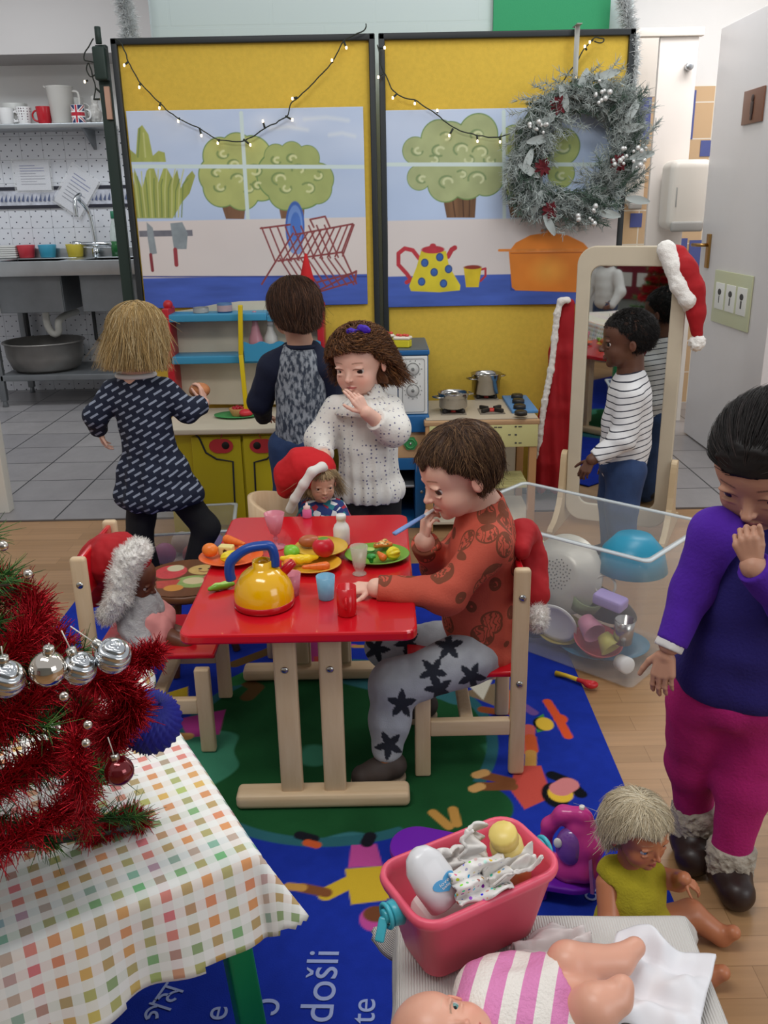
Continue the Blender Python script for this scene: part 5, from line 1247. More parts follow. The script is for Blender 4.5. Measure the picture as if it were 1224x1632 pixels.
yc = toy('toy_cup', 'yellow toy teacup with a handle inside the clear box near its front corner', 'cup', [(0, 0), (.018, 0), (.034, .045), (.031, .045), (.016, .003), (0, .003)], mat('toy_yellow', '#c6bd5c', .4), B(.16, -.11, .095), (2.2, .2, .7))
mb = MB(); mb.torus((.034, 0, .025), .014, .004, 16, 8, mat('toy_yellow'), R(math.pi/2, 'X')); mb.build('handle', None, yc)
toy('toy_bowl', 'red toy bowl low down in the front corner of the clear storage box', 'bowl', [(0, 0), (.04, 0), (.07, .035), (.066, .035), (.038, .004), (0, .004)], mat('toy_red', '#b84a4a', .4), B(.13, -.09, .035), (.3, .1, 0))
toy('toy_plate', 'blue toy plate at the bottom of the clear storage box', 'plate', [(0, 0), (.09, 0), (.13, .012), (.13, .015), (.09, .004), (0, .004)], mat('toy_blue', '#3c7f9c', .4), B(.12, -.02, .008), sy=.8)
toy('toy_jar', 'small white toy tub at the bottom of the clear box by the front corner', 'toy', [(0, 0), (.022, 0), (.024, .035), (.018, .04), (0, .04)], mat('plate_white'), B(.225, -.125, .04), (1.4, 0, .3))
toy('toy_saucepan', 'dark toy saucepan lying on the left in the clear storage box', 'saucepan', [(0, 0), (.05, 0), (.055, .05), (.05, .05), (.046, .004), (0, .004)], mat('toy_dark', '#4a4038', .5), B(-.08, -.09, .05), (.7, .2, 0))
toy('toy_bowl', 'maroon toy bowl on the left in the clear storage box', 'bowl', [(0, 0), (.05, 0), (.075, .04), (.07, .04), (.046, .004), (0, .004)], mat('toy_maroon', '#7c3a32', .5), B(-.14, -.09, .12), (.9, .3, 0))
toy('toy_plate', 'mustard toy plate lying under the white plate in the clear box', 'plate', [(0, 0), (.05, 0), (.07, .012), (.07, .015), (.05, .004), (0, .004)], mat('toy_mustard', '#b9a53c', .4), B(.0, -.07, .04), (.3, .0, 0))
toy('toy_cup', 'shiny steel toy cup inside the clear box by its front corner', 'cup', [(0, 0), (.026, 0), (.028, .07), (.025, .07), (.022, .003), (0, .003)], stl, B(.215, -.1, .09), (.1, 0, 0))
mb = MB(); mb.box((0, 0, 0), (.09, .05, .035), mat('toy_lilac', '#a592c9', .45), bev=.01); o = mb.build('toy_block', None, None, B(.17, -.1, .2)); o.rotation_euler = (.1, .1, ang_); tag(o, 'lilac plastic toy box inside the clear storage box below the blue bowl', 'toy')
toy('toy_plate', 'large grey toy tray tilted behind the other dishes in the clear box', 'plate', [(0, 0), (.09, 0), (.12, .015), (.12, .018), (.088, .004), (0, .004)], mat('toy_slate', '#6e6c68', .5), B(.06, .03, .1), (-.9, 0, ang_))
toy('toy_jug', 'pale yellow toy jug at the back left of the clear storage box', 'jug', [(0, 0), (.035, 0), (.045, .1), (.04, .1), (.032, .004), (0, .004)], mat('toy_pale', '#c9c08a', .45), B(-.19, .02, .16), (.3, .2, 0))
toy('toy_pot', 'dull green toy pot low behind the white plate in the clear box', 'toy', [(0, 0), (.045, 0), (.05, .05), (.046, .05), (.04, .004), (0, .004)], mat('toy_olive', '#7d8a62', .5), B(.06, -.05, .14), (.5, .2, 0))
# toy spoon on the floor
t = thing('toy_spoon', 'red toy spoon with a yellow handle on the floor by the rug edge', 'spoon', (0, 0, 0)); a_ = atZ(886, 1071, .02); b_ = atZ(920, 1083, .02); c_ = atZ(940, 1090, .02)
mb = MB(); mb.tube([a_+[0, 0, -.004], (a_+b_)/2, b_], [.008, .006, .0065], 10, mat('spoon_yellow', '#d9b32a', .4)); mb.build('handle', None, t)
s = SDF(.008).cap(b_, c_, .006, .008).ell(c_+[.004, 0, -.002], (.019, .014, .011)).ell(c_+[.006, 0, .012], (.014, .01, .012), k=.003, sub=True); V, Fq = s.mesh(.0022); mkmesh('bowl', [(V, Fq)], mat('spoon_red', '#c4272c', .35), t)
# ================================================================== THINGS ON THE RED TABLE
TT = TZ+.0005
def at_t(px, py): p = atZ(px, py, TZ); p[2] = TT; return p
# kettle
p = at_t(418, 978); k = thing('toy_kettle', 'yellow toy kettle with red base and blue handle at the front of the red table', 'kettle', (p[0], p[1]+.045, TT), math.radians(8))
r_ = .064
mb = MB(); mb.lathe([(0, 0), (r_-.004, 0), (r_, .004), (r_, .014), (r_-.001, .016), (0, .016)], 48, mat('kettle_red', '#b3121c', .2)); mb.build('base', None, k)
mb = MB(); mb.lathe([(r_-.0015, .016), (r_*.985, .03), (r_*.9, .05), (r_*.72, .069), (r_*.5, .081), (r_*.32, .086), (r_*.32, .1), (r_*.28, .1), (r_*.27, .088), (r_*.2, .08), (0, .078)], 48, mat('kettle_yellow', '#e0a800', .16, coat=.5)); mb.build('body', None, k)
mb = MB(); mb.tube(smoothpath([(-.066, -.0, .062), (-.068, 0, .082), (-.062, 0, .104), (-.03, 0, .127), (.006, 0, .132), (.02, 0, .128), (.026, 0, .11), (.026, 0, .086)], 6), [.013]*15+[.012]*28, 10, mat('kettle_blue', '#14408f', .3), flat=.85); mb.build('handle', None, k)
mb = MB(); mb.cyl((.04, .006, .066), (.066, .01, .088), .011, .009, 16, mat('kettle_red')); mb.build('spout', None, k)
def vessel(name, label, cat, px, py, prof, m_, part='body', n=32, rz=0):
    p = at_t(px, py); t = thing(name, label, cat, p, rz); mb = MB(); mb.lathe(prof, n, m_); mb.build(part, None, t); return t
pk = mat('pink_trans', '#e08a9c', .2, alpha=.72); blt = mat('blue_trans', '#7fb7d3', .2, alpha=.82)
g_ = vessel('toy_goblet', 'pink translucent toy goblet at the back left of the red table', 'goblet', 440, 872, [(0, 0), (.024, 0), (.024, .002), (.005, .005), (.004, .018), (.007, .022), (.004, .027), (.005, .033), (.012, .037), (.018, .055), (.0255, .088), (.024, .088), (.016, .052), (.004, .038), (0, .037)], pk, 'glass')
b_ = vessel('toy_milk_bottle', 'small white toy milk bottle near the back edge of the red table', 'bottle', 545, 868, [(0, 0), (.0185, 0), (.0205, .003), (.0205, .042), (.017, .052), (.0115, .058), (.011, .066), (.0125, .067), (.0125, .077), (.011, .079), (0, .079)], mat('milk_white', '#e3e0da', .25))
vessel('toy_cup', 'pink translucent toy cup right behind the kettle spout', 'cup', 466, 948, [(0, 0), (.0145, 0), (.0205, .05), (.0192, .05), (.0135, .002), (0, .002)], pk)
vessel('toy_cup', 'pale blue translucent toy cup between the kettle and the red mug', 'cup', 520, 954, [(0, 0), (.0155, 0), (.0165, .002), (.0205, .052), (.0192, .052), (.0145, .003), (0, .003)], blt)
m_ = vessel('toy_mug', 'red toy mug near the right front of the red table beside the boy\'s hand', 'mug', 553, 979, [(0, 0), (.0185, 0), (.02, .003), (.0205, .062), (.019, .062), (.018, .004), (0, .004)], mat('mug_red', '#c40e18', .2))
mb = MB(); mb.torus((0, -.021, .034), .012, .003, 18, 8, mat('mug_red'), R(math.pi/2, 'Y')); mb.build('handle', None, m_)
cg = mat('clear_glass', '#d9d3c4', .1, alpha=.38, spec=.8)
t = vessel('toy_tumbler', 'clear fluted toy tumbler standing in front of the green plate', 'tumbler', 573, 915, [(0, 0), (.0165, 0), (.0165, .002), (.009, .008), (.0145, .02), (.021, .068), (.0198, .068), (.0128, .02), (0, .014)], cg, 'glass', 12)
vessel('toy_pot', 'small white toy pot half hidden behind the kettle handle', 'toy', 428, 925, [(0, 0), (.015, 0), (.017, .004), (.0125, .032), (.01, .034), (0, .034)], mat('milk_white'))
# plates
def plate(label, px, py, rx, ry, col, rz=0, squash=1):
    p = at_t(px, py); t = thing('toy_plate', label, 'plate', p, rz); mb = MB()
    mb.lathe([(0, 0), (rx*.6, 0), (rx*.97, .011), (rx, .013), (rx*.96, .0145), (rx*.6, .0035), (0, .003)], 44, mat('plate_'+col, col, .3), sx=1, sy=ry/rx); mb.build('dish', None, t); return p
PO = plate('orange oval toy plate on the left of the red table', 369, 893, .077, .068, '#dd6530', .1)
PY1 = plate('yellow toy plate in the middle of the red table, front one', 497, 905, .07, .062, '#d9a02c')
p = at_t(512, 888); t = thing('toy_plate', 'yellow toy plate in the middle of the red table, overlapped by the other', 'plate', (p[0], p[1]+.01, TT+.014), 0)
mb = MB(); mb.lathe([(0, 0), (.04, 0), (.065, .009), (.063, .012), (.04, .003), (0, .003)], 40, mat('plate_yel2', '#cfa53a', .3)); mb.build('dish', None, t)
PG = plate('green oval toy plate on the right of the red table', 601, 890, .078, .07, '#6d9c34', -.1)
vg = mat('veg', '#ffffff', .32, vcol=True)
def food(name, label, px, py, sdf, colfn, z=.006, rz=0, rx=0, h=.0022, disp=None):
    p = at_t(px, py); t_ = R(rz) @ R(rx, 'X')
    V, Fq = sdf.mesh(h, disp=disp); V0 = V.copy(); M3 = np.array(t_)[:3, :3]; 
    o = mkmesh(name, [(V @ M3.T, Fq)], vg, None, lambda _: colfn(V0)); zz = (V @ M3.T)[:, 2].min(); o.location = (p[0], p[1], TT+z-zz); tag(o, label, 'toy food'); return o
def flatc(c, v=.08): c = np.array(lin(c)); return lambda V: np.clip(c*(1+v*fbm(V*60)[:, None]), 0, 1)
def two(c1, c2, fn): a_, b_ = np.array(lin(c1)), np.array(lin(c2)); return lambda V: np.where(fn(V)[:, None], a_, b_)
def carrot(L, r, c='#e3702a'): return SDF(.006).cap((-L/2, 0, 0), (L/2, 0, 0), r*.45, r), lambda V: np.array(lin(c))*(1-.12*(np.sin(V[:, 0]*420) > .9))[:, None]
s, c = carrot(.055, .012); food('toy_carrot', 'orange toy carrot pointing up at the back of the orange plate', 376, 878, s, c, .012, 2.5)
s, c = carrot(.05, .011, '#e47a35'); food('toy_carrot', 'orange toy carrot at the right edge of the orange plate', 400, 884, s, c, .01, .3)
food('toy_orange', 'smooth orange toy fruit at the left of the orange plate', 336, 893, SDF().ell((0, 0, 0), (.019, .016, .017)), flatc('#e87c2c'), .009)
food('toy_cheese', 'pale yellow toy cheese block with dark holes on the orange plate', 362, 889, SDF(.003).box((0, 0, 0), (.015, .008, .009), .003).ell((0, -.012, .001), (.004, .004, .003), sub=True, k=.001).ell((.009, -.011, -.003), (.003, .003, .002), sub=True, k=.001), two('#3c2a18', '#e0cf84', lambda V: ((np.abs(V[:, 0]) < .005) & (V[:, 1] < -.006) & (np.abs(V[:, 2]) < .004))), .008, -.2)
def corn(L, r): return SDF().ell((0, 0, 0), (L/2, r, r))
ridg = lambda X: .0011*np.cos(8*np.arctan2(X[:, 1], X[:, 2]))
food('toy_lemon', 'ridged yellow toy fruit at the front of the orange plate', 370, 902, corn(.052, .0145), flatc('#e6cb1f', .05), .008, .25, disp=ridg)
food('toy_pear', 'bright green toy pear at the left of the yellow plates', 466, 896, SDF(.012).ell((0, 0, 0), (.019, .017, .017)).cap((0, .0, .003), (-.006, .02, .005), .009, .006), flatc('#7cc034', .05), .008, .4)
food('toy_potato', 'brown toy potato at the back of the yellow plates', 494, 884, SDF(.012).ell((0, 0, 0), (.026, .017, .015)), flatc('#b0603c', .08), .02, .1)
food('toy_pepper', 'large red toy pepper at the right of the yellow plates', 519, 898, SDF(.012).ell((0, 0, 0), (.022, .02, .024)).ell((-.01, 0, .004), (.02, .018, .018)), lambda V: np.where((V[:, 2] > .0225)[:, None], np.array(lin('#5c8a2c')), np.array(lin('#c61c2c'))*(1+.04*fbm(V*40)[:, None])), .016, .3)
bn = SDF(.006).chain([(-.04, .003, 0), (-.02, -.004, 0), (0, -.006, 0), (.02, -.004, 0), (.04, .004, 0)], [.006, .0095, .0105, .009, .005])
food('toy_banana', 'yellow toy banana lying across the front of the yellow plates', 478, 904, bn, flatc('#ecc81e', .05), .01, .05)
s, c = carrot(.05, .0105); food('toy_carrot', 'orange toy carrot at the front right of the yellow plates', 502, 915, s, c, .008, .1)
food('toy_egg', 'orange egg-shaped toy food partly under the kettle handle', 462, 910, SDF().ell((0, 0, 0), (.015, .012, .012)), flatc('#e87f3a', .05), .006)
food('toy_broccoli', 'small green toy broccoli on the green plate behind the tumbler', 592, 903, SDF(.004).cap((0, 0, -.008), (0, 0, .0), .005).ell((0, 0, .004), (.011, .01, .007)), flatc('#2fa040', .2), .008, disp=lambda X: .0015*fbm(X*300, 2))
food('toy_cucumber_slice', 'green toy cucumber slice at the back left of the green plate', 590, 886, SDF(.003).ell((0, 0, 0), (.014, .014, .004)), lambda V: np.where((np.hypot(V[:, 0], V[:, 1]) > .0115)[:, None], np.array(lin('#2f7c2c')), np.array(lin('#a9c96a'))), .011)
wed = SDF(.004)
wed.cap((-.018, -.006, 0), (.016, -.01, 0), .006).cap((.016, -.01, 0), (.012, .018, 0), .005).cap((.012, .018, 0), (-.018, -.006, 0), .006).box((.004, 0, 0), (.008, .004, .003), .003)
food('toy_pizza_slice', 'orange toy pizza slice with printed toppings at the top of the green plate', 610, 880, wed, lambda V: np.where(((V[:, 2] > .002) & (fbm(V*230, 2, 5) > .25))[:, None], np.array(lin('#6f6a2a')), np.where(((V[:, 2] > .002) & (fbm(V*200, 2, 9) > .3))[:, None], np.array(lin('#e8c98a')), np.array(lin('#dd7a33')))), .014, .3)
s, c = carrot(.032, .0095); food('toy_carrot', 'short orange toy carrot standing on the green plate beside the yellow lemon', 607, 896, s, c, .008, 1.9 + math.pi)
food('toy_lemon', 'ridged yellow toy lemon at the right of the green plate', 627, 897, corn(.034, .0155), flatc('#e6d52c', .04), .008, .6, disp=ridg)
pd = SDF(.004).chain([(-.026, -.006, 0), (-.01, 0, 0), (.01, .003, 0), (.026, .003, 0)], [.005, .0085, .0085, .0055])
food('toy_pea_pod', 'light green toy pea pod on the red tabletop left of the kettle', 353, 941, pd, lambda V: np.where(((V[:, 2] > .006) & (np.abs(V[:, 1]) < .004))[:, None], np.array(lin('#a9cf6a')), np.array(lin('#6f9f2c'))), .0, .35)
# baby bottle at the back edge
t = thing('toy_baby_bottle', 'tiny pink toy baby bottle at the back edge of the red table', 'bottle', (at_t(490, 823)[0], 2.262, TT))
mb = MB(); mb.lathe([(0, 0), (.012, 0), (.0125, .002), (.0125, .02), (.009, .024), (.009, .028), (0, .028)], 24, mat('bottle_pink', '#d96a98', .35)); mb.build('body', None, t); mb = MB(); mb.lathe([(.009, .024), (.0095, .031), (.004, .034), (.0028, .041), (0, .042)], 20, mat('teat', '#e3c3bb', .4)); mb.build('teat', None, t)

# ================================================================== TREE TABLE (left foreground)
Cc_ = np.array([-.174, .914]); vdir = np.array([-.5, .866]); udir = np.array([-.866, -.5]); LU, LV = .9, .62; TT2 = .505
tt = thing('cloth_table', 'table with green legs under the checked tablecloth at the lower left', 'table', (Cc_[0]+udir[0]*LU/2+vdir[0]*LV/2, Cc_[1]+udir[1]*LU/2+vdir[1]*LV/2, .012), math.atan2(udir[1], udir[0]))
grn = mat('green_paint', '#16894f', .35)
mb = MB(); mb.box((0, 0, TT2-.046), (LU-.02, LV-.02, .022), grn, bev=.004); mb.build('tabletop', None, tt)
for sx in (-1, 1):
    for sy in (-1, 1):
        mb = MB(); mb.bar((sx*(LU/2-.03), sy*(LV/2-.04), TT2-.06), (sx*(LU/2+.0), sy*(LV/2+.0-.02), 0), .036, .036, grn, .006); mb.build('leg', None, tt)
def checks(name, cell=.0128, cols=None):
    m = mat(name, '#e6e4df', .8); g = NG(m); uv = g.n('UVMap'); sx = g.n('SeparateXYZ'); g.l(uv.outputs[0], sx.inputs[0])
    u = g.math('DIVIDE', sx.outputs[0], cell); v = g.math('DIVIDE', sx.outputs[1], cell)
    fu, fv = g.math('FLOOR', u), g.math('FLOOR', v)
    ou = g.math('GREATER_THAN', g.math('FRACT', g.math('DIVIDE', fu, 2)), .25); ov_ = g.math('GREATER_THAN', g.math('FRACT', g.math('DIVIDE', fv, 2)), .25)
    def stripe(f, off):   # each woven stripe keeps one hue
        wn = g.n('TexWhiteNoise', noise_dimensions='1D'); g.l(g.math('ADD', f, off), wn.inputs['W'])
        cr = g.n('ValToRGB'); cr.color_ramp.interpolation = 'CONSTANT'; e = cr.color_ramp.elements
        pal = ['#d98a3a', '#d6c23a', '#5fb36a', '#c97f45', '#8fb0b8', '#cf4f7c', '#c9b340', '#7f9a5c', '#d96a4a', '#cfa04a']
        e[0].color = (*lin(pal[0]), 1); e[0].position = 0
        while len(e) > 1 and False: pass
        e[1].position = .1; e[1].color = (*lin(pal[1]), 1)
        for i in range(2, 10): x = e.new(i/10); x.color = (*lin(pal[i]), 1)
        g.l(wn.outputs['Value'], cr.inputs[0]); return cr.outputs[0]
    cu, cv = stripe(fu, 3.3), stripe(fv, 41.7)
    white = '#e9e8e3'; both = g.mix(.12, g.mix(.5, cu, cv), white)
    tu = g.mix(.88, cu, white); tv = g.mix(.84, cv, white)
    c = g.mix(g.math('MULTIPLY', ou, ov_), g.mix(ou, g.mix(ov_, white, tv), tu), both); g.base(c); return m
def drape(name, label, cat, C0, ud, vd, LU, LV, ztop, dropfn, m, res=.012, lo=(-.2, -.2), hi=None, amp=.014, wav=34, pad=.004, bulge=.012, seed=3):
    """cloth over a rectangular top: C0 corner, ud/vd edge directions"""
    hu, hv = hi or (LU+.2, LV+.2); nu = int((hu-lo[0])/res)+1; nv = int((hv-lo[1])/res)+1
    U, Vv = np.meshgrid(np.linspace(lo[0], hu, nu), np.linspace(lo[1], hv, nv), indexing='ij')
    qx, qy = np.clip(U, 0, LU), np.clip(Vv, 0, LV); ex, ey = U-qx, Vv-qy
    L = np.abs(ex)+np.abs(ey); Le = np.hypot(ex, ey)+1e-9; L2 = np.maximum(np.maximum(np.abs(ex), np.abs(ey)), Le*.9)
    rnd = .012; bend = np.minimum(L2, rnd)
    out = np.where(L2 < rnd, L2*.75, rnd*.75)+np.clip(L2-rnd, 0, 1)*.1
    per = qx+qy*1.0+np.arctan2(ey, ex+1e-9)*.05
    corner = np.minimum(np.abs(ex), np.abs(ey))/(Le)
    rip = np.sin(per*wav+seed)*.6+np.sin(per*wav*1.9+seed*2)*.3+vnoise(np.stack([per*11, per*0, per*0+seed], -1))
    out = out+np.clip((L2-rnd)/.12, 0, 1)*(amp*rip+bulge*1.0)+corner*.85*np.clip(L2-.01, 0, .1)
    drop = np.where(L2 < rnd, L2**2/(2*rnd), L2-rnd/2)
    drop = drop*(1-.25*corner)
    nx, ny = ex/Le, ey/Le
    X = qx+nx*out; Y = qy+ny*out
    Z = ztop-drop+.0012*fbm(np.stack([U*9, Vv*9, U*0+seed], -1))*1.5
    V = np.stack([C0[0]+ud[0]*X+vd[0]*Y, C0[1]+ud[1]*X+vd[1]*Y, Z], -1).reshape(-1, 3)
    i = np.arange((nu-1)*nv).reshape(nu-1, nv)[:, :-1]; Fq = np.stack([i, i+nv, i+nv+1, i+1], -1)
    keep = (L2 < dropfn(U, Vv))[:-1, :-1]; Fq = Fq[keep].reshape(-1, 4)
    if ud[0]*vd[1]-ud[1]*vd[0] < 0: Fq = Fq[:, ::-1]
    o = mkmesh(name, [(V, Fq)], m); uvl = o.data.uv_layers.new(name='UVMap')
    uv = np.stack([U+5, Vv+5], -1).reshape(-1, 2); li = np.empty(len(o.data.loops), np.int32); o.data.loops.foreach_get('vertex_index', li); uvl.data.foreach_set('uv', uv[li].astype(np.float32).ravel())
    sd = o.modifiers.new('s', 'SOLIDIFY'); sd.thickness = .0012; sd.offset = 1
    return tag(o, label, cat)
drape('tablecloth', 'white tablecloth with small multicoloured checks on the table at the lower left', 'tablecloth', Cc_, udir, vdir, LU, LV, TT2-.0165, lambda U, V: .135+.02*np.sin(U*5+V*7)+.0*U, checks('check_cloth'), .008, (-.19, -.19), (LU+.17, LV+.17))

# ---- small Christmas tree
tz0 = TT2-.014; tc = np.array([-.50, .88]); 
tr = thing('christmas_tree', 'small green tabletop Christmas tree at the left edge on the checked cloth', 'Christmas tree', (tc[0], tc[1], tz0))
mb = MB(); mb.cyl((0, 0, 0), (0, 0, .5), .012, .004, 12, mat('trunk', '#3c2a1c', .8)); mb.build('trunk', None, tr)
mb = MB()
q_ = atZ(212, 1314, tz0+.012)-np.array([*tc, tz0]); sa_ = math.atan2(q_[1], q_[0]); sl_ = np.linalg.norm(q_[:2])
for i in range(3): a_ = i*2.094+sa_; mb.bar((0, 0, .03), (sl_*math.cos(a_), sl_*math.sin(a_), .010), .014, .009, mat('stand_black', '#1e1e1e', .5), .004)
mb.build('stand', None, tr)
gn = mat('tree_green', '#2d5a24', .6, noise=.3, nscale=30); gn2 = mat('tree_green_light', '#557f38', .6)
Vb = []; Dn = []; brs = []
for i in range(74):
    zz = .06+.40*(i/74)**.9; a_ = i*2.39996; L = (.20*(1-(zz/.50))+.045)*RNG.uniform(.8, 1.1); d = np.array([math.cos(a_), math.sin(a_), .12+.5*zz]); d /= np.linalg.norm(d); brs.append((np.array([0, 0, zz]), d, L))
    k_ = int(L*(1500 if zz < .3 else 950)); tt_ = RNG.uniform(.12, 1, k_)**.8*L; Vb.append(np.array([0, 0, zz])+d*tt_[:, None]+np.array([0, 0, -.12])*(tt_[:, None]**2)*2); Dn.append(d*.6+RNG.normal(size=(k_, 3))*.6)
Vb = np.concatenate(Vb); Dn = np.concatenate(Dn); h_ = RNG.random(len(Vb)) < .7
for mk, m_ in ((h_, gn), (~h_, gn2)): V, Fq = strands(None, Vb[mk], Dn[mk], RNG.uniform(.018, .04, mk.sum()), .0009, m_); mkmesh('foliage', [(V, Fq)], m_, tr)
mb = MB()
for b0, d, L in brs: mb.tube([b0, b0+d*L*.5+[0, 0, -.004], b0+d*L+[0, 0, -.015]], .0016, 5, mat('trunk'))
mb.build('branches', None, tr)
# top tuft of needles leaning to the camera's side
# red tinsel wrapped round
rt_ = ('tinsel_red', '#a8101f')
O = np.array([tc[0], tc[1], tz0])
def ring_pts(z0, z1, r0, r1, a0, a1, n=14, jit=.015): return [O+np.array([(r0+(r1-r0)*t_)*math.cos(a0+(a1-a0)*t_), (r0+(r1-r0)*t_)*math.sin(a0+(a1-a0)*t_), z0+(z1-z0)*t_+jit*math.sin(t_*23)]) for t_ in np.linspace(0, 1, n)]
tinsel('red tinsel garland wound in thick loops round the small Christmas tree', ring_pts(.12, .34, .175, .10, -2.6, 22, 90), .034, 22000, rt_, .75, .0011, .3)
tinsel('red tinsel strand trailing down on to the checked cloth in front of the tree', [atY(120, 1180, .76), atY(130, 1260, .75), atZ(140, 1330, tz0+.02), atZ(175, 1318, tz0+.015), atZ(205, 1300, tz0+.012), atZ(228, 1312, tz0+.012)], .022, 2600, rt_, .75, .0011, .3)
tinsel('red tinsel end sticking out on the right of the tree above the blue paper ball', [atY(150, 1080, .76), atY(190, 1090, .78), atY(212, 1130, .78), atY(190, 1150, .78), atY(175, 1180, .78)], .026, 2600, rt_, .75, .0011, .3)
tinsel('red tinsel tip reaching right beside the striped silver bauble', [atY(200, 1060, .84), atY(228, 1050, .85), atY(250, 1040, .86)], .022, 800, rt_, .75, .0011, .3)
# baubles
def bauble(label, px, py, Y, r, m_, string=None, ridges=False, group=None):
    c = atY(px, py, Y); t = thing('bauble', label, 'bauble', c)
    if ridges:
        n = 64; k_ = 48; V = []
        for i in range(k_+1):
            th = math.pi*i/k_
            for j in range(n): ph = 2*math.pi*j/n; rr = r*(1+.035*math.sin(th*15+.9*math.sin(ph*3))); V.append((rr*math.sin(th)*math.cos(ph), rr*math.sin(th)*math.sin(ph), rr*math.cos(th)))
        Fq = [(i*n+j, (i+1)*n+j, (i+1)*n+(j+1) % n, i*n+(j+1) % n) for i in range(k_) for j in range(n)]
        mb = MB(); mb.raw(V, Fq, m_, True, R(.35, 'Y') @ R(.3, 'X')); mb.build('ball', None, t)
    else: mb = MB(); mb.sph((0, 0, 0), r, m_, 40); mb.build('ball', None, t)
    e = atY(*string, Y)-c if string else np.array([0, 0, r*2]); d = e/np.linalg.norm(e)
    mb = MB(); mb.cyl(d*r*.95, d*(r+.006), .005, .0045, 14, mat('bauble_cap', '#c9c6bd', .2, metal=1)); mb.build('cap', None, t); mb = MB(); mb.tube([d*(r+.005), e], .0006, 5, mat('bauble_thread', '#cfcac0', .5)); mb.build('thread', None, t)
sv = mat('bauble_silver', '#c3c6c9', .18, metal=1); sv2 = mat('bauble_mirror', '#d3c9bd', .08, metal=1)
bauble('swirled silver bauble, rightmost of the swirled ones on the small tree', 180, 1045, .70, .0155, sv, (112, 998), True)
bauble('swirled silver bauble in the middle, right of the smooth silver one', 127, 1065, .69, .0145, sv, (98, 1005), True)
bauble('swirled silver bauble at the left picture edge on the small tree', 10, 1082, .66, .0155, sv, (2, 1030), True)
bauble('smooth mirror-silver bauble between two swirled silver baubles', 76, 1066, .67, .0155, sv2, (78, 1025))
bauble('dark red glossy bauble hanging low on the right of the small tree', 190, 1229, .75, .0145, mat('bauble_red', '#6d0f16', .12, metal=.55, coat=.6), (172, 1175))
for px, py, Y, w_ in ((102, 1110, .7, 'just below the silver baubles'), (140, 1155, .72, 'above the dark red bauble'), (45, 915, .75, 'near the tree top'), (5, 870, .7, 'at the left edge of the treetop'), (137, 1184, .72, 'left of the dark red bauble, lower of two')):
    ballish('bead', 'small silver bead '+w_, 'bead', atY(px, py, Y), .0045, sv2, 'silver beads on the small tree')
# honeycomb paper ball
hb_c = atY(238, 1150, .87); hr = .0365
t = thing('paper_ball', 'dark blue honeycomb tissue paper ball resting against the right of the small tree', 'paper ball', hb_c)
nn = 44; V = []; k_ = 40
for i in range(k_+1):
    th = math.pi*i/k_
    for j in range(nn*2):
        ph = 2*math.pi*j/(nn*2); rr = hr*((1 if j % 2 else .9)+.035*math.sin(th*16+(j//2 % 2)*math.pi)); V.append((rr*math.sin(th)*math.cos(ph), rr*math.sin(th)*math.sin(ph), rr*math.cos(th)))
n2 = nn*2; Fq = [(i*n2+j, (i+1)*n2+j, (i+1)*n2+(j+1) % n2, i*n2+(j+1) % n2) for i in range(k_) for j in range(n2)]
mb = MB(); mb.raw(V, Fq, mat('tissue_blue', '#1c2088', .6), True, R(.5, 'Y') @ R(.35, 'X')); mb.build('honeycomb', None, t)
mb = MB(); mb.tube([(0, 0, hr), (-.03, 0, hr+.05)], .0006, 5, mat('bauble_thread')); mb.build('thread', None, t)

# ================================================================== STOOL WITH TOWEL (right foreground)
SZ = .35; sC = np.array([.392, .952]); su = np.array([-1.0, .03]); su /= np.linalg.norm(su); sv_ = np.array([-.03, -1.0]); sv_ /= np.linalg.norm(sv_)
sL, sW = .375, .42
so = thing('low_stool', 'low square stool under the white towel at the lower right', 'stool', (sC[0]+su[0]*sL/2+sv_[0]*sW/2, sC[1]+su[1]*sL/2+sv_[1]*sW/2, .002), .03)
mb = MB(); mb.box((0, 0, SZ-.038), (sL-.02, sW-.02, .022), birchx, bev=.006); mb.build('top', None, so)
for sx in (-1, 1):
    for sy in (-1, 1): mb = MB(); mb.box((sx*(sL/2-.035), sy*(sW/2-.035), (SZ-.04)/2), (.035, .035, SZ-.042), birch, bev=.004); mb.build('leg', None, so)
tw_ = mat('towel_white', '#cfcac4', .95, bump=.5, bscale=260); g = NG(tw_)
wv = g.n('TexWave', i_Scale=90.0, i_Distortion=1.5); uvn = g.n('UVMap'); g.l(uvn.outputs[0], wv.inputs[0]); g.bump(wv.outputs['Fac'], .5, .003)
drape('towel', 'white ribbed towel spread over the low stool at the lower right', 'towel', sC, su, sv_, sL, sW, SZ-.0175, lambda U, V: .075+.012*np.sin(U*6+V*4), tw_, .009, (-.1, -.1), (sL+.1, sW+.1), amp=.004, bulge=.004)
SZT = SZ-.012
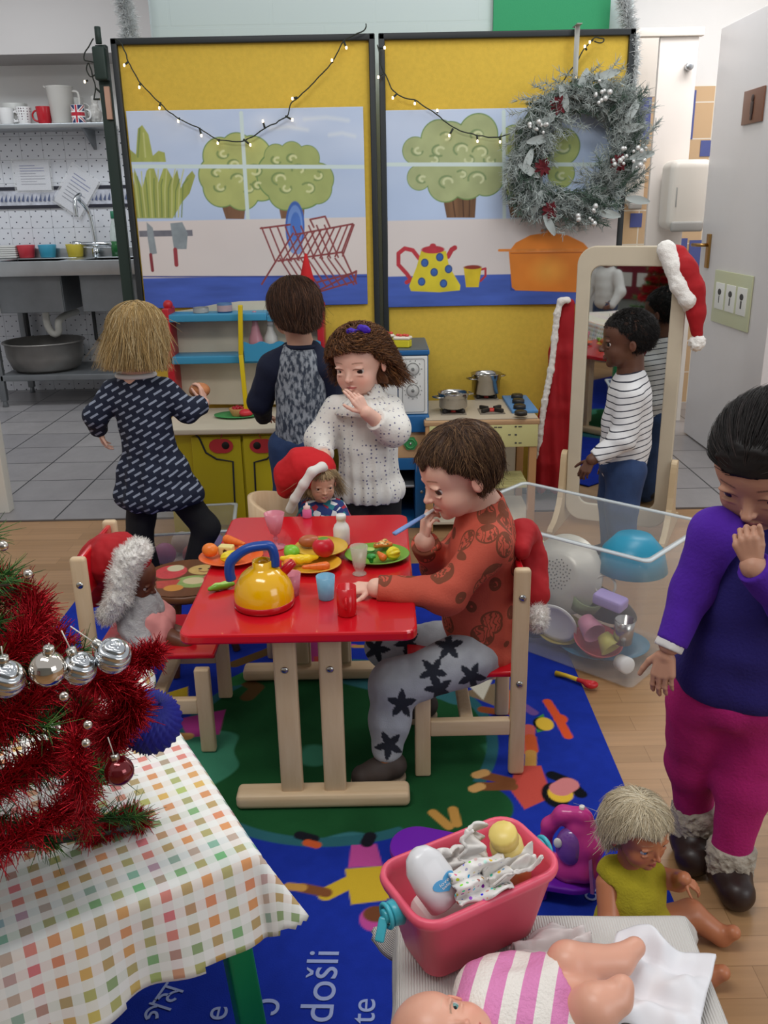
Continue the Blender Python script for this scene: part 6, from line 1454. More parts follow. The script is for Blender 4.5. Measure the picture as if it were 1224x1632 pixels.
# pink bucket
bc = (atZ(690, 1560, SZ)+atZ(865, 1475, SZ))/2; bd_ = atZ(865, 1475, SZ)-atZ(690, 1560, SZ); ba = math.atan2(bd_[1], bd_[0]); bn_ = np.array([-math.sin(ba), math.cos(ba)])
BW0, BD0, BW1, BD1, BHt = .165, .085, .215, .125, .115
bc2 = bc[:2]+bn_*BD0*.5+np.array([-.003, 0])
bk = thing('pink_bucket', 'rectangular pink plastic bucket full of baby things on the towel', 'bucket', (bc2[0], bc2[1], SZT), ba)
def rings(specs, r=.03, seg=6):
    V = [];
    for w_, d_, z, rr in specs: V += [(p[0], p[1], z) for p in rrect(w_, d_, rr, seg)]
    k_ = 4*(seg+1); Fq = []
    for i in range(len(specs)-1):
        for j in range(k_): j2 = (j+1) % k_; Fq.append((i*k_+j, i*k_+j2, (i+1)*k_+j2, (i+1)*k_+j))
    Fq.append(tuple(range(k_))[::-1]); Fq.append(tuple(range((len(specs)-1)*k_, len(specs)*k_))); return V, Fq
V, Fq = rings([(BW0-.01, BD0-.01, 0, .02), (BW0, BD0, .005, .022), (BW1-.008, BD1-.008, BHt*.85, .03), (BW1, BD1, BHt*.87, .032), (BW1+.004, BD1+.004, BHt*.93, .033), (BW1+.002, BD1+.002, BHt*.99, .033), (BW1-.004, BD1-.004, BHt, .03), (BW1-.012, BD1-.012, BHt*.99, .027), (BW1-.014, BD1-.014, BHt*.85, .026), (BW0-.006, BD0-.006, .008, .018)])
mb = MB(); mb.raw(V, Fq, mat('bucket_pink', '#e0586f', .35, noise=.03, nscale=6), True); mb.build('tub', None, bk)
teal = mat('knob_teal', '#3fa8b8', .3)
for s_ in (-1, 1):
    mb = MB(); x = s_*(BW1/2+.002); z = BHt*.80
    mb.cyl((x-s_*.006, 0, z), (x+s_*.008, 0, z), .017, .015, 20, teal); mb.torus((x+s_*.012, 0, z), .014, .003, 24, 8, teal, R(math.pi/2, 'Y')); mb.cyl((x+s_*.008, 0, z), (x+s_*.017, 0, z), .009, m=teal)
    if s_ < 0: mb.bar((x-.016, 0, z), (x-.03, -.012, z-.022), .012, .006, teal, .003)
    mb.build('handle_knob', None, bk)
def inB(u, v, z): c, s_ = math.cos(ba), math.sin(ba); return (bc2[0]+c*u-s_*v, bc2[1]+s_*u+c*v, SZT+z)
t = thing('baby_bottle', 'white baby lotion bottle with a blue heart label leaning in the pink bucket', 'bottle'); A1, A2 = atZ(714, 1440, .432), atZ(668, 1366, .492); t.matrix_world = frame(A1, A2-A1, (math.cos(ba), math.sin(ba), 0)) @ S(1.1, 1.1, .72)
V, Fq = rings([(.03, .02, 0, .009), (.046, .03, .006, .014), (.05, .033, .05, .016), (.046, .03, .085, .0149), (.03, .022, .105, .0109), (.012, .01, .113, .0049)]); mb = MB(); mb.raw(V, Fq, mat('lotion_white', '#d9d8da', .25), True); mb.build('body', None, t)
hp = [(.016*math.sin(a_)**3*.95, .013*math.cos(a_)-.005*math.cos(2*a_)-.002*math.cos(3*a_)) for a_ in np.linspace(0, 2*math.pi, 40, endpoint=False)]
mb = MB(); mb.prism(hp, 0, .0012, mat('heart_blue', '#4a9ccf', .3), T(.004, -.0158, .045) @ R(math.pi/2, 'X')); 
textmesh(mb, 'love', .0085, T(.004, -.0175, .047) @ R(math.pi/2, 'X'), mat('label_white'), .0001); textmesh(mb, 'baby', .0065, T(.004, -.0175, .040) @ R(math.pi/2, 'X'), mat('label_white'), .0001); mb.build('heart_label', None, t)
t = thing('powder_bottle', 'pale yellow powder bottle standing at the back of the pink bucket', 'bottle'); A1, A2 = atZ(822, 1395, .41), atZ(796, 1312, .525); t.matrix_world = frame(A1, A2-A1) @ S(.82, .82, .86)
mb = MB(); mb.lathe([(0, 0), (.024, 0), (.026, .004), (.026, .09), (.021, .1), (0, .1)], 28, mat('powder_yellow', '#e3c878', .35)); mb.build('body', None, t)
mb = MB(); mb.lathe([(.021, .1), (.0225, .1), (.0225, .118), (.02, .122), (0, .122)], 14, mat('powder_cap', '#dfc56c', .35)); mb.build('cap', None, t)
def crumple(name, label, cat, c, r, m_, seed, amp=.012, flatz=1, parent=None, rot=None):
    s = SDF(.012); s.box((0, 0, 0), (r[0]*.8, r[1]*.8, r[2]*.8), min(r)*.2, rot); V, Fq = s.mesh(.0035, disp=lambda X: amp*(np.abs(fbm(X*38, 3, seed))-.35), noiseamp=amp)
    o = mkmesh(name, [(V, Fq)], m_); o.location = c; tag(o, label, cat); return o
ts = mat('tissue_white', '#dcd7d2', .85)
dt = mat('nappy_dots', '#e0dcd8', .75); g = NG(dt); vo = g.n('TexVoronoi', i_Scale=130.0); vo.inputs['Randomness'].default_value = .15; g.l(g.coord(), vo.inputs['Vector']); cr = g.n('HueSaturation', i_Saturation=1.2, i_Value=.8); g.l(vo.outputs['Color'], cr.inputs['Color']); g.base(g.mix(g.math('LESS_THAN', vo.outputs['Distance'], .3), '#e0dcd8', cr.outputs[0]))
def folded(name, label, cat, c, rz, L, W_, m_, seed, tilt=0, roll=0, peaks=.0):
    n_ = 40; V = []; Fq = []
    for i in range(n_):
        for j in range(n_):
            u, v = i/(n_-1)-.5, j/(n_-1)-.5; z = .010*math.cos(u*7+seed)*math.cos(v*6)+.006*float(vnoise(np.array([u*7, v*7, seed])))+.012*abs(math.sin(v*8+seed))
            V.append((u*L, v*W_*(1+.1*math.sin(u*9+seed)), z))
    Fq = [(i*n_+j, (i+1)*n_+j, (i+1)*n_+j+1, i*n_+j+1) for i in range(n_-1) for j in range(n_-1)]
    mb = MB(); mb.raw(V, Fq, m_, True); o = mb.build(name, None); o.location = c; o.rotation_euler = (tilt, roll, rz); sd = o.modifiers.new('s', 'SOLIDIFY'); sd.thickness = .004; tag(o, label, cat); return o
def PB(x, y, z): return atZ(x, y, z)
folded('nappy', 'folded doll nappy printed with coloured dots at the front of the pink bucket', 'nappy', PB(765, 1402, .462), ba-.1, .075, .045, dt, 2, .75, -.05)
folded('tissue', 'crumpled white tissue lying along the right side of the pink bucket', 'tissue', PB(815, 1385, .463), ba, .075, .026, ts, 5, .3, -.1)
folded('tissue', 'white tissue with pointed corners sticking up behind the dotted nappy', 'tissue', PB(752, 1352, .475), ba+.5, .04, .055, ts, 7, 1.2, .2)
folded('tissue', 'crumpled white tissue behind the lotion bottle in the pink bucket', 'tissue', PB(715, 1378, .455), ba, .04, .04, ts, 11, .9, .2)
mb = MB(); mb.box((0, 0, .04), (.15, .075, .07), ts, bev=.02); o = mb.build('muslin_cloth', None, None, (bc2[0], bc2[1], SZT+.002)); o.rotation_euler = (0, 0, ba); tag(o, 'white muslin cloth filling the bottom of the pink bucket', 'cloth')
# white nappy under the lying doll's feet
folded('nappy', 'large white disposable nappy spread open on the towel at the lower right', 'nappy', (*atZ(1040, 1575, SZ)[:2], SZT+.012), -.5, .12, .14, mat('nappy_white', '#e3e1e4', .8), 4)
folded('nappy', 'thin white cloth lying on the towel behind the lying doll\'s legs', 'cloth', (*atZ(880, 1510, SZ)[:2], SZT+.008), .3, .1, .05, mat('nappy_sheer', '#dcd3d0', .8, alpha=.85), 9)

# ---- purple ironing board and iron
ib = thing('toy_ironing_board', 'purple plastic toy ironing board lying low behind the pink bucket', 'ironing board', (0, 0, 0))
A_ = atZ(650, 1340, .06); B_ = atZ(925, 1388, .06); mid = (A_+B_)/2; ia = math.atan2(B_[1]-A_[1], B_[0]-A_[0]); Lb = np.linalg.norm(B_-A_)
ib.location = (mid[0], mid[1], .009); ib.rotation_euler = (0, 0, ia)
pur = mat('toy_purple', '#6a1fa0', .28)
mb = MB(); pl = [(p[0], p[1]*(1 if p[0] < 0 else .85)) for p in rrect(Lb+.07, .115, .055, 10)]; mb.prism(pl, .032, .046, pur); o = mb.build('board', None, ib); bv = o.modifiers.new('b', 'BEVEL'); bv.width = .004; bv.segments = 3
for sx in (-1, 1): mb = MB(); mb.box((sx*Lb*.3, 0, .017), (.02, .08, .034), pur, bev=.006); mb.build('leg', None, ib)
ir = thing('toy_iron', 'pink and purple toy iron standing upright on the purple ironing board', 'iron', (*atZ(905, 1395, .055)[:2], .056), ia-.15)
# body: upright iron, sole facing right/back, tip up
pkI = mat('iron_pink', '#c23a86', .2)
s = SDF(.012)
s.chain([(-.040, 0, .014), (-.047, 0, .055), (-.040, 0, .10), (-.015, 0, .132), (.016, 0, .142)], [.015, .012, .013, .015, .014])
s.chain([(-.036, 0, .014), (.0, 0, .016), (.028, 0, .03), (.036, 0, .085), (.026, 0, .135)], [.018, .024, .028, .026, .014]); s.chain([(.0, 0, .03), (.012, 0, .07), (.012, 0, .11)], [.02, .024, .02])
V, Fq = s.mesh(.003); mkmesh('shell', [(V, Fq)], pkI, ir)
s = SDF(.008); s.ell((.004, -.012, .075), (.028, .022, .04)); V, Fq = s.mesh(.003); mkmesh('water_tank', [(V, Fq)], mat('iron_tank', '#7a4a9a', .15, coat=.5), ir)
mb = MB(); mb.sph((-.016, -.03, .09), (.008, .004, .011), mat('milk_white'), 16); mb.build('button', None, ir)
mb = MB(); mb.cyl((.018, 0, .145), (.018, 0, .16), .0055, .005, 14, mat('milk_white')); mb.box((.012, 0, .147), (.024, .014, .006), mat('milk_white'), bev=.002); mb.build('spray_nozzle', None, ir)
mb = MB(); sp = [(-.05, -.03), (.05, -.03), (.06, 0), (.05, .03), (-.05, .03)]
mb.prism([(.0, -.032), (.05, -.03), (.11, -.018), (.145, 0), (.11, .018), (.05, .03), (0, .032)], -.003, .003, mat('iron_sole', '#9a5a8a', .3), T(.052, 0, .0) @ R(-math.radians(97), 'Y') @ S(1, 1, 1)); mb.build('soleplate', None, ir)
# ---- Santa hat on the mirror corner, etc.
def santa_hat(name, label, band, cone, rb, rc_, pom, pr, seed=1, loc=None, fold_=.003, k=.02, hb=.0022):
    """band: list of points (tube), cone: chain of points with radii"""
    o0 = np.array(loc if loc is not None else cone[0], float); t = thing(name, label, 'hat', o0)
    s = SDF(k); s.chain(cone, rc_); V, Fq = s.mesh(.005, disp=lambda X: fold_*fbm(X*28, 3, seed), noiseamp=fold_*2); mkmesh('cone', [(V-o0, Fq)], mat('santa_red', '#a40d17', .8, noise=.1, nscale=15), t)
    s = SDF(.012); s.chain(band, rb if isinstance(rb, list) else [rb]*len(band)); V, Fq = s.mesh(.0045, disp=lambda X: hb*fbm(X*130, 2, seed), noiseamp=.008)
    fm = mat('fur_white'); mkmesh('fur_band', [(V-o0, Fq)], fm, t)
    # fur fibres
    if pom is not None:
        s = SDF(.012).ell(pom, (pr, pr, pr)); V, Fq = s.mesh(.004, disp=lambda X: .005*fbm(X*120, 2, seed), noiseamp=.008); mkmesh('pompom', [(V-o0, Fq)], fm, t)
    return t
def mq(px, py, off=0):
    """point in the mirror's plane, shifted toward the camera by off"""
    n = np.array([math.sin(mang), -math.cos(mang), 0]); d = ray(px, py); c0 = np.array([mr_.location.x, mr_.location.y, 0])+n*off; o_ = np.array([0, 0, CAM_H]); return o_+d*(((c0-o_)@n)/(d@n))
santa_hat('santa_hat', 'red Santa hat with white fur hanging on the top right corner of the mirror', [mq(1062, 398, .03), mq(1074, 425, .04), mq(1082, 455, .05), mq(1096, 478, .05), mq(1098, 490, .02)], [mq(1078, 405, .01), mq(1090, 430, .02), mq(1103, 460, .02), mq(1110, 500, .02), mq(1110, 530, .02)], [.034, .033, .03, .028, .02], [.035, .045, .042, .032, .022], mq(1111, 546, .02), .03, 4)
# ================================================================== PEOPLE AND DOLLS
skinm = mat('skin', '#ffffff', .5, vcol=True, sub=.12, bump=.05, bscale=300)
hairm = mat('hair', '#ffffff', .5, vcol=True, spec=.35)
eyem = mat('eye', '#ffffff', .25, vcol=True, coat=.15)
def nrm(v): v = np.array(v, float); return v/np.linalg.norm(v)
def basis(f, up=(0, 0, 1), roll=0):
    """columns: right, forward, up"""
    f = nrm(f); r = nrm(np.cross(f, up)); u = np.cross(r, f)
    if roll: c, s = math.cos(roll), math.sin(roll); r, u = r*c+u*s, u*c-r*s
    return np.stack([r, f, u], 1)
def head_sdf(C, B, s, doll=False, nose=1.0):
    S_ = SDF(.05*s/.2*.25)
    k = .09*s
    def L(x, y, z): return C+B@(np.array([x, y, z])*s)
    def e(c, r, kk=k, sub=False): S_.ell(L(*c), np.array(r)*s, B, kk, sub)
    e((0, -.05, .13), (.375, .43, .37)); e((0, .13, -.13), (.295, .28, .30)); e((0, .18, .12), (.29, .21, .24))
    for q in (-1, 1):
        e((q*.155, .22, -.20), (.125, .125, .125)); e((q*.10, .2, -.31), (.12, .12, .1))
        e((q*.15, .475, -.035), (.082, .075, .05), .05*s, True)           # socket
        e((q*.395, -.02, -.06), (.03, .062, .095), .03*s); e((q*.425, .01, -.05), (.016, .03, .055), .015*s, True)
        e((q*.15, .362, .024), (.09, .036, .024), .025*s)                      # upper lid / brow
        e((q*.147, .366, -.083), (.08, .026, .018), .02*s)
    e((0, .30, -.385), (.085, .075, .07), .06*s)
    S_.cap(L(0, .385, -.02), L(0, .455, -.135), .022*s, .036*s*nose, .045*s); e((0, .462, -.145), (.038*nose, .034, .032), .02*s)
    for q in (-1, 1): e((q*.04, .425, -.152), (.026, .028, .022), .015*s); e((q*.02, .45, -.178), (.012, .012, .009), .006*s, True)
    for q in (-1, 1):
        S_.cap(L(0, .408, -.258), L(q*.075, .375, -.268), .018*s, .009*s, .012*s); S_.cap(L(0, .402, -.302), L(q*.065, .372, -.282), .024*s, .009*s, .012*s)
    S_.cap(L(-.07, .415, -.278), L(.07, .415, -.278), .004*s, .004*s, .006*s, True)
    return S_, L
def face_paint(C, B, s, skin, lip, brow, blush=.35, brow_w=.012, iris=None):
    sk, lp, bw = np.array(lin(skin)), np.array(lin(lip)), np.array(lin(brow)); ck = np.clip(sk*np.array([1.12, .72, .68]), 0, 1)
    def f(V):
        P = (V-C)@B/s; x, y, z = P.T; ax = np.abs(x); near = (np.linalg.norm(P, axis=1) < .62)
        c = np.ones((len(V), 1))*sk
        def mixin(c, col, a): a = np.clip(a, 0, 1)[:, None]; return c*(1-a)+col*a
        fr = near & (y > .12)
        c = mixin(c, ck, fr*blush*np.exp(-(((ax-.19)/.1)**2+((z+.19)/.09)**2)))
        c = mixin(c, ck, near*.4*np.exp(-((ax-.41)/.05)**2))
        c = mixin(c, ck, fr*blush*.6*np.exp(-((x/.05)**2+((z+.14)/.04)**2)))
        lw = .026*(1-.55*(ax/.09)**2); c = mixin(c, lp, fr*(y > .33)*np.clip((lw-np.abs(z+.278-.012*(ax < .02)))/.008, 0, 1)*(ax < .088))
        c = mixin(c, lp*.3, fr*(y > .33)*np.clip((.005-np.abs(z+.279))/.004, 0, 1)*(ax < .075))
        arch = .085+.02*np.cos((ax-.15)*14); c = mixin(c, bw, fr*.75*np.clip((brow_w-np.abs(z-arch))/.008, 0, 1)*np.clip((.085-np.abs(ax-.155))/.02, 0, 1))
        c = mixin(c, bw*.5, fr*np.clip((.009-np.abs(z-(.018-((ax-.15)/.09)**2*.03)))/.006, 0, 1)*np.clip((.078-np.abs(ax-.15))/.01, 0, 1)*(y > .28))
        return c
    return f
def eyes(parent, C, B, s, iris, look=(0, 1, -.15), o0=None):
    M = []
    for q in (-1, 1):
        c = C+B@(np.array([q*.148, .296, -.028])*s); d = B@nrm([look[0], look[1], look[2]]); r = .078*s
        prof = []; col = []
        for i in range(25):
            t = math.pi*i/24*(.75); prof.append((math.sin(t)*r*1.0, math.cos(t)*r)); 
        n = 24; mb = MB(); mb.lathe(prof, n, None, frame(c-o0, d))
        ang = np.tile(np.array([math.pi*i/24*.75 for i in range(25)]), n)
        cc = np.where((ang < .27)[:, None], np.array(lin('#0c0a0a')), np.where((ang < .6)[:, None], np.array(lin(iris)), np.where((ang < .66)[:, None], np.array(lin('#2c2622')), np.array(lin('#c9c0ba')))))
        mb.c = [np.concatenate([cc, np.ones((len(cc), 1))], 1)]; mb.build('eye', eyem, parent, vcol=True)
HN = [('i', .155, .50, .40, .046), ('m', .052, .52, .45, .047), ('r', -.05, .505, .41, .044), ('p', -.148, .455, .32, .038)]
def hand_sdf(S_, o, yd, zn, L, side=1, curl=(.35, .4, .3), thumb=(.75, .6, -.35), spread=.06, per=None, tcurl=.3):
    """o wrist, yd finger direction, zn back-of-hand normal; side=+1 puts the thumb on yd x zn side"""
    yd = nrm(yd); zn = np.array(zn, float); zn = nrm(zn-yd*(zn@yd)); xd = np.cross(yd, zn)*side
    W = lambda x, y, z: o+(xd*x+yd*y+zn*z)*L
    k = .03*L
    for x, y, r in ((.13, .14, .075), (.04, .12, .08), (-.06, .12, .08), (-.13, .14, .07)):
        i = {.13: 0, .04: 1, -.06: 2, -.13: 3}[x]; S_.cap(W(x*.75, y, 0), W(HN[i][1], HN[i][2]-.04, 0), r*L, .066*L, .05*L)
    S_.cap(W(0, -.08, 0), W(0, .1, 0), .115*L, .11*L, .05*L)
    for i, (_, x, y, ln, r) in enumerate(HN):
        cu = curl if per is None else per[i]; a = 0; p = W(x, y, 0); sp = x*spread*6
        for j, fr in enumerate((.44, .31, .25)):
            a += cu[j]; d = (yd*math.cos(a)-zn*math.sin(a))+xd*sp*math.cos(a); d = nrm(d); q = p+d*ln*fr*L
            S_.cap(p, q, (r*1.12-.004*j)*L, (r*1.06-.005*(j+1))*L, k*.35 if j == 0 else k*.7); p = q
    td = nrm(xd*thumb[0]+yd*thumb[1]+zn*thumb[2]); p0 = W(.12, .12, -.02); p1 = p0+td*.22*L; S_.cap(p0, p1, .075*L, .06*L, .04*L)
    td2 = nrm(td+yd*tcurl-xd*tcurl*.5); p2 = p1+td2*.19*L; S_.cap(p1, p2, .058*L, .05*L, .02*L); td3 = nrm(td2-xd*tcurl*.3+yd*.1); S_.cap(p2, p2+td3*.13*L, .05*L, .042*L, .02*L)
def strand_poly(roots, stepfn, nseg, rad, cols, tip=.25):
    """roots (N,3); stepfn(i,P)->P next; returns V,F,C"""
    P = [roots]
    for i in range(nseg): P.append(stepfn(i, P[-1]))
    P = np.stack(P, 1); N, K = P.shape[:2]
    Tn = np.gradient(P, axis=1); Tn /= np.linalg.norm(Tn, axis=2, keepdims=True)+1e-9
    rv = RNG.normal(size=(N, 1, 3)); u = np.cross(Tn, rv); u /= np.linalg.norm(u, axis=2, keepdims=True)+1e-9; v = np.cross(Tn, u)
    rr = rad*(1-(1-tip)*np.linspace(0, 1, K)**1.5)[None, :, None]
    V = np.stack([P+(u*math.cos(a)+v*math.sin(a))*rr for a in (0, 2.0944, 4.18879)], 2).reshape(-1, 3)
    one = np.array([(i*3+j, i*3+(j+1) % 3, (i+1)*3+(j+1) % 3, (i+1)*3+j) for i in range(K-1) for j in range(3)])
    F = (one[None]+(np.arange(N)*K*3)[:, None, None]).reshape(-1, 4)
    C = np.repeat(cols, K*3, 0); return V, F, C
def hair(parent, o0, C, B, s, color, hairline, style, n=4200, cap=.018, rad=.0011, var=.35, light=None, seed=5, puff=1.06):
    """hairline(P)->True where hair grows (head-local unit coords)"""
    rng = np.random.default_rng(seed); cc = np.array([0, -.05, .13]); rr = np.array([.375, .43, .37])
    base = np.array(lin(color)); lt = np.array(lin(light)) if light else base*1.8
    # cap
    S_ = SDF(.02*s); S_.ell(C+B@(cc*s), rr*s*(puff+.0), B)
    S_.ell(C+B@(np.array([0, .15, .17])*s), np.array([.28, .22, .24])*s*1.04, B, .08*s)
    if style.get('back'): 
        for c_, r_ in style['back']: S_.ell(C+B@(np.array(c_)*s), np.array(r_)*s, B, .1*s)
    def clipf(X):
        P = (X-C)@B/s; return -hairline(P)*s
    fq = style.get('clump', 30)/s*.2
    V, F = S_.mesh(.0028 if s > .12 else .002, disp=lambda X: cap*s*fbm(((X-C)@B/s)*np.array(style.get('aniso', (14, 14, 4))), 3, seed), clip=clipf, noiseamp=cap*s)
    cf = lambda V: (base*(.8+.3*fbm(((V-C)@B/s)*np.array([22, 22, 5]), 2, seed))[:, None]).clip(0, 1)
    Cc0 = cf(V)
    # strands
    d = rng.normal(size=(n*4, 3)); d /= np.linalg.norm(d, axis=1, keepdims=True); P = cc+d*rr*puff; P = P[hairline(P) > .0][:n]; N = len(P)
    flow = style['flow']; ln = style.get('len', .35)*rng.uniform(.6, 1.15, N)[:, None]; K = style.get('seg', 7); lift = style.get('lift', .03)
    ph = rng.uniform(0, 6.28, (N, 1))*(.12 if style.get('curl') else 1)+(40*_h(*np.floor(P*6.5).astype(int).T, 3)[:, None] if style.get('curl') else 0); curl = style.get('curl', 0); jit = rng.normal(size=(N, 3))*style.get('jit', .25)
    clj = fbm(P*style.get('cl', 6), 2, seed+3)[:, None]
    st = {'t': 0}
    def step(i, Q):
        f = flow(Q)+jit*.6; f = f+np.roll(jit, 1, 1)*clj*1.5; nn = (Q-cc)/rr**2; nn /= np.linalg.norm(nn, axis=1, keepdims=True)+1e-9
        free = style.get('free'); 
        f = f/(np.linalg.norm(f, axis=1, keepdims=True)+1e-9)
        t = f-nn*np.minimum((f*nn).sum(1, keepdims=True), 0)*1.0-nn*np.maximum((f*nn).sum(1, keepdims=True), 0)*(0 if style.get('free') else .7)
        t /= np.linalg.norm(t, axis=1, keepdims=True)+1e-9; Q2 = Q+t*ln/K+nn*lift*ln/K
        r_ = np.sqrt((((Q2-cc)/(rr*(puff+.01)))**2).sum(1, keepdims=True)); Q2 = np.where(r_ < 1, cc+(Q2-cc)/r_, Q2)
        ok = hairline(Q2) > -style.get('over', .035); Q2 = np.where(ok[:, None], Q2, Q+(Q2-Q)*.02)
        if curl: a = ph+i*style.get('cf', 1.7); Q2 = Q2+curl*ok[:, None]*(np.cross(t, nn)*np.cos(a)+nn*np.sin(a))
        return Q2
    cols = base*(1+var*rng.normal(size=(N, 1)))*.9; mixl = (rng.random((N, 1)) < .28)*rng.uniform(.2, .8, (N, 1)); cols = np.clip(cols*(1-mixl)+lt*mixl, 0.003, 1)
    V2, F2, C2 = strand_poly(P, step, K, rad/s*1.0, cols)
    V2 = C+(V2*s)@B.T
    Cc = np.concatenate([Cc0, C2])
    return mkmesh('hair', [(V-o0, F), (V2-o0, F2)], hairm, parent, lambda _: Cc)
def cloth(name, parent, o0, S_, m, h=.0045, wr=.0028, wf=16, clip=None, seed=1, colfn=None, fold=None, label=None, ani=(1, 1, .6)):
    def disp(X):
        d = wr*fbm(X*wf*np.array(ani), 3, seed)+wr*.8*(np.abs(fbm(X*wf*.8*np.array(ani), 2, seed+9))-.3)
        return d+(fold(X) if fold else 0)
    V, F = S_.mesh(h, disp=disp, clip=clip, noiseamp=.012)
    V = relax(V, F, 1, .3)
    cf = (lambda _: colfn(V)) if colfn else None
    return mkmesh(name, [(V-o0, F)], m, parent, cf, label)
def cut(*planes):
    """planes: (point, outward dir, radius or None)"""
    def f(X):
        d = np.full(len(X), -1.0)
        for p, n_, r in planes:
            v = (X-np.array(p))@nrm(n_)
            if r: v = np.where(np.linalg.norm(X-np.array(p), axis=1) < r, v, -1)
            d = np.maximum(d, v)
        return d
    return f
def lerp(a, b, t): return np.array(a)*(1-t)+np.array(b)*t
def torso(S_, neck, pelvis, B, w, d, extra=0, k=.03, belly=1.0, hip=1.0, sh=1.0):
    """B body basis (right, forward, up)"""
    for t, ww, dd in ((.10, .80*sh, .72), (.25, 1.0*sh, .92), (.5, .93, 1.0*belly), (.75, .92, 1.02*belly), (1.0, .98*hip, .98)):
        S_.ell(lerp(neck, pelvis, t), (w*ww+extra, d*dd+extra, abs(np.linalg.norm(np.array(neck)-pelvis))*.24+extra), B, k)
def body_mesh(parent, o0, spec, h_core=.006, h_head=.002, h_hand=.0018):
    parts = []
    C, B, s = spec['head']; nk = spec['neck']
    S_, L = head_sdf(C, B, s, nose=spec.get('nose', 1)); S_.cap(L(0, -.05, -.25), nk, .215*s, .225*s, .06*s); S_.cap(nk, nk+np.array([0, 0, -.02]), .225*s, .26*s, .05*s)
    V, F = S_.mesh(h_head); V = relax(V, F, 1, .25); parts.append((V, F))
    K = SDF(.02)
    for ch in spec['core']: 
        if ch[0] == 'torso': torso(K, *ch[1:])
        else: K.chain(ch[1], ch[2])
    if K.p: parts.append(K.mesh(h_core))
    for hd in spec.get('hands', ()):
        H_ = SDF(.01); hand_sdf(H_, **{k: v for k, v in hd.items() if k not in ('fore', 'r')})
        if 'fore' in hd: H_.cap(hd['o'], hd['fore'], .105*hd['L'], hd.get('r', .13)*hd['L'] if hd.get('r', .13) else None, .03*hd['L'])
        V, F = H_.mesh(h_hand if hd['L'] > .08 else .0015); parts.append((V, F))
    fp = face_paint(C, B, s, spec['skin'], spec['lip'], spec['brow'], spec.get('blush', .35))
    sk = np.array(lin(spec['skin'])); Vw = np.concatenate([p[0] for p in parts])
    def colf(_): 
        c = fp(Vw); return c
    return mkmesh('body', [(p[0]-o0, p[1]) for p in parts], skinm, parent, colf)
def shoe(name, parent, o0, heel, toe, ankle, r, m, sole=None, up=(0, 0, 1)):
    d = np.array(toe)-heel; S_ = SDF(.012); S_.cap(heel+np.array([0, 0, .012]), lerp(heel, toe, .55)+np.array([0, 0, .008]), r*.95, r); S_.cap(lerp(heel, toe, .5)+np.array([0, 0, .004]), toe, r, r*.9); S_.cap(heel+np.array([0, 0, .02]), ankle, r*.9, r*.88)
    zb = min(heel[2], toe[2])-r*.75
    V, F = S_.mesh(.0035, clip=lambda X: zb-X[:, 2]); s_ = mkmesh(name, [(V-o0, F)], m, parent)
    if sole:
        S2 = SDF(.008); z_ = zb+.004; S2.cap((heel[0], heel[1], z_+.004), (lerp(heel, toe, .5)[0], lerp(heel, toe, .5)[1], z_+.004), r*.95, r*1.0).cap((lerp(heel, toe, .5)[0], lerp(heel, toe, .5)[1], z_+.004), (toe[0], toe[1], z_+.004), r*1.0, r*.95)
        V, F = S2.mesh(.0035, clip=lambda X: np.maximum(X[:, 2]-z_-.011, z_-.008-X[:, 2])); mkmesh('sole', [(V-o0, F)], sole, s_)
    return s_
Yp = atY
black_leg = mat('leggings_black', '#121216', .85, bump=.2, bscale=200)
denim = mat('denim', '#2a3f66', .85, noise=.15, nscale=25, bump=.2, bscale=300)

